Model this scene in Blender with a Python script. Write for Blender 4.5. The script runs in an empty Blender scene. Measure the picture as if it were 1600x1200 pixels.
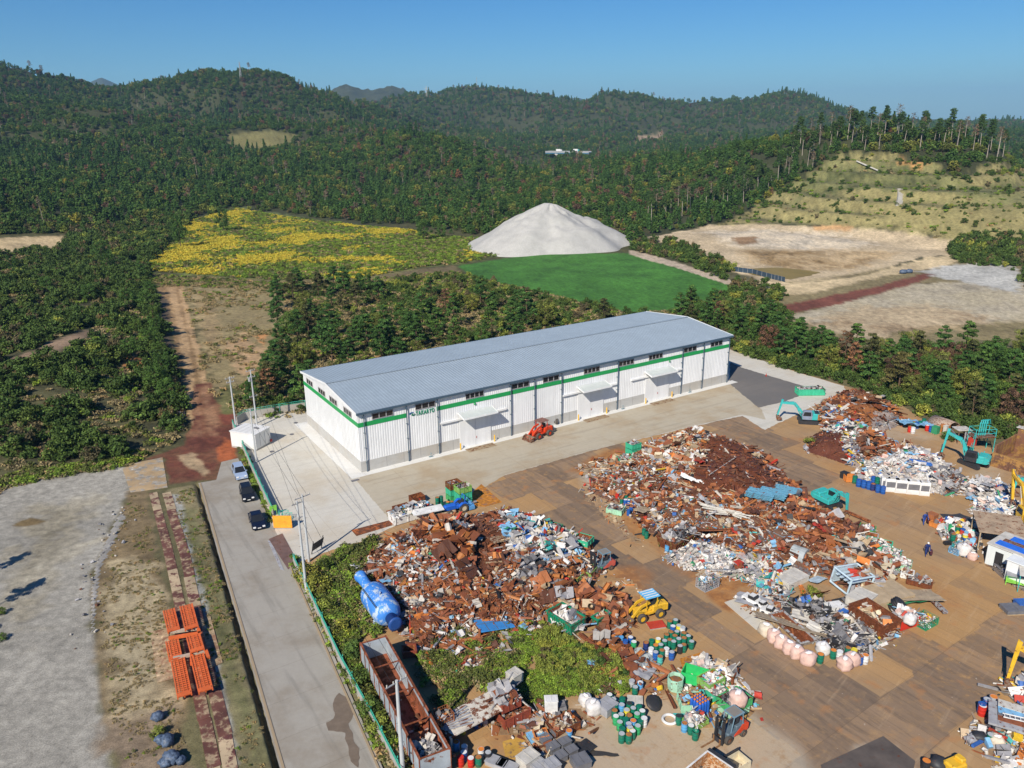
import bpy, math, random
import numpy as np
from mathutils import Vector, Matrix

# ---------------------------------------------------------------- camera, sky, sun, exposure
F, PITCH, ROLL, HC = 1243.436,0.317036,0.0143856,52.0
sc = bpy.context.scene
col = sc.collection
cam_d = bpy.data.cameras.new('camera'); cam = bpy.data.objects.new('camera', cam_d); col.objects.link(cam)
cam_d.sensor_width = 36.0; cam_d.lens = F / 1600 * 36.0
cam_d.clip_start = 0.5; cam_d.clip_end = 60000
cam.matrix_world = Matrix.Translation((0,0, HC)) @ Matrix.Rotation(math.pi/2 - PITCH, 4, 'X') @ Matrix.Rotation(-ROLL, 4, 'Z')
sc.camera = cam
SUN_EL, SUN_AZ = math.radians(38), math.radians(244)      # the sun stands behind the camera, to the left
sun_d = bpy.data.lights.new('sun', 'SUN'); sun = bpy.data.objects.new('sun', sun_d); col.objects.link(sun)
sun_d.energy = 5.0; sun_d.angle = math.radians(0.5); sun_d.color = (1.0,0.93,0.82)
sd = Vector((math.cos(SUN_AZ)*math.cos(SUN_EL), math.sin(SUN_AZ)*math.cos(SUN_EL), math.sin(SUN_EL)))
sun.rotation_euler = sd.to_track_quat('Z', 'Y').to_euler()
world = bpy.data.worlds.new('World'); sc.world = world; world.use_nodes = True
wn = world.node_tree.nodes; wl = world.node_tree.links
sky = wn.new('ShaderNodeTexSky'); sky.sky_type = 'NISHITA'; sky.sun_disc = False
sky.sun_elevation = SUN_EL; sky.sun_rotation = math.atan2(sd.x, sd.y)
sky.altitude = 300; sky.air_density = 1.0; sky.dust_density = 0.3; sky.ozone_density = 3.0
hs = wn.new('ShaderNodeHueSaturation'); hs.inputs['Saturation'].default_value = 1.38; wl.new(sky.outputs[0], hs.inputs['Color'])
tintn = wn.new('ShaderNodeMix'); tintn.data_type = 'RGBA'; tintn.blend_type = 'MULTIPLY'; tintn.inputs[0].default_value = 1; tintn.inputs[7].default_value = (.56,.96,1.3,1)
wl.new(hs.outputs[0], tintn.inputs[6]); wl.new(tintn.outputs[2], wn['Background'].inputs[0]); wn['Background'].inputs[1].default_value = 0.058
sc.view_settings.view_transform = 'Standard'; sc.view_settings.look = 'None'
sc.view_settings.exposure = 0.32; sc.view_settings.gamma = 1.0
sc.cycles.max_bounces = 5; sc.cycles.diffuse_bounces = 2; sc.cycles.glossy_bounces = 2
sc.cycles.volume_bounces = 0; sc.cycles.transparent_max_bounces = 4; sc.cycles.use_denoising = True
sc.cycles.caustics_reflective = False; sc.cycles.caustics_refractive = False

R = random.Random(7)
NR = np.random.default_rng(11)
CP, SP, CR, SR = math.cos(PITCH), math.sin(PITCH), math.cos(ROLL), math.sin(ROLL)
UA = 0.55833                       # yaw of the warehouse and of the yard's grid
U = Vector((math.cos(UA), math.sin(UA),0)); V = Vector((math.sin(UA),-math.cos(UA),0))
VA = UA - math.pi/2                # direction of the lanes, the road and the fence

def ray(px, py):
    X, Y = px - 800.0,600.0 - py
    a = (X*CR + Y*SR) / F; b = (-X*SR + Y*CR) / F
    return a, CP + b*SP, -SP + b*CP

def G(px, py, z=0.0):              # a spot of the survey photo -> the place on the ground (or at height z)
    a, dy, dz = ray(px, py); t = (z - HC) / dz
    return Vector((a*t, dy*t, z))

def P(x, y, z=0.0):                # the reverse, to sort things from left to right
    z = z - HC; d = y*CP - z*SP; u = (y*SP + z*CP) / d * F; X = x / d * F
    return 800 + X*CR - u*SR, 600 - (X*SR + u*CR)

def ang(p, q):                     # world direction between two surveyed spots
    d = G(*q) - G(*p); return math.atan2(d.y, d.x)

# ---------------------------------------------------------------- noise
_tab = NR.random((8,256,256))
def vnoise(x, y, s=0):
    x = np.asarray(x, float); y = np.asarray(y, float); xi = np.floor(x).astype(int); yi = np.floor(y).astype(int)
    fx = x - xi; fy = y - yi; fx = fx*fx*(3-2*fx); fy = fy*fy*(3-2*fy); t = _tab[s % 8]
    a = t[xi & 255, yi & 255]; b = t[(xi+1) & 255, yi & 255]; c = t[xi & 255,(yi+1) & 255]; d = t[(xi+1) & 255,(yi+1) & 255]
    return (a*(1-fx)+b*fx)*(1-fy) + (c*(1-fx)+d*fx)*fy
def fbm(x, y, o=4, s=0):
    r = 0; a = .5; n = 0
    for k in range(o):
        r = r + a*vnoise(np.asarray(x)*2**k + 17.3*k, np.asarray(y)*2**k + 5.1*k, s+k); n += a; a *= .5
    return r / n

# ---------------------------------------------------------------- materials
MATS = {}
def srgb(h):
    c = [int(h[i:i+2],16)/255 for i in (0,2,4)]
    return tuple(x/12.92 if x <= .04045 else ((x+.055)/1.055)**2.4 for x in c)
class NT:
    def __init__(s, name):
        s.m = bpy.data.materials.new(name); s.m.use_nodes = True; s.t = s.m.node_tree
        s.b = s.t.nodes['Principled BSDF']; s.b.inputs['Specular IOR Level'].default_value = .3
    def n(s, typ, **kw):
        nd = s.t.nodes.new(typ)
        for k, v in kw.items():
            if k in nd.inputs: nd.inputs[k].default_value = v
            else: setattr(nd, k, v)
        return nd
    def l(s, a, b): s.t.links.new(a, b)
    def coord(s, kind='Object', rot=0.0, scale=(1,1,1)):
        tc = s.n('ShaderNodeTexCoord'); mp = s.n('ShaderNodeMapping')
        mp.vector_type = 'TEXTURE'; mp.inputs['Rotation'].default_value = (0,0,-rot); mp.inputs['Scale'].default_value = tuple(1/q for q in scale)
        s.l(tc.outputs[kind], mp.inputs[0]); return mp.outputs[0]
    def noise(s, vec, scale, detail=4, rough=.6):
        nd = s.n('ShaderNodeTexNoise'); nd.inputs['Scale'].default_value = scale
        nd.inputs['Detail'].default_value = detail; nd.inputs['Roughness'].default_value = rough
        if vec is not None: s.l(vec, nd.inputs['Vector'])
        return nd.outputs['Fac']
    def ramp(s, fac, stops):
        nd = s.n('ShaderNodeValToRGB'); e = nd.color_ramp.elements
        while len(e) > 1: e.remove(e[-1])
        e[0].position = stops[0][0]; e[0].color = (*stops[0][1][:3],1)
        for p, c in stops[1:]:
            k = e.new(p); k.color = (*c[:3],1)
        s.l(fac, nd.inputs[0]); return nd.outputs[0]
    def mix(s, fac, a, b, mode='MIX'):
        nd = s.n('ShaderNodeMix', data_type='RGBA', blend_type=mode)
        for v, i in ((fac, 0),(a, 6),(b, 7)):
            if hasattr(v, 'links'): s.l(v, nd.inputs[i])
            elif i == 0: nd.inputs[0].default_value = v
            else: nd.inputs[i].default_value = (*v[:3],1)
        return nd.outputs[2]
    def math(s, op, a, b=0.5, c=None):
        nd = s.n('ShaderNodeMath', operation=op)
        for i, v in enumerate((a, b, c)):
            if v is None: continue
            if hasattr(v, 'links'): s.l(v, nd.inputs[i])
            else: nd.inputs[i].default_value = v
        return nd.outputs[0]
    def step(s, x, lo, hi):
        nd = s.n('ShaderNodeMapRange', interpolation_type='SMOOTHSTEP'); s.l(x, nd.inputs[0])
        nd.inputs[1].default_value = lo; nd.inputs[2].default_value = hi; return nd.outputs[0]
    def bump(s, h, strength=.4, dist=.05):
        nd = s.n('ShaderNodeBump'); nd.inputs['Strength'].default_value = strength
        nd.inputs['Distance'].default_value = dist; s.l(h, nd.inputs['Height']); s.l(nd.outputs[0], s.b.inputs['Normal'])
    def done(s, c, rough=.8, metal=0.0):
        if hasattr(c, 'links'): s.l(c, s.b.inputs['Base Color'])
        else: s.b.inputs['Base Color'].default_value = (*c[:3],1)
        if hasattr(rough, 'links'): s.l(rough, s.b.inputs['Roughness'])
        else: s.b.inputs['Roughness'].default_value = rough
        s.b.inputs['Metallic'].default_value = metal
        MATS[s.m.name] = s.m; return s.m

def paint(name, c, rust=0.0, rough=.5, var=.15, scale=1.5, rustc=(.17,.05,.018), metal=0.0):
    """painted or bare surface with uneven tone and, if wanted, rust coming through"""
    if name in MATS: return MATS[name]
    t = NT(name); v = t.coord('Object'); f = t.noise(v, scale, 5)
    lo = tuple(x*(1-var) for x in c); hi = tuple(min(1, x*(1+var)) for x in c)
    o = t.ramp(f, [(.3, lo),(.7, hi)])
    r = rough
    if rust > 0:
        g = t.noise(v, scale*2.3,8,.7); k = t.step(g, .62-.35*rust, .72-.35*rust)
        rc = t.ramp(t.noise(v, scale*5,3), [(.3, tuple(x*.5 for x in rustc)),(.6, rustc),(.8, tuple(min(1, x*1.9) for x in rustc))])
        o = t.mix(k, o, rc); r = t.math('MULTIPLY_ADD', k, .35, rough)
    return t.done(o, r, metal)

# ---------------------------------------------------------------- mesh building
def tag(o, label=None, cat=None, group=None, kind=None):
    if label: o['label'] = label
    if cat: o['category'] = cat
    if group: o['group'] = group
    if kind: o['kind'] = kind
    return o

def mesh_np(name, verts, faces, mats, parent=None, colors=None, smooth=False, midx=None, link=True):
    """verts Nx3, faces MxK (one K), optional per-face colours stored on corners"""
    me = bpy.data.meshes.new(name); n = len(verts); m, k = faces.shape
    me.vertices.add(n); me.vertices.foreach_set('co', np.ascontiguousarray(verts, dtype=np.float32).ravel())
    me.loops.add(m*k); me.loops.foreach_set('vertex_index', np.ascontiguousarray(faces, dtype=np.int32).ravel())
    me.polygons.add(m); me.polygons.foreach_set('loop_start', np.arange(0, m*k, k, dtype=np.int32))
    me.polygons.foreach_set('loop_total', np.full(m, k, dtype=np.int32))
    if midx is not None: me.polygons.foreach_set('material_index', midx.astype(np.int32))
    me.polygons.foreach_set('use_smooth', np.full(m, smooth))
    me.update(calc_edges=True)
    if colors is not None:
        if len(colors) == n:
            a = me.color_attributes.new('Col', 'FLOAT_COLOR', 'POINT'); c = colors
        else:
            a = me.color_attributes.new('Col', 'FLOAT_COLOR', 'CORNER'); c = np.repeat(colors, k, axis=0)
        c4 = np.ones((len(c),4), np.float32); c4[:, :3] = c; a.data.foreach_set('color', c4.ravel())
    for mt in (mats if isinstance(mats, (list, tuple)) else [mats]): me.materials.append(mt)
    if not link: return me
    o = bpy.data.objects.new(name, me); col.objects.link(o)
    if parent: o.parent = parent
    return o

class MB:
    def __init__(s): s.v = []; s.f = []; s.mi = []; s.M = Matrix.Identity(4); s.cm = 0
    def add(s, vs, fs):
        b = len(s.v); s.v += [tuple(s.M @ Vector(v)) for v in vs]
        s.f += [tuple(b+i for i in f) for f in fs]; s.mi += [s.cm]*len(fs); return s
    def box(s, x0, y0, z0, x1, y1, z1):
        return s.add([(x0,y0,z0),(x1,y0,z0),(x1,y1,z0),(x0,y1,z0),(x0,y0,z1),(x1,y0,z1),(x1,y1,z1),(x0,y1,z1)],
                     [(0,3,2,1),(4,5,6,7),(0,1,5,4),(1,2,6,5),(2,3,7,6),(3,0,4,7)])
    def cbox(s, c, d, rz=0, ry=0, rx=0):
        M = s.M; s.M = M @ Matrix.Translation(c) @ Matrix.Rotation(rz, 4, 'Z') @ Matrix.Rotation(ry, 4, 'Y') @ Matrix.Rotation(rx, 4, 'X')
        s.box(-d[0]/2,-d[1]/2,-d[2]/2, d[0]/2, d[1]/2, d[2]/2); s.M = M; return s
    def bbox(s, c, d, b=.05, rz=0, ry=0):    # box with chamfered vertical and top edges
        M = s.M; s.M = M @ Matrix.Translation(c) @ Matrix.Rotation(rz, 4, 'Z') @ Matrix.Rotation(ry, 4, 'Y')
        x, y, z = d[0]/2, d[1]/2, d[2]/2
        def ring(e, zz): return [(-x+e+b,-y+e,zz),(x-e-b,-y+e,zz),(x-e,-y+e+b,zz),(x-e,y-e-b,zz),(x-e-b,y-e,zz),(-x+e+b,y-e,zz),(-x+e,y-e-b,zz),(-x+e,-y+e+b,zz)]
        vs = ring(0,-z)+ring(0, z-b)+ring(b*.8, z); fs = [tuple(range(7,-1,-1)), tuple(range(16,24))]
        for k in (0,8): fs += [(k+i, k+(i+1)%8, k+8+(i+1)%8, k+8+i) for i in range(8)]
        s.add(vs, fs); s.M = M; return s
    def cyl(s, p0, p1, r0, r1=None, n=10, cap=True):
        p0 = Vector(p0); p1 = Vector(p1); r1 = r0 if r1 is None else r1
        d = (p1-p0).normalized(); a = d.orthogonal().normalized(); b = d.cross(a)
        vs = [p0+(a*math.cos(t)+b*math.sin(t))*r0 for t in [2*math.pi*i/n for i in range(n)]]
        vs += [p1+(a*math.cos(t)+b*math.sin(t))*r1 for t in [2*math.pi*i/n for i in range(n)]]
        fs = [(i, (i+1)%n, n+(i+1)%n, n+i) for i in range(n)]
        if cap: fs += [tuple(range(n-1,-1,-1)), tuple(range(n, 2*n))]
        return s.add(vs, fs)
    def lathe(s, prof, n=14, c=(0,0,0), cap=True):     # prof: (radius, z)
        vs = []; fs = []
        for r, z in prof: vs += [(c[0]+r*math.cos(2*math.pi*i/n), c[1]+r*math.sin(2*math.pi*i/n), c[2]+z) for i in range(n)]
        for k in range(len(prof)-1): fs += [(k*n+i, k*n+(i+1)%n, (k+1)*n+(i+1)%n, (k+1)*n+i) for i in range(n)]
        if cap: fs += [tuple(range(n-1,-1,-1)), tuple(range((len(prof)-1)*n, len(prof)*n))]
        return s.add(vs, fs)
    def tube(s, pts, r, n=6):
        for a, b in zip(pts[:-1], pts[1:]): s.cyl(a, b, r, n=n)
        return s
    def prism(s, outline, y0, y1):                     # outline in x-z, thickness in y
        n = len(outline); vs = [(x, y0, z) for x, z in outline]+[(x, y1, z) for x, z in outline]
        fs = [tuple(range(n)), tuple(range(2*n-1, n-1,-1))]+[(i, n+i, n+(i+1)%n, (i+1)%n) for i in range(n)]
        return s.add(vs, fs)
    def blob(s, c, r, n=10, m=6, j=.12, rnd=R):        # lumpy ellipsoid
        vs = [(c[0], c[1], c[2]-r[2])]; fs = []
        for k in range(1, m):
            t = math.pi*k/m - math.pi/2
            for i in range(n):
                a = 2*math.pi*i/n; q = 1+rnd.uniform(-j, j)
                vs.append((c[0]+r[0]*q*math.cos(t)*math.cos(a), c[1]+r[1]*q*math.cos(t)*math.sin(a), c[2]+r[2]*q*math.sin(t)))
        vs.append((c[0], c[1], c[2]+r[2])); L = len(vs)-1
        fs += [(0,1+(i+1)%n, 1+i) for i in range(n)]
        for k in range(m-2): fs += [(1+k*n+i, 1+k*n+(i+1)%n, 1+(k+1)*n+(i+1)%n, 1+(k+1)*n+i) for i in range(n)]
        fs += [(L, 1+(m-2)*n+i, 1+(m-2)*n+(i+1)%n) for i in range(n)]
        return s.add(vs, fs)
    def build(s, name, mat, parent=None, smooth=False):
        me = bpy.data.meshes.new(name); me.from_pydata(s.v, [], s.f); me.update()
        for mt in (mat if isinstance(mat, (list, tuple)) else [mat]): me.materials.append(mt)
        if any(s.mi): me.polygons.foreach_set('material_index', s.mi)
        if smooth: me.polygons.foreach_set('use_smooth', [True]*len(me.polygons))
        o = bpy.data.objects.new(name, me); col.objects.link(o)
        if parent: o.parent = parent
        return o

def thing(name, label, cat, loc=(0,0,0), rz=0.0, group=None):
    o = bpy.data.objects.new(name, None); col.objects.link(o); o.location = loc; o.rotation_euler = (0,0, rz)
    o.empty_display_size = .1
    return tag(o, label, cat, group)

def dup(root, loc, rz=None, label=None, scale=None, group=None):
    r = root.copy(); col.objects.link(r); r.location = loc
    if rz is not None: r.rotation_euler = (0,0, rz)
    if scale is not None: r.scale = scale if hasattr(scale, '__len__') else (scale,)*3
    if label: r['label'] = label
    if group: r['group'] = group
    for ch in KIDS.get(root.name) or list(root.children):
        c = ch.copy(); col.objects.link(c); c.parent = r
        for g in (KIDS.get(ch.name) or list(ch.children)):
            d = g.copy(); col.objects.link(d); d.parent = c
    return r
KIDS = {}
def remember(root):                # children looked up once, so that copying stays quick
    KIDS[root.name] = list(root.children)
    for c in root.children: KIDS[c.name] = list(c.children)
    return root

ORD = ['', 'leftmost', 'second', 'third', 'fourth', 'fifth', 'sixth', 'seventh', 'eighth', 'ninth', 'tenth', 'eleventh', 'twelfth',
       'thirteenth', 'fourteenth', 'fifteenth', 'sixteenth', 'seventeenth', 'eighteenth', 'nineteenth', 'twentieth']
CL = {}
def join_cluster(o, desc, where, x):
    CL.setdefault((desc, where), []).append((x, o))
def label_clusters():              # every member of a cluster gets a label of its own, told by colour first and place second
    for (desc, where), l in CL.items():
        l.sort(key=lambda t: t[0]); n = len(l)
        for i, (x, o) in enumerate(l):
            if n == 1: s = desc
            elif i == 0: s = desc + ', leftmost'
            elif i == n-1: s = desc + ', rightmost'
            elif i < len(ORD)-1: s = f'{desc}, {ORD[i+1]} from left'
            else: s = f'{desc}, number {i+1} from left'
            o['label'] = f'{s}, {where}'
# ---------------------------------------------------------------- terrain: ridges surveyed as lines of equal order away from the camera
XS = [-500,0,130,250,365,500,600,700,800,900,1000,1100,1200,1300,1400,1500,1600,2100]
def ring(pts):                     # (px, py, r) -> theta, r, z
    o = []
    for px, py, r in pts:
        a, dy, dz = ray(px, py); h = math.hypot(a, dy); o.append((math.atan2(a, dy), r, HC + dz/h*r))
    o.sort(); return np.array(o).T
def zring(pts):                    # (px, z, r)
    o = []
    for px, z, r in pts:
        a, dy, dz = ray(px, 300); o.append((math.atan2(a, dy), r, z))
    o.sort(); return np.array(o).T
RINGS = [
 zring([(-500,0,200),(2100,0,200)]),
 zring([(-500,3,330),(0,3,380),(200,1,420),(400,0,480),(1000,0,420),(1100,1.5,400),(1250,2,395),(1400,2,375),(1600,3,345),(2100,4,330)]),
 ring([(-500,290,600),(0,290,600),(250,300,620),(400,300,640),(600,300,640),(800,305,600),(950,305,560),(1100,322,480),(1200,322,450),(1300,296,450),(1400,290,440),(1500,300,425),(1600,315,410),(2100,330,400)]),
 ring([(-500,240,850),(0,235,850),(250,240,850),(400,240,850),(560,232,850),(640,222,820),(700,222,820),(760,240,800),(830,272,760),(900,280,740),(1000,268,690),(1100,248,640),(1150,232,610),(1200,225,580),(1250,218,560),(1300,210,540),(1400,205,530),(1500,218,530),(1560,232,530),(1600,268,520),(2100,320,500)]),
 ring([(-500,185,1150),(0,180,1150),(250,185,1150),(400,190,1150),(560,215,1150),(600,230,1100),(640,242,1000),(700,250,1000),(800,270,1000),(860,264,1000),(950,262,950),(1000,255,900),(1100,262,850),(1200,262,800),(1300,262,700),(1400,262,700),(1500,265,700),(1600,290,700),(2100,310,700)]),
 ring([(-500,120,1500),(0,117,1500),(30,123,1500),(60,128,1480),(100,128,1470),(130,133,1460),(170,137,1450),(220,134,1450),(260,128,1440),(300,127,1430),(330,121,1430),(365,116,1430),(400,118,1430),(440,127,1430),(470,137,1430),(500,148,1430),(540,155,1430),(580,168,1430),(620,190,1430),(660,215,1430),(700,232,1400),(800,246,1350),(900,246,1350),(1000,243,1350),(1100,240,1350),(1300,240,1350),(1600,235,1350),(2100,235,1350)]),
 ring([(-500,165,1750),(0,165,1750),(365,165,1750),(500,185,1750),(600,195,1750),(660,200,1750),(700,205,1750),(800,220,1700),(900,225,1700),(1000,228,1700),(1100,225,1700),(1200,220,1700),(1300,222,1700),(1600,222,1700),(2100,222,1700)]),
 ring([(-500,200,2200),(0,195,2200),(365,195,2200),(500,190,2250),(560,182,2250),(600,168,2250),(640,152,2300),(670,149,2300),(740,147,2300),(790,152,2250),(840,160,2250),(900,163,2200),(925,153,2200),(950,152,2200),(980,157,2200),(1040,166,2200),(1080,170,2300),(1130,167,2300),(1180,166,2300),(1205,159,2300),(1240,155,2300),(1265,160,2300),(1300,178,2300),(1340,190,2300),(1420,205,2300),(1600,212,2300),(2100,212,2300)]),
 ring([(-500,200,2900),(0,200,2900),(500,192,2900),(800,195,2900),(1200,200,2900),(1300,204,2900),(1600,203,2900),(2100,203,2900)]),
 ring([(-500,198,4000),(0,197,4000),(440,185,4000),(500,152,4000),(525,143,4000),(545,138,4000),(580,147,4000),(598,144,4000),(612,137.5,4000),(630,143,4000),(650,158,4000),(720,180,4000),(1000,190,4000),(1340,184,4000),(1400,193,4000),(1600,197,4000),(2100,197,4000)]),
 ring([(-500,196,5200),(2100,196,5200)]),
 ring([(-500,190,7000),(0,180,7000),(100,150,7000),(135,131,7000),(158,120,7000),(182,130,7000),(230,150,7000),(300,180,7000),(700,185,7000),(780,155,7000),(812,149,7000),(835,152,7000),(850,151.5,7000),(875,154,7000),(905,153,7000),(930,162,7000),(1000,168,7000),(1050,163,7000),(1075,166,7000),(1150,185,7000),(1600,193.5,7000),(2100,193.5,7000)]),
 ring([(-500,193,9000),(2100,193,9000)]),
 ring([(-500,191,12000),(2100,191,12000)]),
 ring([(-500,190,17000),(2100,190,17000)]),
]
def tz0(th, r):
    th = np.asarray(th, float); r = np.asarray(r, float); z = np.zeros(np.broadcast(th, r).shape)
    pr = None
    for k, g in enumerate(RINGS):
        rr = np.interp(th, g[0], g[1]); zz = np.interp(th, g[0], g[2])
        if pr is None: pr = (rr, zz); continue
        m = (r > pr[0]) & (r <= rr); t = np.clip((r-pr[0])/(rr-pr[0]),0,1)
        t = .35*t + .65*t*t*(3-2*t)
        z = np.where(m, pr[1]+(zz-pr[1])*t, z); pr = (rr, zz)
    return np.where(r > pr[0], pr[1], z)
def bump_at(x, y, cx, cy, rx, ry, h, a=0.0):
    c, s = math.cos(a), math.sin(a); dx = x-cx; dy = y-cy
    q = ((dx*c+dy*s)/rx)**2 + ((-dx*s+dy*c)/ry)**2
    return h*np.exp(-q*1.5)
DITCHES = [([(309,757),(345,880),(385,1020),(436,1200),(470,1330)],.38,.7),([(385,745),(425,820),(440,850)],.25,.4),([(455,880),(480,935),(530,1050),(596,1200),(640,1300)],.25,.5)]
DITCHES = [([tuple(G(*p)[:2]) for p in l], w, d) for l, w, d in DITCHES]
def seg_dist(x, y, poly, closed=False):
    d = np.full(x.shape, 1e9); n = len(poly)
    for i in range(n if closed else n-1):
        ax, ay = poly[i]; bx, by = poly[(i+1) % n]; vx, vy = bx-ax, by-ay
        t = np.clip(((x-ax)*vx+(y-ay)*vy)/(vx*vx+vy*vy+1e-12),0,1)
        d = np.minimum(d, np.hypot(x-ax-t*vx, y-ay-t*vy))
    return d
def inside(x, y, poly):
    r = np.zeros(x.shape, bool); n = len(poly)
    for i in range(n):
        ax, ay = poly[i]; bx, by = poly[(i+1) % n]
        c = ((ay > y) != (by > y))
        with np.errstate(divide='ignore', invalid='ignore'): xi = (bx-ax)*(y-ay)/(by-ay+1e-30)+ax
        r ^= c & (x < xi)
    return r
PC = G(1212,428); B1 = G(110,560); B2 = G(60,470); B3 = G(30,640)
def tz(x, y, fine=True):
    x = np.asarray(x, float); y = np.asarray(y, float)
    r = np.hypot(x, y); th = np.arctan2(x, y); z = tz0(th, r)
    a = np.clip((r-620)/500,0,1)*42 + np.clip((r-1800)/3000,0,1)*25
    rn = np.abs(2*fbm(x/210+3, y/210,4,1)-1)
    z = z + a*(.42-1.9*rn) * np.clip((7000-r)/3000,.1,1)
    z = z + np.clip((r-230)/150,0,1)*(fbm(x/30, y/30,3,3)-.5)*2.2*np.clip(1-(r-600)/300,.3,1)
    ad = np.degrees(th); tm = np.clip((ad-15)/3,0,1)*np.clip((r-398)/20,0,1)*np.clip((548-r)/20,0,1); fr = (z+1.5)/5.2; fl_ = np.floor(fr); g = np.clip((fr-fl_-.3)/.55,0,1); z = z*(1-tm)+tm*((fl_+g*g*(3-2*g))*5.2-1.5)
    pw = np.exp(-(np.hypot((x-PC.x)/36,(y-PC.y)/22))**4); z = z*(1-pw)+.5*pw
    for (q, rx, ry, h, an) in ((B1,26,40,4.5,.4),(B2,34,40,4,.2),(B3,22,30,3,.3)):
        z = z + bump_at(x, y, q.x, q.y, rx, ry, h, an)
    return z
def GT(px, py):                    # surveyed spot on the uneven land
    a, dy, dz = ray(px, py); h = math.hypot(a, dy)
    rr = np.geomspace(60,20000,2500); x = rr*a/h; y = rr*dy/h; zr = HC + rr*dz/h; zt = tz(x, y)
    k = np.argmax(zt > zr)
    if not (zt > zr).any(): k = len(rr)-1
    return Vector((x[k], y[k], zt[k]))
def wpoly(pts, flat=False): return [tuple((G(*p) if flat else GT(*p))[:2]) for p in pts]

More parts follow.
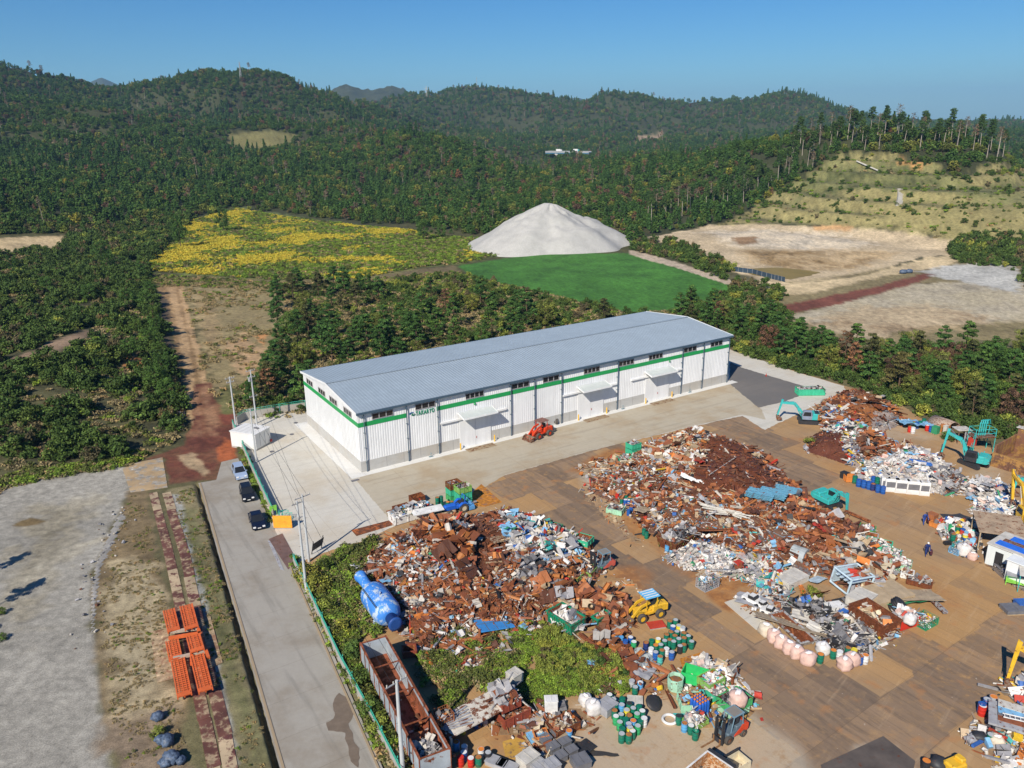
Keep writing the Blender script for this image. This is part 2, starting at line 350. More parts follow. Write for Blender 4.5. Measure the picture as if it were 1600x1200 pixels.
# colours of the ground by area: (outline, colour, softness in metres, blotchiness)
REG = [
 ('meadow',  [(-300,330),(1000,330),(1000,700),(-300,780)],(.085,.08,.03),12,.8),
 ('bank',    [(-300,400),(100,385),(235,420),(265,520),(300,640),(290,690),(180,725),(0,745),(-300,800)],(.06,.06,.028),4,.9),
 ('bare',    [(0,566),(60,545),(150,512),(152,522),(70,560),(10,582)],(.26,.18,.115),1.5,.5),
 ('bare2',   [(-200,378),(0,372),(100,368),(95,388),(0,396),(-200,400)],(.5,.38,.21),3,.6),
 ('bare3',   [(192,560),(218,552),(222,572),(195,580)],(.45,.2,.07),.6,.4),
 ('bare4',   [(0,447),(12,447),(12,458),(-20,458)],(.45,.25,.1),1,.4),
 ('dry',     [(282,445),(420,450),(475,495),(440,520),(405,590),(350,640),(318,600),(300,520)],(.31,.245,.12),3,.7),
 ('dry2',    [(300,455),(335,455),(345,520),(352,560),(330,570)],(.36,.26,.13),2,.8),
 ('sandy',   [(352,535),(380,520),(412,545),(410,580),(372,590)],(.42,.28,.15),2,.6),
 ('sandy2',  [(395,525),(415,520),(412,540)],(.5,.25,.1),1,.4),
 ('weedgreen', [(330,640),(352,600),(480,610),(480,640),(372,660)],(.12,.13,.04),1.5,.8),
 ('verge',   [(238,448),(285,440),(300,520),(330,620),(345,662),(300,690),(290,620),(268,520),(245,470)],(.30,.19,.09),1.2,.5),
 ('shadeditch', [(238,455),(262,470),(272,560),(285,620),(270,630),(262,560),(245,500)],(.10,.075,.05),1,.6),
 ('farpath', [(216,410),(243,352),(252,345),(248,352),(222,414)],(.34,.26,.14),.8,.4),
 ('path1',   [(262,450),(272,448),(296,540),(306,610),(316,690),(300,690),(290,600),(280,520)],(.44,.29,.15),.5,.4),
 ('path2',   [(279,452),(285,450),(309,540),(328,610),(342,680),(328,690),(314,600),(298,530)],(.47,.31,.16),.5,.4),
 ('redroad', [(192,726),(240,713),(288,696),(300,660),(303,600),(330,598),(345,645),(366,655),(372,662),(366,700),(372,716),(346,722),(340,748),(264,758),(255,715)],(.15,.048,.03),.6,.7),
 ('redroad2',[(352,684),(370,690),(376,716),(346,722),(340,700)],(.36,.10,.035),.8,.6),
 ('redroad3',[(345,648),(395,650),(380,662),(352,664)],(.17,.05,.03),.8,.6),
 ('palepatch',[(280,712),(300,708),(312,718),(330,738),(318,745),(300,735),(283,725)],(.40,.29,.17),.6,.7),
 ('edgegreen', [(20,752),(80,735),(190,722),(200,730),(60,752),(-20,775)],(.13,.125,.045),1.2,.7),
 ('gravel',  [(-400,860),(-60,800),(20,756),(60,745),(190,728),(205,768),(195,790),(172,840),(150,880),(142,950),(150,1010),(158,1110),(185,1200),(230,1400),(-400,1400)],(.325,.305,.26),1.0,.3),
 ('gravel2', [(40,790),(150,780),(120,850),(60,960),(20,1000),(0,900)],(.31,.275,.20),5,.7),
 ('mudpuddle', [(16,822),(38,812),(50,805),(72,815),(60,820),(40,823)],(.17,.12,.055),.5,.3),
 ('strip',   [(200,768),(228,766),(262,940),(300,1200),(330,1400),(235,1400),(190,1200),(160,1100),(150,1000),(145,900),(172,842)],(.19,.14,.075),.8,.6),
 ('strip2',  [(175,880),(235,880),(255,960),(262,1040),(250,1100),(195,1130),(178,1050),(162,980)],(.42,.35,.22),2.2,1.0),
 ('strip3',  [(165,1140),(250,1120),(300,1200),(330,1400),(210,1400)],(.22,.165,.11),2,.6),
 ('verge2',  [(262,768),(308,757),(346,880),(386,1020),(436,1200),(480,1360),(350,1400),(345,1200),(330,1100),(300,960)],(.19,.16,.085),.6,.6),
 ('verge2b', [(275,800),(300,800),(350,960),(400,1120),(420,1200),(395,1200),(360,1080),(315,930)],(.11,.115,.045),1.5,.9),
 ('greyline', [(268,775),(276,775),(300,860),(330,980),(372,1200),(362,1200),(322,990),(292,870)],(.30,.31,.32),.6,.8),
 ('grasskerb', [(372,700),(378,690),(424,800),(430,850),(412,815),(388,745)],(.10,.15,.035),.4,.6),
 ('grasskerb2', [(448,868),(462,868),(490,930),(620,1200),(700,1400),(670,1400),(595,1200),(470,915)],(.13,.14,.05),.4,.8),
 ('flowers', [(228,415),(262,355),(372,322),(470,340),(560,352),(640,358),(750,372),(830,392),(720,412),(650,420),(560,440),(420,440),(330,432),(240,425)],(.12,.145,.04),4,.6),
 ('flowers2',[(235,412),(262,382),(330,378),(372,330),(440,345),(430,380),(330,410)],(.30,.26,.02),8,1.0),
 ('redpatch',[(615,362),(640,360),(655,385),(625,392)],(.26,.14,.07),4,.8),
 ('fieldgreen',[(712,415),(800,402),(860,397),(982,396),(1030,408),(1140,446),(1142,458),(1060,482),(990,490),(900,475),(800,450),(735,432)],(.055,.17,.024),1.5,.64),
 ('fieldroad', [(560,446),(720,424),(712,415),(560,432),(440,438),(380,436),(380,444)],(.17,.13,.065),3,.7),
 ('lane',    [(980,390),(1000,394),(1075,415),(1150,440),(1152,447),(1130,443),(1060,420),(985,398)],(.47,.38,.28),.8,.5),
 ('quarryfloor',[(1005,372),(1060,362),(1110,352),(1180,350),(1260,353),(1330,357),(1420,362),(1520,380),(1530,395),(1440,402),(1350,428),(1260,442),(1200,442),(1150,425),(1110,405),(1050,385)],(.52,.41,.26),2,.5),
 ('quarrypale',[(1090,362),(1200,358),(1300,368),(1380,382),(1280,395),(1150,385)],(.58,.50,.38),8,.9),
 ('quarrydark',[(1145,372),(1180,370),(1185,380),(1155,384)],(.27,.17,.09),2,.4),
 ('quarrybrown',[(1150,392),(1300,390),(1400,395),(1340,420),(1250,425),(1180,410)],(.33,.22,.10),6,.9),
 ('terrace', [(1120,352),(1200,312),(1250,282),(1300,250),(1340,243),(1400,245),(1460,258),(1500,275),(1580,262),(1800,262),(1800,400),(1530,385),(1420,362),(1330,357),(1260,352),(1180,350)],(.34,.29,.12),4,.8),
 ('terracegreen',[(1230,285),(1300,252),(1440,256),(1520,290),(1600,290),(1600,320),(1450,300),(1330,300),(1250,310)],(.13,.14,.05),8,1.0),
 ('orange1', [(1405,248),(1450,256),(1440,262),(1400,258)],(.5,.26,.09),2,.5),
 ('orange2', [(1270,352),(1335,353),(1330,360),(1272,360)],(.55,.33,.15),2,.6),
 ('lowerverge',[(1150,440),(1240,440),(1460,405),(1600,400),(1800,420),(1800,520),(1340,540),(1230,500),(1180,470)],(.25,.20,.10),3,.9),
 ('berm',    [(1150,438),(1260,443),(1350,430),(1450,402),(1530,398),(1480,416),(1380,432),(1250,462),(1190,462)],(.56,.44,.26),2,.5),
 ('lowerlot',[(1225,495),(1300,476),(1420,444),(1500,440),(1640,445),(1700,470),(1640,500),(1540,505),(1450,508),(1360,532),(1290,515)],(.46,.40,.29),3,.7),
 ('lowertan',[(1250,505),(1350,480),(1480,480),(1560,500),(1360,530)],(.36,.26,.15),6,1.0),
 ('lowerroad',[(1220,478),(1380,446),(1440,428),(1475,426),(1420,445),(1300,478),(1228,492)],(.17,.058,.038),1.2,.5),
 ('greylot', [(1430,424),(1500,414),(1580,410),(1600,440),(1590,458),(1500,440)],(.44,.43,.39),3,.5),
 ('hillclear',[(355,212),(400,205),(470,212),(440,232),(380,238),(350,228)],(.20,.18,.07),8,.7),
 ('hillclear2',[(44,216),(110,226),(120,232),(46,226)],(.22,.16,.09),6,.7),
 ('hillclear3',[(994,212),(1035,208),(1038,220),(996,224)],(.34,.24,.16),6,.7),
]
TH = np.linspace(-math.radians(54), math.radians(54),700)
rl = [28.0]
while rl[-1] < 17000:
    r = rl[-1]; rl.append(r + max(.28, min(r*r*1.7/64636, r*.0078)))
RL = np.array(rl); TT, RRR = np.meshgrid(TH, RL)
gx = (np.sin(TT)*RRR).ravel(); gy = (np.cos(TT)*RRR).ravel(); gz = tz(gx, gy)
gr = RRR.ravel()
near = gr < 150
for l, w, d in DITCHES:
    m = near.copy(); q = seg_dist(gx[m], gy[m], l); gz[m] -= d*np.clip((w*1.35-q)/(w*.7),0,1)
fl = np.where(gr < 600,0,1.0)
n1 = fbm(gx/9, gy/9,4,0); n2 = fbm(gx/2.2, gy/2.2,3,2); n3 = fbm(gx/60, gy/60,4,4); n4 = fbm(gx/.7, gy/.7,2,5)
base = np.empty((len(gx),3)); base[:] = (.045,.05,.02)
nb = np.clip((330-gr)/60,0,1)[:, None]; base = base*(1-nb)+np.array((.125,.11,.052))*nb; base *= (0.6+.8*n3)[:, None]
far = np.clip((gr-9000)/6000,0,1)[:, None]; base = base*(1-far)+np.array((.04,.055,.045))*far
for name, pts, c, soft, bl in REG:
    wp = wpoly(pts); X = [p[0] for p in wp]; Y = [p[1] for p in wp]
    m = (gx > min(X)-soft*2) & (gx < max(X)+soft*2) & (gy > min(Y)-soft*2) & (gy < max(Y)+soft*2)
    if not m.any(): continue
    x = gx[m]; y = gy[m]; d = seg_dist(x, y, wp, True); d = np.where(inside(x, y, wp), d, -d)
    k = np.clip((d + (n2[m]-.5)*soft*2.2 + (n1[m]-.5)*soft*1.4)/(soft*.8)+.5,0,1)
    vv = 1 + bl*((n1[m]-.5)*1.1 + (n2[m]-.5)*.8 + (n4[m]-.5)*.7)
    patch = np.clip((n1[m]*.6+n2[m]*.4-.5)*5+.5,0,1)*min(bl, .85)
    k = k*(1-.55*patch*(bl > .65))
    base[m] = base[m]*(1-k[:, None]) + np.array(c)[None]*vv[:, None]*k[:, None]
gd = np.degrees(np.arctan2(gx, gy)); tm = (gd > 16) & (gr > 405) & (gr < 540); fr = (gz+1.5)/5.2; fr = fr-np.floor(fr)
kb = np.clip(1-np.abs(fr-.05)/.09,0,1)*.75*tm; base = base*(1-kb[:, None])+np.array((.07,.075,.035))*kb[:, None]
nr, nc = RRR.shape
I = (np.arange(nr-1)[:, None]*nc + np.arange(nc-1)[None]).ravel()
gf = np.stack([I, I+1, I+nc+1, I+nc],1)[:, ::-1]
t = NT('land'); vc = t.n('ShaderNodeVertexColor', layer_name='Col').outputs[0]; v = t.coord('Object')
f1 = t.noise(v, .9,6,.7); f2 = t.noise(v, .06,4)
o = t.mix(1.0, vc, t.ramp(f1, [(.25,(.55,)*3),(.75,(1.4,)*3)]), 'MULTIPLY')
o = t.mix(1.0, o, t.ramp(f2, [(.3,(.8,)*3),(.7,(1.15,)*3)]), 'MULTIPLY')
f3 = t.noise(v, 6.5,4,.8); o = t.mix(1.0, o, t.ramp(f3, [(.3,(.62,.6,.58)),(.5,(1,1,1)),(.68,(1.38,1.36,1.3))]), 'MULTIPLY')
t.bump(f3,.5,.12); M_LAND = t.done(o, .95)
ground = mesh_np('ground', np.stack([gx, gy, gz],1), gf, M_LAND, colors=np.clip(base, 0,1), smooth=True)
tag(ground, 'land of fields, tracks and wooded hills around the yard', kind='structure')
# ---------------------------------------------------------------- made ground of the yard
from mathutils.geometry import tessellate_polygon
def sheet(name, pts, z, mat, label=None, kind='structure', rough=0.0, world=False, thick=0.0, cat=None, group=None, seed=0):
    w = [Vector((p[0], p[1],0)) for p in pts] if world else [G(*p) for p in pts]
    if rough > 0:
        q = []; rr = random.Random(seed+len(pts))
        for a, b in zip(w, w[1:]+w[:1]):
            n = max(1, int((b-a).length/max(rough*1.5,.25)))
            n = min(n, 120)
            for i in range(n):
                p = a.lerp(b, i/n); d = (b-a).normalized(); k = (fbm(p.x/(rough*3), p.y/(rough*3),3,1)-.5)*2.4*rough
                q.append(p+Vector((-d.y, d.x, 0))*float(k))
        w = q
    w = [Vector((p.x, p.y, z)) for p in w]
    tri = tessellate_polygon([w]); m = MB(); m.add(w, [])
    up = lambda t: t if (w[t[1]]-w[t[0]]).cross(w[t[2]]-w[t[0]]).z > 0 else t[::-1]
    m.f = [up(t) for t in tri]; m.mi = [0]*len(m.f)
    if thick:
        n = len(w); b = len(m.v); m.v += [(p.x, p.y, z-thick) for p in w]
        m.f += [(i, b+i, b+(i+1) % n, (i+1) % n) for i in range(n)]; m.mi = [0]*len(m.f)
    o = m.build(name, mat); return tag(o, label, cat, group, kind)

def yard_mat(name, masked=True):
    t = NT(name); v = t.coord('Object', rot=-UA-.06); w = t.coord('Object'); dirt = (.42,.25,.105)
    def plates(bw, rh, c1, c2, off):
        br = t.n('ShaderNodeTexBrick', offset=off, squash=1.0)
        for k, q in (('Scale', 1.0),('Mortar Size', .022),('Mortar Smooth', .2),('Bias', 0.0),('Brick Width', bw),('Row Height', rh)): br.inputs[k].default_value = q
        br.inputs['Color1'].default_value = (*c1,1); br.inputs['Color2'].default_value = (*c2,1); br.inputs['Mortar'].default_value = (.10,.065,.04,1)
        t.l(v, br.inputs[0]); return br.outputs['Color']
    n0 = t.noise(w, .05,4,.6); n1 = t.noise(w, .16,5,.65); n2 = t.noise(w, .9,6,.7); n3 = t.noise(w, 5,4,.7)
    st = t.noise(t.coord('Object', rot=-VA, scale=(.12,.9,1)),1.3,5,.65); st2 = t.noise(t.coord('Object', rot=-UA-.25, scale=(.1,.9,1)),1.1,5,.65)
    d = t.mix(n3, tuple(x*.74 for x in dirt), tuple(min(1, x*1.22) for x in dirt)); d = t.mix(t.step(n0,.35,.65), d, t.mix(n2,(.29,.19,.105),(.40,.265,.14)))
    d = t.mix(t.math('MULTIPLY', t.step(st, .5,.75),.5), d, (.24,.16,.10)); d = t.mix(t.math('MULTIPLY', t.step(st2,.52,.75),.4), d, (.52,.36,.20))
    if masked:
        sp = t.n('ShaderNodeSeparateColor'); vc = t.n('ShaderNodeVertexColor', layer_name='Col'); t.l(vc.outputs[0], sp.inputs[0]); mr, mg, mb = sp.outputs
    else: mr, mg, mb = 1.0,0.0,0.0
    faint = t.mix(1.0, d, t.mix(.5, plates(1.55,6.1,(1.05,1.0,.95),(.72,.70,.70),.5),(1,1,1)), 'MULTIPLY')
    d = t.mix(.7, d, faint)
    p = plates(3.05,6.1,(.27,.18,.11),(.13,.095,.07),.37); p = t.mix(t.math('MULTIPLY', t.step(n2,.3,.7),.45), p, (.28,.19,.12))
    p = t.mix(t.math('MULTIPLY', t.step(st, .45,.7),.6), p, (.08,.062,.05)); p = t.mix(t.math('MULTIPLY', t.step(st2,.55,.72),.4), p, (.38,.28,.18))
    k = mr; k = t.math('ADD', k, t.math('MULTIPLY', t.math('SUBTRACT', n1,.5),.2))
    o = t.mix(t.math('MULTIPLY', t.math('MULTIPLY', t.step(k, .12,.55), t.step(n2,.22,.55)),.95), d, p)
    r = t.ramp(n2, [(.3,(.17,.06,.022)),(.55,(.36,.15,.04)),(.75,(.55,.27,.07))])
    o = t.mix(t.math('MULTIPLY', mg, t.step(n1,.3,.55)), o, r); o = t.mix(t.math('MULTIPLY', mb, t.step(n2,.25,.5)), o, t.mix(n3,(.40,.34,.25),(.56,.50,.40)))
    n5 = t.noise(w, .4,4,.55); o = t.mix(t.math('MULTIPLY', t.step(n5,.56,.72),.5), o, (.40,.18,.06))
    o = t.mix(t.math('MULTIPLY', t.step(t.noise(w, 2.4,3,.6),.69,.74),.4), o, (.66,.58,.47))
    o = t.mix(t.math('MULTIPLY', t.step(t.noise(w, 1.7,4,.6),.70,.78),.6), o, (.06,.05,.04))
    t.bump(n3,.3,.03); return t.done(o, .85)
M_YARD = yard_mat('packed_dirt_and_plates'); M_RUSTPLATE = paint('rusted_plate', (.20,.10,.055),.6,.7,.3,.6,(.33,.13,.035))
def concrete(name, c, stain, grid=None, tint=(.40,.30,.17), dr=UA):
    t = NT(name); w = t.coord('Object'); n1 = t.noise(w, .12,6,.65); n2 = t.noise(w, 1.1,6,.7); n3 = t.noise(w, 9,3,.6)
    st = t.noise(t.coord('Object', rot=-dr, scale=(.05,.6,1)),1.6,5,.6)
    o = t.mix(n2, tuple(x*.86 for x in c), tuple(min(1, x*1.1) for x in c))
    o = t.mix(t.math('MULTIPLY', t.step(n1,.42,.68), stain), o, tint)
    o = t.mix(t.math('MULTIPLY', t.step(st, .5,.72), stain*.55), o, tuple(x*.5 for x in c))
    o = t.mix(t.math('MULTIPLY', t.step(n3,.62,.7),.15), o, tuple(x*.45 for x in c))
    if grid:
        br = t.n('ShaderNodeTexBrick', offset=0.0)
        for k, q in (('Scale', 1.0),('Mortar Size', .02),('Brick Width', grid[0]),('Row Height', grid[1])): br.inputs[k].default_value = q
        for k in ('Color1', 'Color2'): br.inputs[k].default_value = (1,1,1,1)
        br.inputs['Mortar'].default_value = (.55,.5,.45,1); t.l(t.coord('Object', rot=-UA), br.inputs[0])
        o = t.mix(.6, o, br.outputs['Color'], 'MULTIPLY')
    t.bump(n2,.12,.02); return t.done(o, .85)
M_CONC = concrete('pale_concrete', (.56,.53,.46),.35,(6,5))
M_APRON = concrete('worn_concrete', (.44,.385,.29),.6,(9,7),(.34,.24,.13))
M_STRIP = concrete('new_concrete', (.68,.67,.63),.12,(5.1,20))
M_ROAD = concrete('road_concrete', (.34,.315,.27),.75,(200,5),(.23,.19,.14), VA)
M_ASPH = concrete('grey_asphalt', (.15,.14,.13),.3, None, (.22,.19,.16))
M_WALLC = concrete('wall_concrete', (.40,.385,.35),.35)

yard = [(366,657),(376,654),(480,636),(700,590),(1140,545),(1180,560),(1250,582),(1320,602),(1345,610),(1410,632),(1450,660),(1500,690),(1560,700),(1640,715),(1800,760),(2100,1000),(2000,1350),(700,1350),(636,1225),(480,905),(452,862),(432,835),(424,806),(395,735)]
YP = [G(*p) for p in yard]; YP2 = [(p.x, p.y) for p in YP]
MASKS = [  # (channel, outline, strength, softness): 0 steel plates, 1 rust, 2 pale dust
 (0, [(770,722),(930,678),(1000,668),(962,716),(925,755),(940,800),(1000,850),(1060,905),(1130,965),(1200,1010),(1290,1060),(1400,1120),(1480,1160),(1560,1240),(1600,1350),(1420,1350),(1290,1185),(1195,1100),(1100,1010),(1010,935),(930,870),(870,815),(830,780),(800,760)],1.0,2.6),
 (0, [(1095,660),(1160,645),(1215,690),(1300,745),(1290,760),(1240,765),(1190,735),(1150,700)],.85,2.6),
 (0, [(1290,1185),(1400,1060),(1500,1050),(1535,1068),(1480,1130),(1470,1160),(1500,1200),(1600,1350),(1350,1350)],.75,2.2),
 (0, [(1190,930),(1330,1040),(1440,1080),(1520,1040),(1600,990),(1560,950),(1500,1000),(1400,1050)],.35,1.5),
 (0, [(1395,1010),(1600,940),(1650,1000),(1560,1060),(1450,1090)],.45,1.5),
 (0, [(1350,770),(1420,830),(1470,880),(1500,930),(1560,960),(1500,830),(1420,780)],.3,3),
 (1, [(925,712),(985,694),(1010,690),(990,730),(960,745),(925,740),(880,738)],.8,1.2),
 (1, [(1110,905),(1150,892),(1195,925),(1190,950),(1140,955),(1100,925)],.85,.8),
 (1, [(920,880),(1000,890),(1030,960),(960,985),(900,930)],.7,2.0),
 (1, [(1090,1030),(1120,1020),(1110,1055),(1060,1060)],.8,.8),
 (1, [(960,800),(1000,790),(1030,840),(990,850)],.6,1.2),
 (1, [(990,820),(1040,850),(1090,880),(1130,905),(1100,915),(1040,880)],.5,1.0),
 (1, [(760,1150),(840,1110),(900,1120),(900,1150),(850,1170),(780,1175)],.5,1.0),
 (1, [(1230,690),(1270,670),(1400,750),(1380,790),(1290,740)],.25,3),
 (1, [(1400,905),(1460,880),(1500,960),(1440,980)],.3,3),
 (2, [(905,745),(985,720),(1000,760),(960,785),(915,765)],.7,1.5),
 (2, [(1260,680),(1420,660),(1500,700),(1530,760),(1600,800),(1560,720),(1480,690)],.35,3),
 (2, [(1330,1160),(1400,1165),(1445,1230),(1300,1230)],.6,.8),
 (2, [(900,1100),(1150,1090),(1250,1160),(1290,1240),(800,1240),(900,1160)],.5,2),
]
def yard_grid():
    x0, x1, y0, y1, s = -75,130,20,190,.4
    a = np.arange(-60,190, s); b = np.arange(-60,160, s); A, B = np.meshgrid(a, b); cu, su = math.cos(UA), math.sin(UA)
    ox, oy = G(430,1300)[:2]; x = ox+A*cu+B*su*-1; y = oy+A*su+B*cu; x = x.ravel(); y = y.ravel()
    ins = inside(x, y, YP2); nc = len(a); nr = len(b)
    I = (np.arange(nr-1)[:, None]*nc+np.arange(nc-1)[None]).ravel(); f = np.stack([I, I+1, I+nc+1, I+nc],1)
    f = f[ins[f].all(1)]; used = np.unique(f); mp = np.zeros(len(x), int); mp[used] = np.arange(len(used)); f = mp[f]; x = x[used]; y = y[used]
    n1 = fbm(x/1.7, y/1.7,3,2); n2 = fbm(x/6, y/6,3,4); C = np.zeros((len(x),3))
    for ch, pts, st, soft in MASKS:
        wp = [tuple(G(*p)[:2]) for p in pts]; d = seg_dist(x, y, wp, True); d = np.where(inside(x, y, wp), d, -d)
        k = np.clip((d+(n1-.5)*soft*.6+(n2-.5)*soft*1.6)/(soft*.9)+.5,0,1)*st; C[:, ch] = np.maximum(C[:, ch], k)
    ca, sa = math.cos(UA+.06), math.sin(UA+.06); xr = x*ca+y*sa; yr = -x*sa+y*ca; row = np.floor(yr/6.1); of = np.where(row % 2 == 0,3.05*.37,0); cl = np.floor((xr+of)/3.05)
    tx = (cl+.5)*3.05-of; ty = (row+.5)*6.1; qx = tx*ca-ty*sa; qy = tx*sa+ty*ca; rnd = _tab[1][cl.astype(int) & 255, row.astype(int) & 255]; C[:, 0] = 0
    for ch, pts, st, soft in MASKS:
        if ch: continue
        wp = [tuple(G(*p)[:2]) for p in pts]; d = seg_dist(qx, qy, wp, True); d = np.where(inside(qx, qy, wp), d, -d); C[:, 0] = np.maximum(C[:, 0], np.where(d+(rnd-.5)*soft*1.8 > 0, st, 0))
    z = .012+.0*x; o = mesh_np('yard_ground', np.stack([x, y, z],1), f, M_YARD, colors=C); tag(o, kind='structure')
yard_grid()
sheet('concrete_yard', [(367,658),(376,655),(480,637),(700,592),(1140,546),(1180,560),(1250,583),(1318,603),(1322,610),(1240,650),(1195,672),(1160,650),(1095,664),(940,700),(790,742),(752,757),(700,796),(640,812),(560,848),(510,862),(468,880),(445,858),(430,832),(422,806),(396,736)],.024, M_CONC, rough=.25)
apr = [(558,752),(566,743),(800,684),(1137,598),(1190,640),(1196,656),(1160,648),(1095,663),(940,700),(790,742),(760,760),(700,785),(640,806),(613,816),(580,778)]
sheet('concrete_apron', apr, .036, M_APRON, rough=.12)
sheet('asphalt_patch', [(1141,566),(1160,575),(1275,609),(1225,628),(1185,637),(1140,600)],.04, M_ASPH, rough=.15)
sheet('road', [(310,755),(338,750),(346,722),(372,716),(386,745),(412,792),(426,822),(441,850),(457,880),(480,925),(520,1020),(598,1200),(660,1345),(478,1345),(437,1200),(387,1020),(345,880)],.03, M_ROAD)
sheet('oil_stain', [(895,1160),(915,1158),(930,1172),(965,1178),(968,1182),(925,1182),(905,1172)],.05, paint('spilt_oil', (.05,.045,.04), rough=.4), kind='structure', rough=.25)
sheet('oil_stain', [(1468,803),(1500,802),(1530,815),(1545,830),(1500,822),(1475,812)],.05, MATS['spilt_oil'], kind='structure', rough=.4)
sheet('mud_stain', [(522,1092),(530,1083),(545,1090),(552,1115),(545,1140),(562,1170),(560,1200),(548,1190),(540,1145),(514,1142),(510,1130),(524,1118)],.05, paint('wet_mud', (.17,.13,.095), rough=.6), kind='structure', rough=.22)
# kerb walls that line the ditches beside the road
def strip_wall(name, pts, w, h, mat, label, cat, z0=-.3, off=0.0):
    m = MB(); q = [G(*p) for p in pts]
    for a, b in zip(q[:-1], q[1:]):
        d = (b-a).normalized(); n = Vector((-d.y, d.x, 0)); c = [a+n*(off-w/2), b+n*(off-w/2), b+n*(off+w/2), a+n*(off+w/2)]
        m.add([(p.x, p.y, z0) for p in c]+[(p.x, p.y, h) for p in c],[(0,3,2,1),(4,5,6,7),(0,1,5,4),(1,2,6,5),(2,3,7,6),(3,0,4,7)])
    return tag(m.build(name, mat), label, cat)
M_KERB = concrete('kerb_concrete', (.33,.25,.16),.3)
strip_wall('kerb', [(310,756),(345,880),(386,1020),(437,1200),(478,1345)],.22,.09, M_KERB, 'brown stained concrete kerb along the ditch on the left edge of the road', 'kerb', off=.28)
strip_wall('kerb', [(455,880),(480,935),(530,1050),(597,1200),(655,1330)],.18,.12, M_KERB, 'concrete kerb between the right edge of the road and the green fence', 'kerb', off=-.3)

# ---------------------------------------------------------------- warehouse
BX, BY, BL, BW, BE, BR, BB, BS = -23.843,114.845,81.13,26.007,10.087,11.3,1.819,7.547
wh = thing('warehouse', 'long white warehouse with grey blue roof, green stripe and three canopied doors', 'warehouse', (BX, BY, 0), UA)
def on_front(px, z):               # distance along the front wall of the point seen at column px
    lo, hi = -5.0,90.0
    for _ in range(40):
        m = (lo+hi)/2; x = BX+m*math.cos(UA); y = BY+m*math.sin(UA)
        if P(x, y, z)[0] < px: lo = m
        else: hi = m
    return lo
def on_end(px, z):
    lo, hi = 0.0, BW
    for _ in range(40):
        m = (lo+hi)/2; x = BX-m*math.sin(UA); y = BY+m*math.cos(UA)
        if P(x, y, z)[0] > px: lo = m
        else: hi = m
    return lo
def clad(name, c, rough=.45, metal=0.0, streak=.12):
    t = NT(name); v = t.coord('Object', scale=(1,1,.12)); n = t.noise(v, 1.2,5,.6); w = t.noise(t.coord('Object'),.25,3)
    o = t.ramp(n, [(.3, tuple(x*(1-streak) for x in c)),(.7, tuple(min(.85, x*1.04) for x in c))])
    o = t.mix(t.step(w, .4,.7), o, tuple(x*.9 for x in c)); return t.done(o, rough, metal)
M_WHITE = clad('white_cladding', (.80,.80,.79)); M_GREEN = clad('green_cladding', (.02,.33,.09),.4)
M_ROOF = clad('grey_blue_roofing', (.30,.36,.41),.45); M_TRIM = clad('slate_trim', (.07,.11,.15),.4)
M_BASE = concrete('base_wall_concrete', (.47,.46,.43),.3)
M_GLASS = NT('dark_glass'); M_GLASS.b.inputs['Specular IOR Level'].default_value = .6; M_GLASS = M_GLASS.done((.02,.022,.025),.12)
M_FRAME = paint('window_frame', (.35,.33,.32)); M_YEL = paint('safety_yellow', (.75,.42,.03),.15)
DOORS = [(on_front(719.5,0), on_front(766,0)),(on_front(902.5,0), on_front(941,0)),(on_front(1007,0), on_front(1043,0))]
DH = 5.0
def ribbed(x0, x1, z0, z1, y, per=.42, dep=.035):   # folded sheet along x, facing -y
    n = max(1, round((x1-x0)/per)); per = (x1-x0)/n; xs = []
    for i in range(n):
        b = x0+i*per; xs += [(b, 0),(b+per*.62,0),(b+per*.72, dep),(b+per*.9, dep)]
    xs.append((x1,0)); vs = []
    for x, d in xs: vs += [(x, y+d, z0),(x, y+d, z1)]
    return vs, [(2*i, 2*i+2,2*i+3,2*i+1) for i in range(len(xs)-1)]
m = MB(); edges = [0]
for a, b in DOORS: edges += [a, b]
edges.append(BL)
for i in range(0, len(edges),2): m.add(*ribbed(edges[i]+.03, edges[i+1]-.03, BB, BS, 0))
for a, b in DOORS: m.add(*ribbed(a-.03, b+.03, DH, BS, 0))
m.add(*ribbed(.03, BL-.03, BS, BE-.1,0))
T0 = on_front(634.5,8); T1 = on_front(682,8)
def gab(y): return BE + (BR-BE)*(1-abs(y-BW/2)/(BW/2))
for x, s in ((0,1),(BL, -1)):
    per = .62; n = int(BW/per)
    for i in range(n):
        y0 = i*BW/n; y1 = y0+BW/n; ym = y0+(y1-y0)*.7; d = .02*s
        for ya, yb, xx in ((y0, ym, x),(ym, y1, x+d)):
            m.add([(xx, ya, BB),(xx, yb, BB),(xx, yb, gab(yb)-.12),(xx, ya, gab(ya)-.12)],[(0,3,2,1) if s > 0 else (0,1,2,3)])
        m.add([(x, ym, BB),(x+d, ym, BB),(x+d, ym, gab(ym)-.12),(x, ym, gab(ym)-.12)],[(0,1,2,3)])
m.box(0, BW-.05, BB, BL, BW, BE-.12)
m.build('wall', M_WHITE, wh)
m = MB()
for i in range(0, len(edges),2): m.box(edges[i]-(.06 if i == 0 else 0),-.06,0, edges[i+1]+(.06 if i == len(edges)-2 else 0),.25, BB)
m.box(-.06,.25,0,.25, BW+.06, BB); m.box(BL-.25,.25,0, BL+.06, BW+.06, BB); m.box(.25, BW-.25,0, BL-.25, BW+.06, BB)
m.cm = 1
for i in range(27):
    x = 1.3+i*3.0
    if any(a-.2 < x < b+.2 for a, b in DOORS): continue
    m.box(x-.02,-.066,.05, x+.02,-.06, BB)
m.build('base_wall', [M_BASE, paint('joint_filler', (.2,.19,.18))], wh)
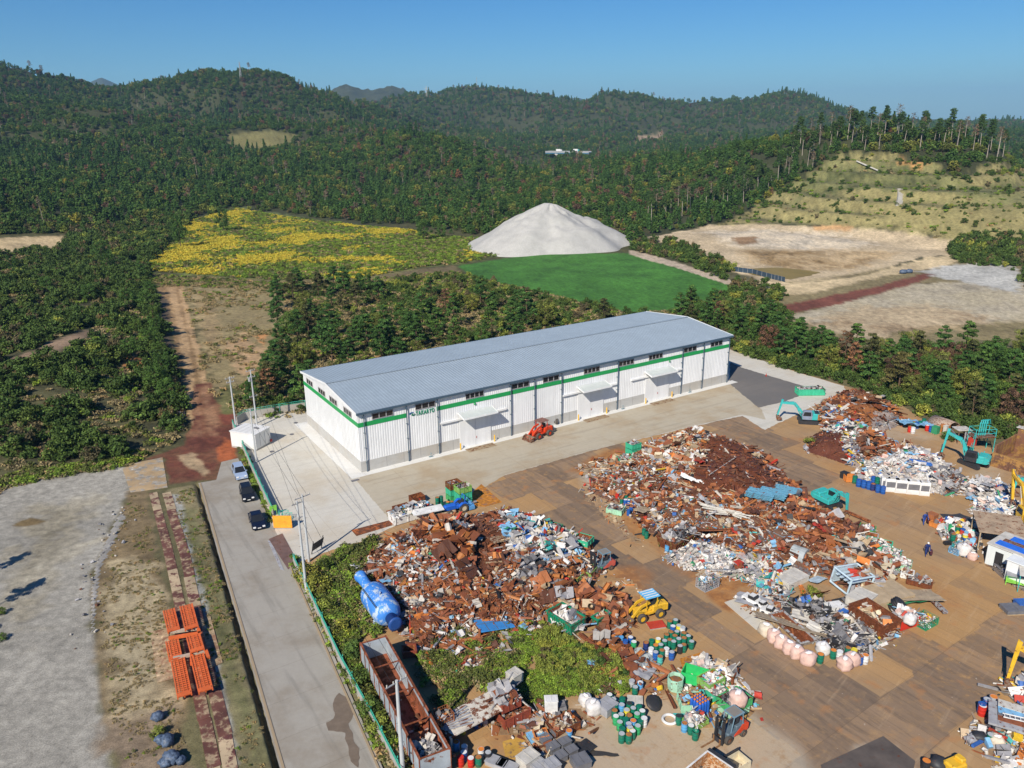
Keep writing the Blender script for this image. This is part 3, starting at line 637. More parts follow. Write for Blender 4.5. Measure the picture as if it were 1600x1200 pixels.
m = MB(); m.box(-.03,-.035, BS, T0,-.004, BS+.72); m.box(T1,-.035, BS, BL+.03,-.004, BS+.72); m.box(-.035,-.035, BS, -.004, BW+.03, BS+.72); m.box(BL+.004,-.035, BS, BL+.035, BW+.03, BS+.72)
m.build('green_stripe', M_GREEN, wh)
# roof: two slopes of folded sheet, ridge cap, eave gutter
m = MB(); ov = .35; per = .55; n = int((BL+2*ov)/per)
for side in (0,1):
    ye = -ov if side == 0 else BW+ov; ze = BE-.02-(BR-BE)*ov/(BW/2); vs = []; q = []
    for i in range(n):
        b = -ov+i*(BL+2*ov)/n; q += [(b, 0),(b+per*.8,0),(b+per*.86,.045),(b+per*.94,.045)]
    q.append((BL+ov, 0))
    for x, d in q: vs += [(x, ye, ze+d),(x, BW/2, BR+d)]
    f = [(2*i, 2*i+2,2*i+3,2*i+1) if side == 0 else (2*i, 2*i+1,2*i+3,2*i+2) for i in range(len(q)-1)]; m.add(vs, f)
    vs2 = [(-ov, ye, ze-.08),(BL+ov, ye, ze-.08),(BL+ov, BW/2, BR-.08),(-ov, BW/2, BR-.08)]; m.add(vs2, [(0,3,2,1)])
rf = m.build('roof', M_ROOF, wh)
m = MB(); s = (BR-BE)/(BW/2)
m.add([(-ov, BW/2-.3, BR-.3*s+.1),(BL+ov, BW/2-.3, BR-.3*s+.1),(BL+ov, BW/2, BR+.12),(-ov, BW/2, BR+.12),(BL+ov, BW/2+.3, BR-.3*s+.1),(-ov, BW/2+.3, BR-.3*s+.1)],[(0,1,2,3),(3,2,4,5)])
m.build('ridge_cap', M_ROOF, rf)
m = MB(); m.box(-ov, -ov-.22, BE-.36, BL+ov, -ov, BE-.06); m.box(-ov, BW+ov, BE-.36, BL+ov, BW+ov+.22, BE-.06); m.build('gutter', M_TRIM, rf)
for x in (-ov-.04, BL+ov):
    m = MB()
    for a, b in (((-ov, BE-.05),(BW/2, BR+.06)),((BW/2, BR+.06),(BW+ov, BE-.05))):
        m.add([(x, a[0], a[1]-.3),(x+.04, a[0], a[1]-.3),(x+.04, b[0], b[1]-.3),(x, b[0], b[1]-.3),(x, a[0], a[1]+.1),(x+.04, a[0], a[1]+.1),(x+.04, b[0], b[1]+.1),(x, b[0], b[1]+.1)],
              [(0,3,2,1),(4,5,6,7),(0,1,5,4),(1,2,6,5),(2,3,7,6),(3,0,4,7)])
    m.build('verge_trim', M_WHITE, rf)
for px in (570,636,684,797.5,834.5,876.5,963.8,1064,1097,1136.5):
    x = on_front(px, 5); m = MB(); m.cyl((x, -.28,.1),(x, -.28, BE-.36),.085, n=8); m.cyl((x, -.28,.1),(x, -.06,.02),.08, n=8)
    for z in (1.5,4,6.5,9): m.box(x-.13,-.2, z, x+.13,-.02, z+.06)
    m.build('downpipe', M_TRIM, wh)
WIN = [(581,614,3),(648.5,679.5,3),(727,755.5,4),(799.5,826.5,3),(848,873,3),(912,936.5,4),(967,990,4),(1013.5,1035,4),(1068,1088,3),(1110,1128.5,3)]
def window(x0, x1, z0, z1, n, end=False):
    fr = MB(); gl = MB(); t = .09
    def bx(m, a, b, c, d, y0, y1): m.box(-y1, a, c, -y0, b, d) if end else m.box(a, -y1, c, b, -y0, d)
    bx(fr, x0, x1, z0, z0+t, .005,.10); bx(fr, x0, x1, z1-t, z1,.005,.10)
    for i in range(n+1):
        c = x0+(x1-x0)*i/n; bx(fr, max(x0, c-t*.8), min(x1, c+t*.8), z0+t, z1-t, .005,.10)
    for i in range(n):
        a = x0+(x1-x0)*i/n+t*.8+.002; b = x0+(x1-x0)*(i+1)/n-t*.8-.002; bx(gl, a, b, z0+t+.002, z1-t-.002,.012,.05)
    f = fr.build('window', M_FRAME, wh); gl.build('glass', M_GLASS, f)
for a, b, n in WIN: window(on_front(a, 8.8), on_front(b, 8.8),8.42,9.42, n)
for a, b in ((537.5,549.5),(515.5,527),(498,508.5),(479.5,489)): window(on_end(b, 8.9), on_end(a, 8.9),8.42,9.42,3, True)
M_CANOPY = clad('pale_canopy_sheet', (.55,.58,.56),.4)
for k, (a, b) in enumerate(DOORS):
    m = MB(); mid = (a+b)/2
    m.box(a-.1,-.14,.05, mid-.02,-.02, DH); m.box(mid+.02,-.14,.05, b+.1,-.02, DH)
    d = m.build('sliding_door', M_WHITE, wh)
    m = MB(); m.box(mid+.1,-.2,1.2, mid+.2,-.145,1.55); m.build('handle', paint('dull_red', (.4,.1,.08)), d)
    w = b-a; m = MB(); m.box(a-w*.62,-.36, DH+.12, b+w*.55,-.02, DH+.42); m.build('door_rail', M_WHITE, wh)
    m = MB(); x0, x1 = a-.25, b+.45; z0, z1 = DH+1.35, DH+.85
    m.add([(x0,-.02, z0),(x1,-.02, z0),(x1,-2.05, z1),(x0,-2.05, z1),(x0,-.02, z0-.16),(x1,-.02, z0-.16),(x1,-2.05, z1-.16),(x0,-2.05, z1-.16)],
          [(0,3,2,1),(4,5,6,7),(0,4,7,3),(1,2,6,5),(3,7,6,2),(0,1,5,4)])
    for i in range(1,9):
        x = x0+(x1-x0)*i/9; m.add([(x-.03,-.02, z0+.03),(x+.03,-.02, z0+.03),(x+.03,-2.05, z1+.03),(x-.03,-2.05, z1+.03)],[(0,3,2,1)])
    cn = m.build('canopy', M_CANOPY, wh)
    m = MB(); m.box(x0-.04,-2.11, z1-.22, x1+.04,-2.054, z1+.06)
    for x in (x0, x1):
        m.add([(x-.04,-.02, z0-.2),(x+.04,-.02, z0-.2),(x+.04,-2.05, z1-.2),(x-.04,-2.05, z1-.2),(x-.04,-.02, z0+.06),(x+.04,-.02, z0+.06),(x+.04,-2.05, z1+.06),(x-.04,-2.05, z1+.06)],
              [(0,3,2,1),(4,5,6,7),(0,1,5,4),(1,2,6,5),(2,3,7,6),(3,0,4,7)])
    m.build('canopy_edge', M_WHITE, cn)
    for j, x in enumerate((a-.35, b+.45)):
        p = Vector((BX, BY, 0))+U*x+V*.75; mm = MB(); mm.cyl((p.x, p.y, 0),(p.x, p.y, 1.15),.11, n=10); mm.blob((p.x, p.y, 1.15),(.11,.11,.08),10,4,0)
        which = ('left', 'middle', 'right')[k]; tag(mm.build('bollard', M_YEL), f'yellow bollard on the {("left","right")[j]} side of the {which} warehouse door', 'bollard', 'yellow bollards at the warehouse doors')
    q = [Vector((BX, BY, 0))+U*x+V*y for x, y in ((a+.3,1.0),(b-.2,1.0),(b-.2,2.6),(a+.3,2.6))]
    sheet('threshold_plate', [(p.x, p.y) for p in q],.056, paint('threshold_brown', (.30,.23,.14),.35,.7,.25,.8), f'brown steel plate on the ground before the {("left","middle","right")[k]} warehouse door', 'thing', world=True, cat='steel plate', group='threshold plates')
def local_sheet(name, x0, y0, x1, y1, z, mat):
    q = [Vector((BX, BY, 0))+U*x-V*y for x, y in ((x0, y0),(x1, y0),(x1, y1),(x0, y1))]; sheet(name, [(p.x, p.y) for p in q], z, mat, world=True)
local_sheet('front_skirt', -2.2,-1.5, BL+1.5,0.1,.05, M_STRIP); local_sheet('end_skirt', -2.2,.1,.1, BW+1,.05, M_STRIP)
# lettering and swirl emblem
tc = bpy.data.curves.new('lettering', 'FONT'); tc.body = 'TAKARYO'; tc.size = 1.0; tc.extrude = .03; tc.offset = .02; tc.space_character = 1.22
to = bpy.data.objects.new('lettering', tc); col.objects.link(to); to.parent = wh; tc.materials.append(paint('sign_green', (.01,.25,.12)))
xa = on_front(649.5,7.7); xb = on_front(678.5,7.7); to.location = (xa, -.05,7.5); to.rotation_euler = (math.pi/2,0,0)
bpy.context.view_layer.update(); kx = (xb-xa)/max(.1, to.dimensions.x)
lm = bpy.data.meshes.new_from_object(to.evaluated_get(bpy.context.evaluated_depsgraph_get())); bpy.data.objects.remove(to)
to = bpy.data.objects.new('lettering', lm); col.objects.link(to); to.parent = wh; to.location = (xa, -.05,7.5); to.rotation_euler = (math.pi/2,0,0); to.scale = (kx, 1,1)
def ringsect(c, r0, r1, a0, a1, n=12, sq=.6):
    v = []; 
    for i in range(n+1):
        a = a0+(a1-a0)*i/n; e = math.sin(math.pi*i/n)
        for r in (r0, r0+(r1-r0)*e): v.append((c[0]+r*math.cos(a), c[1], c[2]+r*math.sin(a)*sq))
    return v, [(2*i, 2*i+1,2*i+3,2*i+2) for i in range(n)]+[(2*i+2,2*i+3,2*i+1,2*i) for i in range(n)]
c = (on_front(644,7.9),-.06,7.9); m = MB(); m.add(*ringsect(c, .32,.62,.4,3.6)); m.build('emblem', paint('emblem_blue', (.03,.2,.5)), wh)
m = MB(); m.add(*ringsect((c[0]+.1,-.07, c[2]),.3,.55,3.6,6.5)); m.blob((c[0],-.08, c[2]),(.16,.03,.13),8,4,0); m.build('emblem', MATS['sign_green'], wh)
m = MB()
for px in (800-58.5,): x = on_front(px, 7.6); m.blob((x, -.12,7.35),(.22,.1,.22),8,5,0)
m.build('wall_lamp', M_GREEN, wh); m = MB(); x = on_front(1046,7.6); m.blob((x, -.12,7.35),(.22,.1,.22),8,5,0); m.build('wall_lamp', M_GREEN, wh)
for px in (671,970.5,1075):
    x = on_front(px, .5); p = Vector((BX, BY, 0))+U*x+V*.55; mm = MB(); mm.cyl((p.x, p.y, .05),(p.x, p.y, .75),.05, n=8); mm.cyl((p.x, p.y, .72),(p.x+.2, p.y-.2,.62),.035, n=6); mm.cbox((p.x, p.y, .07),(.7,.4,.08), UA)
    tag(mm.build('standpipe', paint('bluish_steel', (.16,.24,.27))), {671: 'small steel standpipe at the foot of the wall below the lettering', 970.5: 'small steel standpipe between the middle and right doors', 1075: 'small steel standpipe right of the rightmost door'}[px], 'standpipe')
# ---------------------------------------------------------------- plants
def foliage(name, rough=.75, tint=.22):
    t = NT(name); vc = t.n('ShaderNodeVertexColor', layer_name='Col').outputs[0]; oi = t.n('ShaderNodeObjectInfo').outputs['Random']
    k = t.ramp(oi, [(0,(1-tint, 1-tint*.9,1-tint)),(.5,(1,1,1)),(.8,(1+tint*.7,1+tint*.45,1)),(1,(1+tint*1.5,1+tint*.5,1))])
    o = t.mix(1.0, vc, k, 'MULTIPLY'); t.b.inputs['Specular IOR Level'].default_value = .12; return t.done(o, rough)
M_LEAF = foliage('leaves'); M_BARK = paint('bark', (.13,.085,.055), var=.3, scale=4); M_PALEBARK = paint('pale_bark', (.36,.31,.25), var=.3, scale=4)
def leaves(cs, rs, n, size, c, cvar=.35, flat=0.0, rng=NR, tip=(1.35,1.3,1.0)):
    """n leaf cards per clump, spread through ellipsoids cs with radii rs"""
    cs = np.asarray(cs, float); rs = np.asarray(rs, float); K = len(cs); N = K*n
    d = rng.normal(size=(N, 3)); d /= np.linalg.norm(d, axis=1)[:, None]
    rad = rng.random(N)**.45; p = np.repeat(cs, n, 0)+d*rad[:, None]*np.repeat(rs, n, 0)
    nn = d+rng.normal(size=(N, 3))*.7; nn[:, 2] = nn[:, 2]*(1-flat*.3)+.35+flat; nn /= np.linalg.norm(nn, axis=1)[:, None]
    a = np.cross(nn, rng.normal(size=(N, 3))); a /= np.linalg.norm(a, axis=1)[:, None]; b = np.cross(nn, a)
    s = size*(.6+.8*rng.random(N))[:, None]; a *= s; b *= s*.62
    v = np.stack([p-a, p-b*.8, p+a, p+b*.8],1).reshape(-1,3); f = np.arange(N*4).reshape(N, 4)
    base = np.asarray(c, float); cl = 1+cvar*(rng.random(K)-.5)*1.6
    lc = base[None]*np.repeat(cl, n)[:, None]*(1+cvar*(rng.random(N)-.5))[:, None]
    tipm = (rng.random(N) > .8)[:, None]; lc = np.where(tipm, lc*np.array(tip), lc)
    return v, f, np.clip(lc, 0,1)
def merge(parts):
    V, Fc, C, M = [],[],[],[]; o = 0
    for v, f, c, mi in parts:
        V.append(v); Fc.append(f+o); C.append(np.broadcast_to(c, (len(f),3))); M.append(np.full(len(f), mi)); o += len(v)
    return np.concatenate(V), np.concatenate(Fc), np.concatenate(C), np.concatenate(M)
def stem(pts, r0, r1, n=5):
    vs = []; k = len(pts)
    for i, p in enumerate(pts):
        r = r0+(r1-r0)*i/(k-1)
        for j in range(n): a = 2*math.pi*j/n; vs.append((p[0]+r*math.cos(a), p[1]+r*math.sin(a), p[2]))
    f = [(i*n+j, i*n+(j+1) % n, (i+1)*n+(j+1) % n, (i+1)*n+j) for i in range(k-1) for j in range(n)]
    return np.array(vs), np.array(f)
def tree_parts(kind, seed, dens=1.0, lsize=1.0):
    """trunk (v, f) list and foliage (v, f, c) for a tree about `H` metres tall standing at the origin"""
    rr = random.Random(seed); rg = np.random.default_rng(seed); cs, rs = [],[]; st = []
    if kind in ('pine', 'brownpine', 'redpine'):
        H = 8.0; lean = rr.uniform(-.5,.5); tp = [(0,0,-.3),(lean*.4,.1, H*.4),(lean, .3*rr.uniform(-1,1), H*.72),(lean*1.1,0, H*.96)]
        st.append((tp, .17,.05)); nb = 22
        for i in range(nb):
            h = H*(.28+.72*(i+.5)/nb); rad = (1-((h/H)-.28)/.72)**.7*2.3+.35; a = i*2.4+rr.uniform(-.4,.4); q = rr.uniform(.45,1)*rad
            x = lean*h/H+q*math.cos(a); y = q*math.sin(a); cs.append((x, y, h+rr.uniform(-.2,.3))); w = rr.uniform(.75,1.15)*(.5+.22*rad)
            rs.append((w, w, w*.42)); st.append(([(lean*h/H, 0, h-.35),(x, y, h)],.05,.02))
        c = {'pine': (.050,.105,.026), 'brownpine': (.17,.095,.055), 'redpine': (.085,.09,.035)}[kind]; n = int((70 if kind != 'brownpine' else 34)*dens); sz = .26; flat = .5; cv = .55
    elif kind in ('broad', 'olive', 'maroon', 'yellow'):
        H = 6.5; st.append(([(0,0,-.3),(.1,0, H*.3),(.05,.1, H*.7)],.16,.06)); nb = 24
        for i in range(nb):
            t = rr.random(); a = i*2.4; h = H*(.24+.7*(i+.5)/nb); q = math.sqrt(max(.05,1-((h/H-.5)/.55)**2))*2.5*rr.uniform(.45,1.05)
            cs.append((q*math.cos(a), q*math.sin(a), h)); w = rr.uniform(.6,1.05); rs.append((w, w, w*.75))
            if i % 3 == 0: st.append(([(0,0, h*.55),(q*math.cos(a), q*math.sin(a), h)],.06,.02))
        c = {'broad': (.060,.115,.026), 'olive': (.13,.15,.035), 'maroon': (.115,.07,.048), 'yellow': (.20,.20,.035)}[kind]; n = int(68*dens); sz = .22; flat = .15; cv = .5
    elif kind in ('tallpine', 'deadtall'):
        H = 13.0; lean = rr.uniform(-.8,.8); st.append(([(0,0,-.5),(lean*.3,0, H*.5),(lean, 0, H*.97)],.2,.06)); nb = 16
        for i in range(nb):
            h = H*(.6+.4*(i+.5)/nb); a = i*2.4; rad = 2.1*(1.15-(h/H-.6)/.4*.75); q = rr.uniform(.3,1)*rad; x = lean*h/H+q*math.cos(a); y = q*math.sin(a)
            cs.append((x, y, h)); w = rr.uniform(.7,1.2); rs.append((w, w, w*.5)); st.append(([(lean*h/H, 0, h-.4),(x, y, h)],.05,.02))
        for i in range(5): h = H*rr.uniform(.3,.6); a = rr.uniform(0,6.3); st.append(([(lean*h/H, 0, h),(lean*h/H+1.1*math.cos(a),1.1*math.sin(a), h+.4)],.035,.012))
        c = (.050,.092,.028) if kind == 'tallpine' else (.15,.11,.08); n = int((75 if kind == 'tallpine' else 12)*dens); sz = .28; flat = .4; cv = .5
    elif kind == 'cedar':
        H = 12.0; st.append(([(0,0,-.5),(0,0, H*.5),(0,0, H*.98)],.18,.04)); nb = 20
        for i in range(nb):
            h = H*(.2+.8*(i+.5)/nb); rad = 1.9*(1-(h/H-.2)/.8)**.8+.15; a = i*2.4; q = rad*.55
            cs.append((q*math.cos(a), q*math.sin(a), h)); rs.append((rad*.65, rad*.65,.7))
        c = (.045,.095,.025); n = int(65*dens); sz = .26; flat = .1; cv = .45
    elif kind in ('shrub', 'shrubyellow', 'shrubdry'):
        H = 2.4; nb = 11
        for i in range(nb):
            a = i*2.4; q = rr.uniform(.2,1.3); h = rr.uniform(.5,1.9)*(1.15-q*.35); cs.append((q*math.cos(a), q*math.sin(a), h)); w = rr.uniform(.45,.8); rs.append((w, w, w*.7))
            st.append(([(0,0,-.1),(q*math.cos(a)*.8, q*math.sin(a)*.8, h)],.035,.012))
        c = {'shrub': (.060,.100,.024), 'shrubyellow': (.17,.20,.04), 'shrubdry': (.15,.125,.065)}[kind]; n = int(48*dens); sz = .2; flat = .1; cv = .6
    elif kind in ('weed', 'weeddry', 'flower', 'grassclump'):
        nb = 6
        for i in range(nb):
            a = i*2.4; q = rr.uniform(.05,.45); cs.append((q*math.cos(a), q*math.sin(a), rr.uniform(.1,.4))); rs.append((.24,.24,.2))
        c = {'weed': (.14,.215,.03), 'weeddry': (.25,.20,.105), 'flower': (.46,.39,.05), 'grassclump': (.10,.12,.035)}[kind]; n = int(12*dens); sz = .13; flat = .2; cv = .5
    v, f, cc = leaves(cs, rs, n, sz*lsize, c, cv, flat, rg)
    return st, v, f, cc
def asset(kind, seed, dens=1.0, lsize=1.0, bark=None, trunk=True):
    st, v, f, c = tree_parts(kind, seed, dens, lsize); parts = [(v, f, c, 0)]
    if trunk and st:
        for tp, a, b in st[:1] if dens < .5 else st: sv, sf = stem(tp, a, b, 4); parts.append((sv, sf, np.array([.1,.08,.06]),1))
    V_, F_, C_, M_ = merge(parts)
    me = mesh_np(kind, V_, F_, [M_LEAF, bark or M_BARK], colors=C_, midx=M_, link=False)
    return bpy.data.objects.new(kind, me)
def palette(name, specs):
    c = bpy.data.collections.new(name)
    for i, (k, s, d, l) in enumerate(specs):
        o = asset(k, s, d, l, M_PALEBARK if k in ('tallpine', 'deadtall') else None); o.name = f'{name}_{i:02d}_{k}'; c.objects.link(o)
    return c
def scatter(name, label, pts, scale, idx, coll, rng=NR, tilt=.08, cat='vegetation', zs=1.0):
    n = len(pts); me = bpy.data.meshes.new(name); me.vertices.add(n); me.vertices.foreach_set('co', np.asarray(pts, np.float32).ravel())
    a = me.attributes.new('scl', 'FLOAT_VECTOR', 'POINT'); s = np.asarray(scale, float); s = np.stack([s*(.85+.3*rng.random(n)), s*(.85+.3*rng.random(n)), s*zs*(.8+.4*rng.random(n))],1); a.data.foreach_set('vector', s.astype(np.float32).ravel())
    a = me.attributes.new('rot', 'FLOAT_VECTOR', 'POINT'); r = np.stack([rng.normal(size=n)*tilt, rng.normal(size=n)*tilt, rng.random(n)*6.283],1); a.data.foreach_set('vector', r.astype(np.float32).ravel())
    a = me.attributes.new('idx', 'INT', 'POINT'); a.data.foreach_set('value', np.asarray(idx, np.int32))
    o = bpy.data.objects.new(name, me); col.objects.link(o); tag(o, label, cat, None, 'stuff')
    g = bpy.data.node_groups.new(name, 'GeometryNodeTree'); g.interface.new_socket('Geometry', in_out='INPUT', socket_type='NodeSocketGeometry'); g.interface.new_socket('Geometry', in_out='OUTPUT', socket_type='NodeSocketGeometry')
    N = g.nodes; gi = N.new('NodeGroupInput'); go = N.new('NodeGroupOutput'); ip = N.new('GeometryNodeInstanceOnPoints'); ci = N.new('GeometryNodeCollectionInfo')
    ci.inputs['Collection'].default_value = coll; ci.inputs['Separate Children'].default_value = True; ci.inputs['Reset Children'].default_value = True
    def at(nm, typ):
        q = N.new('GeometryNodeInputNamedAttribute'); q.data_type = typ; q.inputs['Name'].default_value = nm; return q.outputs['Attribute']
    g.links.new(gi.outputs[0], ip.inputs['Points']); g.links.new(ci.outputs[0], ip.inputs['Instance']); ip.inputs['Pick Instance'].default_value = True
    g.links.new(at('idx', 'INT'), ip.inputs['Instance Index']); g.links.new(at('scl', 'FLOAT_VECTOR'), ip.inputs['Scale'])
    e2r = N.new('FunctionNodeEulerToRotation'); g.links.new(at('rot', 'FLOAT_VECTOR'), e2r.inputs[0]); g.links.new(e2r.outputs[0], ip.inputs['Rotation'])
    g.links.new(ip.outputs[0], go.inputs[0]); md = o.modifiers.new('scatter', 'NODES'); md.node_group = g
    return o
# how much of each place the nearer land hides (points hidden deep behind a ridge are left out)
EL = ((gz.reshape(nr, nc)-HC)/RRR); CM = np.maximum.accumulate(EL, 0)
def seen(x, y, ztop, margin=.012):
    r = np.hypot(x, y); th = np.arctan2(x, y); i = np.clip(np.searchsorted(RL, r)-1,0, nr-1); j = np.clip(((th-TH[0])/(TH[1]-TH[0])).round().astype(int),0, nc-1)
    return (ztop-HC)/r > CM[i, j]-margin
def wedge(n, r0, r1, a0=-41, a1=41, rng=NR):
    th = np.radians(a0+(a1-a0)*rng.random(n)); r = np.sqrt(r0*r0+(r1*r1-r0*r0)*rng.random(n)); return np.sin(th)*r, np.cos(th)*r, r
OPEN = [wpoly(p) for nme, p, c, s, b in REG if nme in ('hillclear', 'hillclear2', 'hillclear3', 'flowers', 'fieldgreen', 'quarryfloor', 'terrace', 'lowerverge', 'lowerlot', 'berm', 'dry', 'verge', 'redpatch')]
def outside(x, y, polys):
    k = np.ones(len(x), bool)
    for p in polys: k &= ~inside(x, y, p)
    return k
FC = palette('hill_forest', [('cedar', 1,.35,2.0),('broad', 2,.3,2.1),('pine', 3,.3,2.2),('olive', 4,.3,2.1),('broad', 5,.3,2.1),('pine', 6,.3,2.1),('cedar', 7,.35,2.0),('maroon', 8,.3,2.1),('brownpine', 9,.5,1.8),('deadtall', 10,.9,1.6),('yellow', 11,.3,2.0)])
PROB = np.array([.04,.26,.10,.17,.25,.08,.03,.016,.014,.018,.01]); PROB /= PROB.sum()
def forest_band(name, label, n, r0, r1, base, excl=OPEN, cond=None):
    x, y, r = wedge(n, r0, r1); k = outside(x, y, excl)
    if cond is not None: k &= cond(x, y, r)
    x, y, r = x[k], y[k], r[k]; z = tz(x, y); sc_ = base*(.6+.95*NR.random(len(x))**1.7)*(1+.45*(r-r0)/(r1-r0))
    k = seen(x, y, z+sc_*12); x, y, z, sc_ = x[k], y[k], z[k], sc_[k]
    kind = NR.choice(len(PROB), len(x), p=PROB); patch = fbm(x/90, y/90,3,6)
    kind = np.where((patch > .66) & (kind < 7), np.where(NR.random(len(x)) < .45,0, kind), kind); kind = np.where((patch < .42) & (kind < 7) & (NR.random(len(x)) < .5),1, kind)
    kind = np.where((fbm(x/60+50, y/60,3,3) > .68) & (NR.random(len(x)) < .15),7, kind)
    o = scatter(name, label, np.stack([x, y, z-.3],1), sc_, kind, FC, zs=.86); print(name, len(x)); return o
RIGHTX = lambda x, y, r: np.degrees(np.arctan2(x, y))
NEARX = wpoly([(-300,366),(100,362),(180,356),(262,350),(372,318),(470,336),(560,350),(640,350),(700,364),(760,370),(985,385),(1005,366),(1110,352),(1200,318),(1240,290),(1300,256),(1350,248),(1440,256),(1520,274),(1600,262),(1760,258),(1760,1300),(-300,1300)])
near_ok = lambda x, y, r: ~inside(x, y, NEARX)
forest_band('hill_forest', 'near woods of pines and cedars on the low hills behind the fields', 26000,330,900,.62, cond=near_ok)
forest_band('hill_forest', 'mixed woods covering the middle slopes of the hills', 54000,900,1650,.74)
forest_band('hill_forest', 'distant woods covering the farthest green ridge', 46000,1650,2900,1.05)
# individual trees
GR = {}
def proto(kind, seed, dens=1.9, bark=None, name=None, lsize=.72):
    st, v, f, c = tree_parts(kind, seed, dens, lsize); nm = name or {'pine': 'pine_tree', 'brownpine': 'dead_pine_tree', 'redpine': 'pine_tree', 'tallpine': 'tall_pine_tree', 'deadtall': 'bare_pine_tree', 'cedar': 'cedar_tree', 'shrub': 'bush', 'shrubyellow': 'bush', 'shrubdry': 'bush'}.get(kind, 'broadleaf_tree')
    t = thing(nm, '', 'bush' if nm == 'bush' else 'tree', (0,0,-500)); ps = [(*stem(tp, a, b, 5), np.array([.1,.08,.06]),0) for tp, a, b in st]
    Vt, Ft, Ct, Mt = merge(ps); mesh_np('trunk' if nm != 'bush' else 'stem', Vt, Ft, bark or M_BARK, t, smooth=True); mesh_np('crown', v, f, M_LEAF, t, colors=c)
    remember(t); GR[t.name] = 0; return t
def plant(pr, x, y, s, label, group, z=None, sz=None):
    s = float(s); z = float(tz(x, y)) if z is None else z; sc3 = (s*R.uniform(.88,1.12), s*R.uniform(.88,1.12),(sz or s)*R.uniform(.92,1.08)); rz = R.uniform(0,6.28)
    if GR[pr.name] == 0: pr.location = (x, y, z); pr.rotation_euler = (0,0, rz); pr.scale = sc3; pr['label'] = label; pr['group'] = group; GR[pr.name] = 1; return pr
    return dup(pr, (x, y, z), rz, label, sc3, group)
LABK = {'pine': 'dark green pine', 'redpine': 'olive tinged loose pine', 'brownpine': 'dead rust brown pine', 'broad': 'bushy dark broadleaf tree', 'olive': 'yellowish olive tree', 'maroon': 'tree with reddish brown leaves', 'yellow': 'bright yellow green tree', 'tallpine': 'tall pine with bare pale trunk', 'deadtall': 'leafless grey pine', 'cedar': 'narrow dark cedar', 'shrub': 'round dark green bush', 'shrubyellow': 'yellow green leafy bush', 'shrubdry': 'dry tan bush'}
PR = {}
for k, seeds in (('pine', (21,22,23)),('redpine', (24,)),('brownpine', (25,)),('broad', (26,27)),('olive', (28,29)),('maroon', (30,)),('tallpine', (31,32)),('deadtall', (33,)),('shrub', (34,35)),('shrubyellow', (36,))):
    PR[k] = [proto(k, s, bark=M_PALEBARK if k in ('tallpine', 'deadtall') else None) for s in seeds]
def poisson(poly, n, dmin, rr=R):
    X = [p[0] for p in poly]; Y = [p[1] for p in poly]; out = []; tr = 0
    while len(out) < n and tr < n*60:
        tr += 1; x = rr.uniform(min(X), max(X)); y = rr.uniform(min(Y), max(Y))
        if not inside(np.array([x]), np.array([y]), poly)[0]: continue
        if any((x-a)**2+(y-b)**2 < dmin*dmin for a, b in out): continue
        out.append((x, y))
    return out
def belt(outline, n, dmin, mixd, where, s0, s1, excl=(), flat=False):
    poly = wpoly(outline); ks = list(mixd); ws = list(mixd.values()); ex = [wpoly(e) for e in excl]; used = 0
    for x, y in poisson(poly, n, dmin):
        if any(inside(np.array([x]), np.array([y]), e)[0] for e in ex): continue
        k = R.choices(ks, ws)[0]; plant(R.choice(PR[k]), x, y, R.uniform(s0, s1), f'{LABK[k]} in {where}', f'trees in {where}'); used += 1
    return used
cnt = belt([(435,500),(425,462),(470,452),(560,452),(640,464),(700,470),(790,480),(880,496),(960,505),(900,515),(760,545),(600,590),(520,618),(470,640),(400,620),(392,600),(430,560)],84,3.6,
     {'pine': 60, 'redpine': 10, 'broad': 14, 'olive': 12, 'brownpine': 4}, 'the belt behind the warehouse', .72,1.18, [[(600,470),(660,465),(690,490),(640,505)],[(700,500),(800,492),(790,510),(720,520)]])
cnt += belt([(1070,492),(1150,500),(1222,512),(1240,535),(1330,562),(1400,564),(1500,558),(1600,554),(1760,566),(1760,700),(1600,680),(1500,660),(1440,635),(1390,616),(1330,590),(1240,568),(1180,548),(1140,530),(1050,500)],128,3.1,
     {'pine': 34, 'redpine': 14, 'broad': 24, 'olive': 20, 'brownpine': 4, 'maroon': 7}, 'the dense belt right of the warehouse', .72,1.1)
print('belts', cnt)
for px, py, k, s, lab in [(283,387, 'broad', 1.45, None),(350,362, 'broad', 1.55, None),(662,376, 'broad', 1.5, 'large round dark bushy tree at the foot of the woods left of the gravel heap'),(690,372, 'broad', 1.1, 'smaller round tree beside the large bushy one near the gravel heap'),
        (160,408, 'broad', 1.35, 'big dark tree on the left bank above the dirt track'),(172,425, 'broad', 1.1, 'dark tree just below the big one on the left bank'),(222,435, 'pine', .8, 'lone pine beside the head of the dirt track'),(20,425, 'broad', .9, 'dark tree at the left edge of the bank'),(395,640, 'pine', .8, 'dark pine beyond the white container'),(420,628, 'brownpine', .85, 'brown pine between the container and the warehouse'),(1448,205, 'cedar', 1.0, 'lone spiky conifer rising above the skyline of the right hill'),
        (75,460, 'broad', .9, 'dark tree on the upper left bank'),(140,470, 'broad', .85, 'dark tree near the edge of the left bank'),(200,480, 'broad', .9, 'dark tree overhanging the ditch of the left bank'),(120,395, 'broad', .7, 'small tree above the pale clearing on the left'),(60,395, 'shrub', 1.6, 'bush in front of the pale clearing on the left')]:
    p = GT(px, py)
    if k == 'cedar': t_ = proto('cedar', 77); plant(t_, p.x, p.y, s, lab, 'single trees')
    elif py in (387,362): plant(PR['broad'][0], p.x, p.y, s*.8, {387: 'dark column of a tree smothered in ivy on the yellow field', 362: 'wide dark tree at the left top corner of the yellow field'}[py], 'single trees', sz=s*(1.6 if py == 387 else 1.1))
    else: plant(R.choice(PR[k]), p.x, p.y, s, lab, 'single trees')
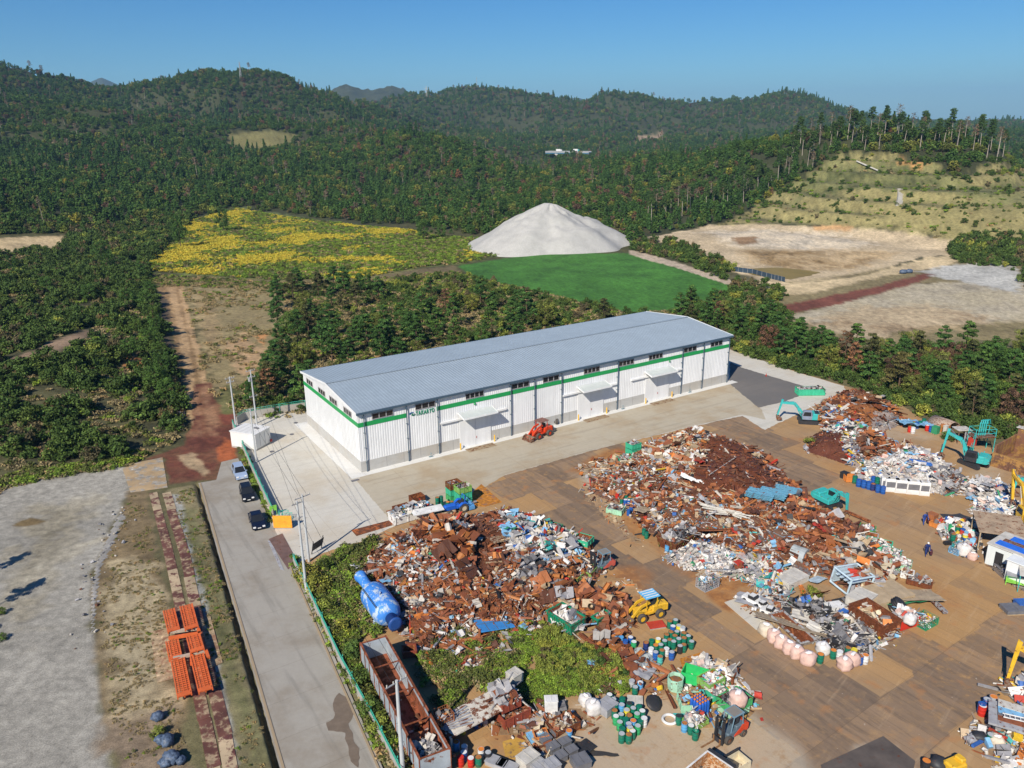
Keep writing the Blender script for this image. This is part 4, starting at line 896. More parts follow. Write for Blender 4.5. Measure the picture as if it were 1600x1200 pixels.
for px, py in ((236,462),(228,480),(240,500),(246,525),(236,545),(250,560),(255,590),(246,610),(262,628),(215,520),(205,560)): p = GT(px, py); plant(R.choice(PR['broad']), p.x, p.y, R.uniform(.6,.85), 'dark tree overhanging the ditch along the dirt track', 'trees along the ditch')
for (x, y) in poisson(wpoly([(1230,232),(1300,212),(1400,206),(1500,222),(1570,245),(1560,252),(1480,240),(1400,232),(1300,244),(1240,268)]),52,4.2): k = 'deadtall' if R.random() < .25 else 'tallpine'; plant(R.choice(PR[k]), x, y, R.uniform(1.0,1.35), f'{LABK[k]} at the wood edge above the terraced slope', 'trunks above the terraces')
for (x, y) in poisson(wpoly([(1000,352),(1060,345),(1110,335),(1170,318),(1210,300),(1240,275),(1225,262),(1180,285),(1100,322),(1000,335)]),34,5): k = 'deadtall' if R.random() < .2 else 'tallpine'; plant(R.choice(PR[k]), x, y, R.uniform(.85,1.15), f'{LABK[k]} at the wood edge behind the sand floor', 'trunks behind the sand floor')
# undergrowth, weeds, flowers
SC = palette('brush', [('shrub', 41,1.3,.95),('shrub', 42,1.3,.95),('shrubyellow', 43,1.1,.9),('shrubdry', 44,1.1,.9),('shrub', 45,1.3,.95)])
WC = palette('herbs', [('weed', 51,2,.75),('weeddry', 52,1.6,.8),('grassclump', 53,1.6,.8),('weed', 54,2,.75),('flower', 55,1.2,1.1)])
DRY = [(284,445),(420,452),(470,490),(436,520),(405,585),(350,640),(318,600),(300,520)]
def cover(name, label, outline, n, s0, s1, coll, probs, excl=(), thr=None, clump=8.0, flat=False, fade=0.0):
    poly = wpoly(outline, flat); X = [p[0] for p in poly]; Y = [p[1] for p in poly]; x = X[0]+0*NR.random(n); x = min(X)+(max(X)-min(X))*NR.random(n); y = min(Y)+(max(Y)-min(Y))*NR.random(n)
    k = inside(x, y, poly) & outside(x, y, [wpoly(e) for e in excl])
    if thr is not None: k &= fbm(x/clump, y/clump, 3,5)+.12*(NR.random(n)-.5) > thr
    if fade: k &= NR.random(n) < seg_dist(x, y, poly, True)/fade
    x, y = x[k], y[k]; pr = np.array(probs, float); pr /= pr.sum(); z = tz(x, y) if not flat else np.zeros(len(x))+.02
    idx = NR.choice(len(pr), len(x), p=pr); o = scatter(name, label, np.stack([x, y, z],1), s0+(s1-s0)*NR.random(len(x)), idx, coll); print(name, len(x)); return o
BANK = [(-300,400),(100,380),(235,425),(262,520),(296,640),(285,690),(180,722),(0,742),(-300,790)]
DBARE = [[(0,560),(60,542),(150,508),(156,524),(70,565),(10,586)],[(-200,372),(0,366),(106,366),(98,390),(0,398),(-200,402)],[(190,553),(222,550),(226,576),(193,584)],[(238,445),(285,438),(345,662),(290,690),(288,640),(255,520)]]
cover('undergrowth', 'dense dark bushes covering the bank left of the dirt track', BANK, 12000,.55,1.6, SC, [34,34,1,7,28], DBARE, .425,9)
cover('dry_grass', 'tall dry grass and weeds between the bushes on the left bank', BANK, 18000,.8,2.0, WC, [8,66,26,5,0], DBARE)
cover('undergrowth', 'bushes under the pines behind the warehouse', [(400,450),(560,446),(720,432),(900,470),(1000,495),(900,520),(700,570),(490,632),(475,652),(380,655),(350,600),(430,560)],2400,.5,1.0, SC, [30,30,8,10,25],[DRY],.5,7)
cover('dry_grass', 'dry weeds and reeds around the pines behind the warehouse', [(285,445),(560,444),(720,430),(900,470),(1000,495),(900,520),(700,570),(490,632),(475,652),(380,655),(330,600)],14000,.8,2.0, WC, [8,64,22,5,0],[DRY])
cover('dry_grass', 'sparse dry tufts on the tan slope right of the dirt track', DRY, 4200,.6,1.5, WC, [4,80,12,3,0],[],.5,6)
cover('undergrowth', 'bushes under the trees of the belt right of the warehouse', [(1060,490),(1222,505),(1330,555),(1500,545),(1760,555),(1760,735),(1560,695),(1480,664),(1420,640),(1340,606),(1240,580),(1150,552)],4200,.6,1.2, SC, [30,30,14,8,25])
cover('undergrowth', 'bushes along the lane below the quarry', [(985,380),(1060,376),(1110,405),(1150,422),(1130,438),(1060,408),(990,392)],420,.7,1.6, SC, [30,30,14,14,25])
cover('undergrowth', 'brush fringing the foot of the wood above the terraces', [(1180,318),(1225,272),(1290,228),(1340,215),(1420,212),(1480,228),(1540,244),(1600,248),(1760,250),(1760,290),(1600,285),(1500,285),(1440,258),(1340,246),(1290,262),(1200,330)],6500,.5,1.35, SC, [30,30,14,6,25])
cover('undergrowth', 'tufts and bushes dotted over the terraced slope', [(1130,350),(1250,282),(1340,243),(1440,256),(1500,278),(1760,275),(1760,400),(1530,385),(1420,362),(1260,350)],4200,.25,1.2, SC, [30,30,14,10,25],[],.43,9)
cover('dry_grass', 'small green tufts sown over the terraced slope', [(1130,350),(1250,282),(1340,243),(1440,256),(1500,278),(1760,275),(1760,400),(1530,385),(1420,362),(1260,350)],6000,.8,2.4, WC, [40,20,40,20,0])
cover('undergrowth', 'bushes between the lower lot and the green field', [(1150,440),(1220,455),(1225,500),(1180,500),(1060,486),(1140,462)],330,.7,1.5, SC, [30,30,14,14,25])
cover('undergrowth', 'scattered bushes beside the grey gravel lot', [(1460,405),(1640,395),(1700,470),(1600,450),(1590,425),(1500,412)],300,.6,1.5, SC, [30,30,14,24,25])
cover('undergrowth', 'brush between the dirt track and the yellow field', [(100,380),(215,400),(240,330),(372,318),(470,335),(372,326),(268,350),(232,420),(240,440),(200,440)],900,.8,1.8, SC, [30,30,14,14,25])
cover('undergrowth', 'dark bushes between the left bank and the woods', [(-300,362),(100,358),(262,346),(300,340),(236,410),(110,380),(100,366),(-300,372)],2400,.9,2.2, SC, [30,30,14,14,25])
FLD = [(232,415),(262,357),(372,325),(470,342),(560,354),(640,360),(750,374),(828,392),(720,412),(650,418),(560,436),(420,438),(330,430),(244,424)]
FO = wpoly(FLD)
def flowers():
    n = 60000; X = [p[0] for p in FO]; Y = [p[1] for p in FO]; x = min(X)+(max(X)-min(X))*NR.random(n); y = min(Y)+(max(Y)-min(Y))*NR.random(n); k = inside(x, y, FO)
    x, y = x[k], y[k]; q = fbm(x/17, y/17,4,2); a = np.degrees(np.arctan2(x, y)); left = np.clip((-12-a)/14,0,1)*.10-np.clip((a+9)/8,0,1)*.06
    yel = q+left+.22*(NR.random(len(x))-.5) > .56; sel = yel | (NR.random(len(x)) < .35); x, y, yel = x[sel], y[sel], yel[sel]; idx = np.where(yel, 4, NR.choice([0,1,2,3], len(x), p=[.3,.25,.25,.2]))
    scatter('flower_field', 'yellow goldenrod flowers and weeds covering the field', np.stack([x, y, tz(x, y)],1), np.where(yel, 1.2,1.8)*(.8+.5*NR.random(len(x))), idx, WC); print('flowers', len(x))
flowers()
cover('weeds', 'green weeds overgrowing the scrap in the middle of the near yard', [(760,1010),(800,985),(845,962),(850,1000),(905,1005),(950,1020),(1000,1060),(985,1085),(930,1090),(890,1100),(850,1110),(800,1090),(760,1060)],6500,.5,1.2, WC, [50,8,20,30,0],[],.48,2.4, True, 3)
cover('weeds', 'dull grass and weeds between the long trailer and the scrap heap', [(640,975),(700,985),(790,975),(830,1000),(800,1060),(850,1105),(790,1125),(720,1140),(690,1120),(650,1050)],9000,.5,1.4, WC, [10,50,40,8,0],[],.5,2, True, 3)
cover('weeds', 'grass and dead weeds around the foot of the blue tank', [(470,905),(520,860),(580,845),(600,850),(560,900),(600,990),(560,1000),(600,1120),(640,1200),(640,1260),(610,1200),(480,925)],9000,.7,1.8, WC, [20,40,40,12,0],[],.38,3, True, 1.5)
cover('weeds', 'green grass growing along the foot of the road fence', [(370,668),(378,690),(424,800),(432,822),(424,825),(388,745),(366,690)],1500,.4,1.0, WC, [30,12,40,30,0], flat=True)
cover('weeds', 'grass on the verge between road ditch and fence', [(448,868),(462,868),(490,930),(622,1200),(660,1300),(640,1300),(600,1200),(470,915)],3200,.3,.9, WC, [30,22,40,30,0], flat=True)
cover('weeds', 'low grass along the rutted verge left of the road', [(268,770),(306,760),(384,1020),(434,1200),(350,1200),(320,1000)],11000,.16,.45, WC, [12,60,30,4,0],[],.5,2, True, .5)
cover('weeds', 'dry stalks on the rough strip beside the gravel lot', [(205,775),(226,772),(262,940),(300,1200),(200,1200),(158,1100),(150,960),(172,845)],8000,.14,.42, WC, [3,80,10,2,0],[],.5,2.5, True, .6)
cover('weeds', 'weeds along the far edge of the gravel lot', [(0,750),(60,735),(190,718),(240,705),(200,730),(60,752),(-20,778)],1500,.8,1.8, WC, [20,40,40,10,0], flat=True)
cover('weeds', 'taller yellow green weeds at the right of the near scrap', [(840,975),(905,1005),(960,1030),(985,1070),(930,1085),(870,1085),(840,1050)],260,.22,.5, SC, [5,5,70,10,10],[], None, 3, True)
for px, py, s, k, lab in [(480,905,1.0,'shrubyellow','yellow green bush below the two concrete poles'),(497,925,1.1,'shrubyellow','yellow green bush at the back corner of the blue tank'),(512,958,.9,'shrubyellow','bush between the road fence and the neck of the blue tank'),(510,890,.8,'shrub','dark green bush behind the pair of poles'),(540,990,.9,'shrubyellow','yellow bush beside the fence left of the blue tank'),(555,1030,1.0,'shrub','dark bush left of the long trailer'),(565,1070,1.0,'shrub','dark bush by the fence halfway along the trailer'),(580,1115,.9,'shrub','dark bush by the fence near the front of the trailer'),(592,1140,.8,'shrubyellow','orange tinged bush beside the nearest concrete pole'),(575,915,.6,'shrubyellow','small yellow bush above the blue tank'),(1268,935,.7,'shrubyellow','yellow bush growing between the white cans and black tangle'),(1240,950,.5,'shrub','small green bush beside the white dummy bodies'),(870,990,.6,'shrubyellow','green bush climbing the left side of the tipped green skip'),
        (1265,695,.7,'shrubyellow','bright green bush at the foot of the dark brown heap'),(690,925,.1,'shrub','tiny weed on the scrap heap'),(1480,688,.8,'shrub','bush beside the rusty half pipe'),(655,1180,.8,'shrub','dark bush beside the red box at the bottom'),(248,1150,.45,'shrubyellow','yellow green weed between the blue wrapped bundles')]:
    if s < .2: continue
    p = G(px, py); plant(R.choice(PR[k]), p.x, p.y, s, lab, 'bushes in the yard', z=0.0)
for px, py, s_ in ((-62,978,.62),(-70,920,.5)): p = G(px, py); plant(PR['tallpine'][0], p.x, p.y, s_, 'tall pine just outside the left edge shading the gravel lot', 'pines left of the gravel lot', z=0.0)
for px, py in ((2,960),(-14,985),(4,1000)): p = G(px, py); plant(PR['shrub'][1], p.x, p.y, .4, 'dark bush at the left edge of the gravel lot', 'bushes left of the gravel lot', z=0.0)
for ks in PR.values():
    for t_ in ks:
        if GR[t_.name] == 0:
            for c in list(t_.children): bpy.data.objects.remove(c)
            bpy.data.objects.remove(t_)

cover('dry_grass', 'dry grass verge between the yellow field and the pines', [(226,428),(330,434),(420,442),(560,438),(720,424),(735,434),(900,476),(990,492),(1060,484),(1066,492),(980,500),(890,490),(720,440),(560,454),(285,448),(226,450)],9000,.8,1.8, WC, [14,60,26,4,0])
cover('undergrowth', 'bushes lining the top edge of the grey gravel lot', [(1500,372),(1600,378),(1760,385),(1760,430),(1620,412),(1560,402),(1480,398)],1300,.7,1.9, SC, [30,30,14,14,25])
cover('undergrowth', 'trees and bushes filling the ground between the fields and the belt', [(560,440),(720,428),(760,440),(900,480),(1000,492),(1062,484),(1075,500),(1000,510),(900,515),(560,470)],500,.6,1.3, SC, [30,30,14,14,25])
# air
m = MB(); m.box(-18000,-2000,-400,18000,18000,620)
t = NT('air'); t.t.nodes.remove(t.b); pv = t.n('ShaderNodeVolumePrincipled'); pv.inputs['Color'].default_value = (.40,.70,1.0,1); pv.inputs['Density'].default_value = .000075; pv.inputs['Anisotropy'].default_value = 0.0
t.l(pv.outputs[0], t.t.nodes['Material Output'].inputs['Volume'])
tag(m.build('haze', t.m), 'thin blue air over the hills', 'haze', None, 'stuff')
# ---------------------------------------------------------------- scrap heaps
C_ = dict(rust=(.235,.08,.036), rust2=(.34,.125,.048), rustd=(.11,.045,.026), rusto=(.45,.175,.05), brown=(.14,.062,.034), white=(.68,.67,.64), off=(.52,.49,.43), grey=(.33,.33,.34), dgrey=(.15,.15,.16), dark=(.03,.03,.032),
          tan=(.42,.32,.20), pink=(.58,.42,.36), blue=(.04,.13,.40), lblue=(.20,.42,.62), yellow=(.62,.42,.03), green=(.04,.26,.12), red=(.45,.05,.03), orange=(.58,.19,.04), teal=(.05,.38,.36), lime=(.25,.6,.08), cream=(.6,.52,.36))
PAL = {
 'mixed': dict(rust=15, rust2=14, rustd=8, rusto=7, off=13, white=8, grey=11, dgrey=7, dark=5, tan=9, lblue=2, blue=1.2, red=1.6, orange=1.6, green=.8, yellow=.6, teal=.8),
 'rusty': dict(rust=26, rust2=20, rustd=16, rusto=10, brown=10, off=6, grey=6, dark=3, tan=5, red=1),
 'bright': dict(white=24, off=16, grey=16, dgrey=8, lblue=7, blue=4, yellow=3.5, red=3, green=2, tan=6, dark=6, rust=5, teal=3),
 'cans': dict(white=34, off=20, grey=20, pink=8, lblue=4, blue=2, red=2.5, dgrey=4, green=1),
 'wires': dict(dark=34, dgrey=26, grey=16, off=6, blue=2, green=1.5, white=4, brown=4),
 'greywire': dict(grey=30, dgrey=26, off=14, brown=10, dark=6, rust=6),
 'soil': dict(rust=24, rustd=30, brown=30, rust2=10, off=3, grey=2),
 'timber': dict(tan=22, off=16, rust=18, rust2=12, grey=10, white=6, orange=3, dark=4, rustd=8, cream=8),
}
t = NT('scrap'); vc = t.n('ShaderNodeVertexColor', layer_name='Col').outputs[0]; w = t.coord('Object'); f = t.noise(w, 3.5,6,.75)
o = t.mix(1.0, vc, t.ramp(f, [(.25,(.72,.68,.66)),(.65,(1.08,1.06,1.05))]), 'MULTIPLY'); o = t.mix(t.math('MULTIPLY', t.step(t.noise(w, 1.4,6,.7),.58,.68),.38), o, (.17,.075,.035))
M_SCRAP = t.done(o, .6); M_SCRAP.node_tree.nodes['Principled BSDF'].inputs['Specular IOR Level'].default_value = .35
def _tmpl():
    T = {}
    m = MB(); m.box(-.5,-.5,-.5,.5,.5,.5); T['box'] = m
    m = MB(); n = 6
    for i in range(n):
        a, b = 2*math.pi*i/n, 2*math.pi*(i+1)/n; m.add([(-.5,.5*math.cos(a),.5*math.sin(a)),(.5,.5*math.cos(a),.5*math.sin(a)),(.5,.5*math.cos(b),.5*math.sin(b)),(-.5,.5*math.cos(b),.5*math.sin(b))],[(0,1,2,3)])
    T['tube'] = m
    m = MB(); n = 8
    for i in range(n):
        a, b = 2*math.pi*i/n, 2*math.pi*(i+1)/n; ca, sa, cb, sb = .5*math.cos(a),.5*math.sin(a),.5*math.cos(b),.5*math.sin(b)
        m.add([(ca, sa, -.5),(cb, sb, -.5),(cb, sb, .5),(ca, sa, .5)],[(0,1,2,3)])
        if i % 2 == 0:
            c2, s2 = .5*math.cos(2*math.pi*(i+2)/n),.5*math.sin(2*math.pi*(i+2)/n); m.add([(0,0,.42),(ca, sa, .42),(cb, sb, .42),(c2, s2,.42)],[(0,1,2,3)])
    T['can'] = m
    m = MB(); q = [(-.5,0),(-.2,.28),(.15,.05),(.5,.35)]
    for (x0, z0),(x1, z1) in zip(q[:-1], q[1:]): m.add([(x0,-.5, z0),(x1,-.5, z1),(x1,.5, z1-.08),(x0,.5, z0+.06)],[(0,1,2,3)])
    T['bent'] = m
    m = MB(); q = [(-.5,.5),(-.5,-.3),(.5,-.3),(.5,.5)]
    for (y0, z0),(y1, z1) in zip(q[:-1], q[1:]): m.add([(-.5, y0, z0),(.5, y0, z0),(.5, y1, z1),(-.5, y1, z1)],[(0,1,2,3)])
    T['channel'] = m
    m = MB(); n = 10
    for i in range(n):
        a, b = 2*math.pi*i/n, 2*math.pi*(i+1)/n
        for r0, r1, z0, z1 in ((.28,.5,.5,.5),(.5,.5,-.5,.5),(.28,.28,-.5,.5)):
            m.add([(r0*math.cos(a), r0*math.sin(a), z0),(r1*math.cos(a), r1*math.sin(a), z1),(r1*math.cos(b), r1*math.sin(b), z1),(r0*math.cos(b), r0*math.sin(b), z0)],[(0,1,2,3)])
    T['ring'] = m
    return {k: (np.array(v.v), np.array(v.f)) for k, v in T.items()}
TM = _tmpl()
def eulers(n, rng, tilt):
    yaw = rng.random(n)*6.283; ax = rng.normal(size=n)*tilt; ay = rng.normal(size=n)*tilt; c, s = np.cos, np.sin; Z = np.zeros(n); O = np.ones(n)
    Rz = np.array([[c(yaw),-s(yaw), Z],[s(yaw), c(yaw), Z],[Z, Z, O]]).transpose(2,0,1); Ry = np.array([[c(ay), Z, s(ay)],[Z, O, Z],[-s(ay), Z, c(ay)]]).transpose(2,0,1); Rx = np.array([[O, Z, Z],[Z, c(ax),-s(ax)],[Z, s(ax), c(ax)]]).transpose(2,0,1)
    return Rz @ Ry @ Rx
def debris(pts, pal, size, rng, shapes, tilt=.45, longk=1.0):
    names = list(PAL[pal]); wgt = np.array([PAL[pal][k] for k in names], float); wgt /= wgt.sum(); cols = np.array([C_[k] for k in names]); out = []
    sh = list(shapes); sw = np.array([shapes[k] for k in sh], float); sw /= sw.sum(); pick = rng.choice(len(sh), len(pts), p=sw)
    for j, k in enumerate(sh):
        p = pts[pick == j]; n = len(p)
        if not n: continue
        base = {'plate': 'box', 'beam': 'box', 'rod': 'box'}.get(k, k); tv, tf = TM[base]; u = size*np.minimum(np.exp(rng.normal(size=n)*.72),3.6)
        if k == 'box': S = np.stack([u*.8, u*(.3+.5*rng.random(n)), u*(.2+.4*rng.random(n))],1)
        elif k == 'plate': S = np.stack([u*1.3, u*(.5+.6*rng.random(n)), u*.05+.012],1)
        elif k == 'beam': S = np.stack([u*3.2*longk, u*.22, u*.2],1)
        elif k == 'rod': S = np.stack([u*3.6*longk, u*.07+.015, u*.07+.015],1)
        elif k == 'tube': S = np.stack([u*2.0, u*.4, u*.4],1)
        elif k == 'can': S = np.stack([u*.5, u*.5, u*.6],1)
        elif k == 'bent': S = np.stack([u*1.3, u, u*.9],1)
        elif k == 'channel': S = np.stack([u*2.6*longk, u*.3, u*.25],1)
        else: S = np.stack([u*.7, u*.7, u*.3],1)
        tl = tilt*(.55 if k in ('beam', 'rod', 'channel') else 1); M = eulers(n, rng, tl); v = np.einsum('nij,nkj->nki', M, tv[None]*S[:, None])+p[:, None]
        v[:, :, 2] += S[:, 2][:, None]*.4+u[:, None]*.12
        f = (tf[None]+(np.arange(n)*len(tv))[:, None, None]).reshape(-1,4); c = cols[rng.choice(len(names), n, p=wgt)]*(1+.3*(rng.random(n)-.5))[:, None]; c = np.repeat(c, len(tf),0)*(1+.12*(rng.random(n*len(tf))-.5))[:, None]
        out.append((v.reshape(-1,3), f, np.clip(c, 0,.85),0))
    return out
HEAPS = []
def hz(x, y):
    z = 0.0
    for poly, H, w, s in HEAPS:
        X = np.array([x]); Y = np.array([y])
        if inside(X, Y, poly)[0]: z = max(z, float(hfun(X, Y, poly, H, w, s)[0]))
    return z
def hfun(x, y, poly, H, w, s):
    d = seg_dist(x, y, poly, True); return H*(1-np.exp(-(d/w)**1.3))*(.5+1.0*fbm(x/4.5+s, y/4.5,3, s % 5))+.12*(fbm(x/.8, y/.8,2,2)-.5)*np.minimum(d, 1)
STD = dict(box=20, plate=22, beam=11, rod=10, tube=9, can=7, bent=14, channel=6, ring=1.5)
def heap(name, label, outline, H, n, size, pal, soil=(.13,.07,.045), w=3.0, shapes=STD, zones=(), tilt=.45, edge=1.0, longk=1.0, spill=.8):
    poly = [tuple(G(*p)[:2]) for p in outline]; s = len(HEAPS)+3; HEAPS.append((poly, H, w, s)); rng = np.random.default_rng(100+s)
    X = [p[0] for p in poly]; Y = [p[1] for p in poly]; st = .4; a = np.arange(min(X)-1, max(X)+1, st); b = np.arange(min(Y)-1, max(Y)+1, st); A, B = np.meshgrid(a, b); x = A.ravel(); y = B.ravel()
    ins = inside(x, y, poly); z = np.where(ins, hfun(x, y, poly, H, w, s),-.2)+.02; nc_ = len(a); I = (np.arange(len(b)-1)[:, None]*nc_+np.arange(nc_-1)[None]).ravel(); f = np.stack([I, I+1, I+nc_+1, I+nc_],1); f = f[ins[f].any(1)]
    fx = x[f].mean(1); fy = y[f].mean(1); c = np.array(soil)[None]*(.6+.8*fbm(fx/1.1, fy/1.1,3,1))[:, None]
    zp = [(zn, [tuple(G(*p)[:2]) for p in zo], zs, zc, zk) for zo, zn, zs, zc, zk in zones]
    for pn, po, zs, zc, zk in zp:
        m = inside(fx+1.5*(fbm(fx/2, fy/2,2,3)-.5)*2, fy, po); c[m] = np.array(zc)[None]*(.55+.9*fbm(fx[m]/.7, fy[m]/.7,3,2))[:, None]
    parts = [(np.stack([x, y, z],1), f, np.clip(c, 0,1),0)]
    k = 0; N = int(n*2.2); px_ = min(X)-spill+(max(X)-min(X)+2*spill)*rng.random(N); py_ = min(Y)-spill+(max(Y)-min(Y)+2*spill)*rng.random(N); q = inside(px_, py_, poly); d = seg_dist(px_, py_, poly, True)
    q = (q & (rng.random(N) < np.clip(d/edge, .35,1))) | ((~q) & (d < spill) & (rng.random(N) < .28*(1-d/spill))); px_, py_ = px_[q][:n], py_[q][:n]; zz = np.where(inside(px_, py_, poly), hfun(px_, py_, poly, H, w, s),0)+.02
    P3 = np.stack([px_, py_, zz],1); left = np.ones(len(P3), bool)
    for pn, po, zs, zc, zk in zp:
        m = inside(px_+1.6*(fbm(px_/2, py_/2,2,3)-.5)*2, py_, po) & left; left &= ~m; sub = P3[m]; sub = sub[rng.random(len(sub)) < zk]
        if len(sub): parts += debris(sub, pn, zs, rng, shapes, tilt, longk)
    if pal == 'mixed':
        m = left & (fbm(P3[:, 0]/3.2, P3[:, 1]/3.2,3,4) > .5); left &= ~m; parts += debris(P3[m], 'rusty', size*1.15, rng, dict(STD, beam=20, rod=16, channel=10), tilt, 1.2)
    parts += debris(P3[left], pal, size, rng, shapes, tilt, longk)
    V_, F_, CC, M_ = merge(parts); o = mesh_np(name, V_, F_, M_SCRAP, colors=CC); tag(o, label, 'scrap heap', None, 'stuff'); return o
H1 = [(556,905),(566,876),(600,850),(640,828),(700,816),(760,806),(790,800),(842,814),(905,848),(950,880),(935,905),(905,918),(960,932),(985,955),(975,990),(900,972),(850,965),(800,985),(730,990),(690,1006),(655,1020),(632,990),(596,945)]
heap('scrap_heap', 'big mixed scrap heap between the blue tank and the lane', H1,2.7,16000,.235, 'mixed', w=4.2, zones=[
  ([(722,830),(765,810),(795,830),(790,880),(770,930),(748,925),(735,880),(730,850)], 'soil', .22,(.12,.045,.022),.45),
  ([(690,830),(735,840),(745,890),(735,930),(700,900),(672,860)], 'rusty', .55,(.14,.06,.04),1.0),
  ([(795,815),(850,815),(900,850),(915,880),(870,900),(800,890),(780,860)], 'bright', .38,(.2,.17,.14),1.0),
  ([(800,900),(850,895),(850,925),(800,930)], 'greywire', .3,(.2,.15,.13),1.0),
  ([(840,920),(985,930),(985,990),(900,975),(850,960)], 'rusty', .45,(.2,.11,.07),1.0)])
heap('scrap_strip', 'rusty offcuts lying in a strip along the weeds beside the blue drums', [(915,1000),(930,985),(970,1000),(1000,1030),(1030,1050),(1010,1060),(980,1045),(940,1025)],.5,500,.38, 'rusty', w=2, soil=(.2,.12,.07))
H2 = [(915,765),(945,735),(985,705),(1030,688),(1085,676),(1140,690),(1185,705),(1225,745),(1270,790),(1330,822),(1370,862),(1400,895),(1400,925),(1370,935),(1330,925),(1290,900),(1200,892),(1150,870),(1120,858),(1060,845),(1010,832),(985,805),(990,790),(940,780)]
heap('scrap_heap', 'largest scrap heap with rust brown soil in the middle of the yard', H2,2.9,17000,.23, 'mixed', w=4.5, zones=[
  ([(1120,692),(1165,698),(1195,730),(1230,800),(1210,815),(1150,800),(1115,790),(1085,800),(1075,790),(1095,760),(1100,730)], 'soil', .18,(.13,.042,.018),.35),
  ([(1050,690),(1100,690),(1098,740),(1085,780),(1060,760),(1000,740),(960,745),(1000,715)], 'timber', .34,(.25,.19,.13),1.0),
  ([(1200,700),(1240,765),(1290,800),(1320,850),(1260,880),(1210,840),(1230,800)], 'rusty', .38,(.2,.1,.06),1.0),
  ([(1280,790),(1400,880),(1390,930),(1330,920),(1280,870)], 'timber', .42,(.3,.2,.12),1.0)])
heap('can_heap', 'low heap of crushed white drink cans beside the lane', [(1040,873),(1052,858),(1090,848),(1128,858),(1148,872),(1140,888),(1108,892),(1070,888)],1.0,3400,.2, 'cans', soil=(.5,.46,.42), w=2, shapes=dict(can=10, box=10, bent=8, plate=5))
heap('can_heap', 'mixed heap of white and blue crushed household metal', [(1155,888),(1165,872),(1190,862),(1222,868),(1238,905),(1222,940),(1195,935),(1175,910),(1150,905),(1105,900),(1130,893)],1.1,2600,.25, 'bright', soil=(.4,.36,.32), w=2)
heap('wire_heap', 'tangle of black cable and wire behind the pink bulk bags', [(1225,945),(1262,938),(1300,960),(1330,975),(1352,1000),(1358,1020),(1325,1025),(1290,1010),(1258,975),(1230,962)],1.6,2800,.26, 'wires', soil=(.05,.05,.055), w=2, shapes=dict(rod=20, bent=12, ring=4, box=5, plate=6, tube=6), tilt=.7)
heap('scrap_heap', 'grey scrap spread between the black cable tangle and the rusty skip', [(1300,945),(1335,950),(1375,985),(1385,1000),(1355,1005),(1320,975)],.9,900,.26, 'greywire', soil=(.25,.22,.2), w=2)
heap('wire_heap', 'small grey tangle at the front edge of the pale slab', [(1345,1000),(1385,985),(1405,990),(1390,1005),(1360,1015)],.5,300,.25, 'bright', soil=(.3,.25,.2), w=1)
heap('scrap_heap', 'rust brown heap by the trees beyond the left excavator', [(1262,655),(1290,628),(1325,610),(1352,612),(1385,628),(1415,655),(1400,668),(1350,685),(1320,690),(1285,668)],2.6,2300,.3, 'rusty', soil=(.2,.085,.035), w=3.5, zones=[([(1262,660),(1300,640),(1330,655),(1320,670),(1285,668)], 'mixed', .38,(.2,.12,.08),1.0),([(1325,608),(1370,612),(1380,660),(1350,685),(1335,650)], 'soil', .16,(.26,.105,.035),.5),([(1360,660),(1400,655),(1400,668),(1360,680)], 'greywire', .25,(.3,.25,.22),1.0)])
heap('scrap_heap', 'dark brown and grey heap in front of the left excavator', [(1258,705),(1270,680),(1300,664),(1340,662),(1380,685),(1402,700),(1390,722),(1350,738),(1310,722)],2.6,2600,.28, 'bright', soil=(.25,.2,.17), w=3.2, zones=[([(1250,700),(1278,672),(1300,690),(1325,715),(1318,728),(1285,725)], 'soil', .14,(.11,.035,.018),.45),([(1340,700),(1400,695),(1400,725),(1350,738)], 'rusty', .4,(.25,.13,.08),1.0)])
heap('white_heap', 'bright white heap of light metal behind the white cabinets', [(1338,742),(1352,720),(1385,702),(1420,698),(1460,715),(1495,738),(1512,760),(1480,775),(1450,768),(1390,752),(1350,752)],2.0,4200,.25, 'cans', soil=(.45,.42,.38), w=3, zones=[([(1370,700),(1420,696),(1425,715),(1390,722)], 'timber', .3,(.35,.25,.18),1.0),([(1465,720),(1500,740),(1512,760),(1480,775),(1455,750)], 'greywire', .28,(.3,.27,.24),1.0)])
heap('white_heap', 'white and dark heap under the yellow excavator boom', [(1518,800),(1530,785),(1560,778),(1590,785),(1585,810),(1560,822),(1530,815)],1.2,1900,.25, 'cans', soil=(.3,.25,.22), w=2)
heap('white_heap', 'tangle of white frames above the blue tarp patch', [(1502,762),(1520,752),(1560,752),(1580,768),(1560,778),(1525,782),(1505,772)],.8,900,.3, 'cans', soil=(.4,.35,.3), w=2, shapes=dict(rod=16, bent=6, box=5, channel=6, plate=4))
heap('tin_heap', 'coloured paint tins and small bins heaped by the shed', [(1458,815),(1475,812),(1520,822),(1535,850),(1520,872),(1495,862),(1475,842)],.8,900,.3, 'bright', soil=(.15,.12,.1), w=1.5, shapes=dict(can=20, box=14, plate=4))
heap('scrap_heap', 'grey bits scattered along the foot of the heap by the green bin tower', [(905,735),(925,722),(965,712),(985,718),(955,745),(925,752)],.25,420,.22, 'timber', soil=(.35,.27,.18), w=2)
heap('scrap_strip', 'scattered bits on the ground below the big rust hopper', [(930,895),(990,905),(1010,930),(960,935),(930,920)],.05,60,.12, 'timber', soil=(.42,.26,.12), w=2)
heap('scrap_heap', 'loose junk beside the long trailer and wire crates', [(640,1130),(680,1140),(700,1165),(690,1200),(720,1260),(640,1260),(635,1180)],1.0,900,.3, 'mixed', soil=(.12,.1,.07), w=2)
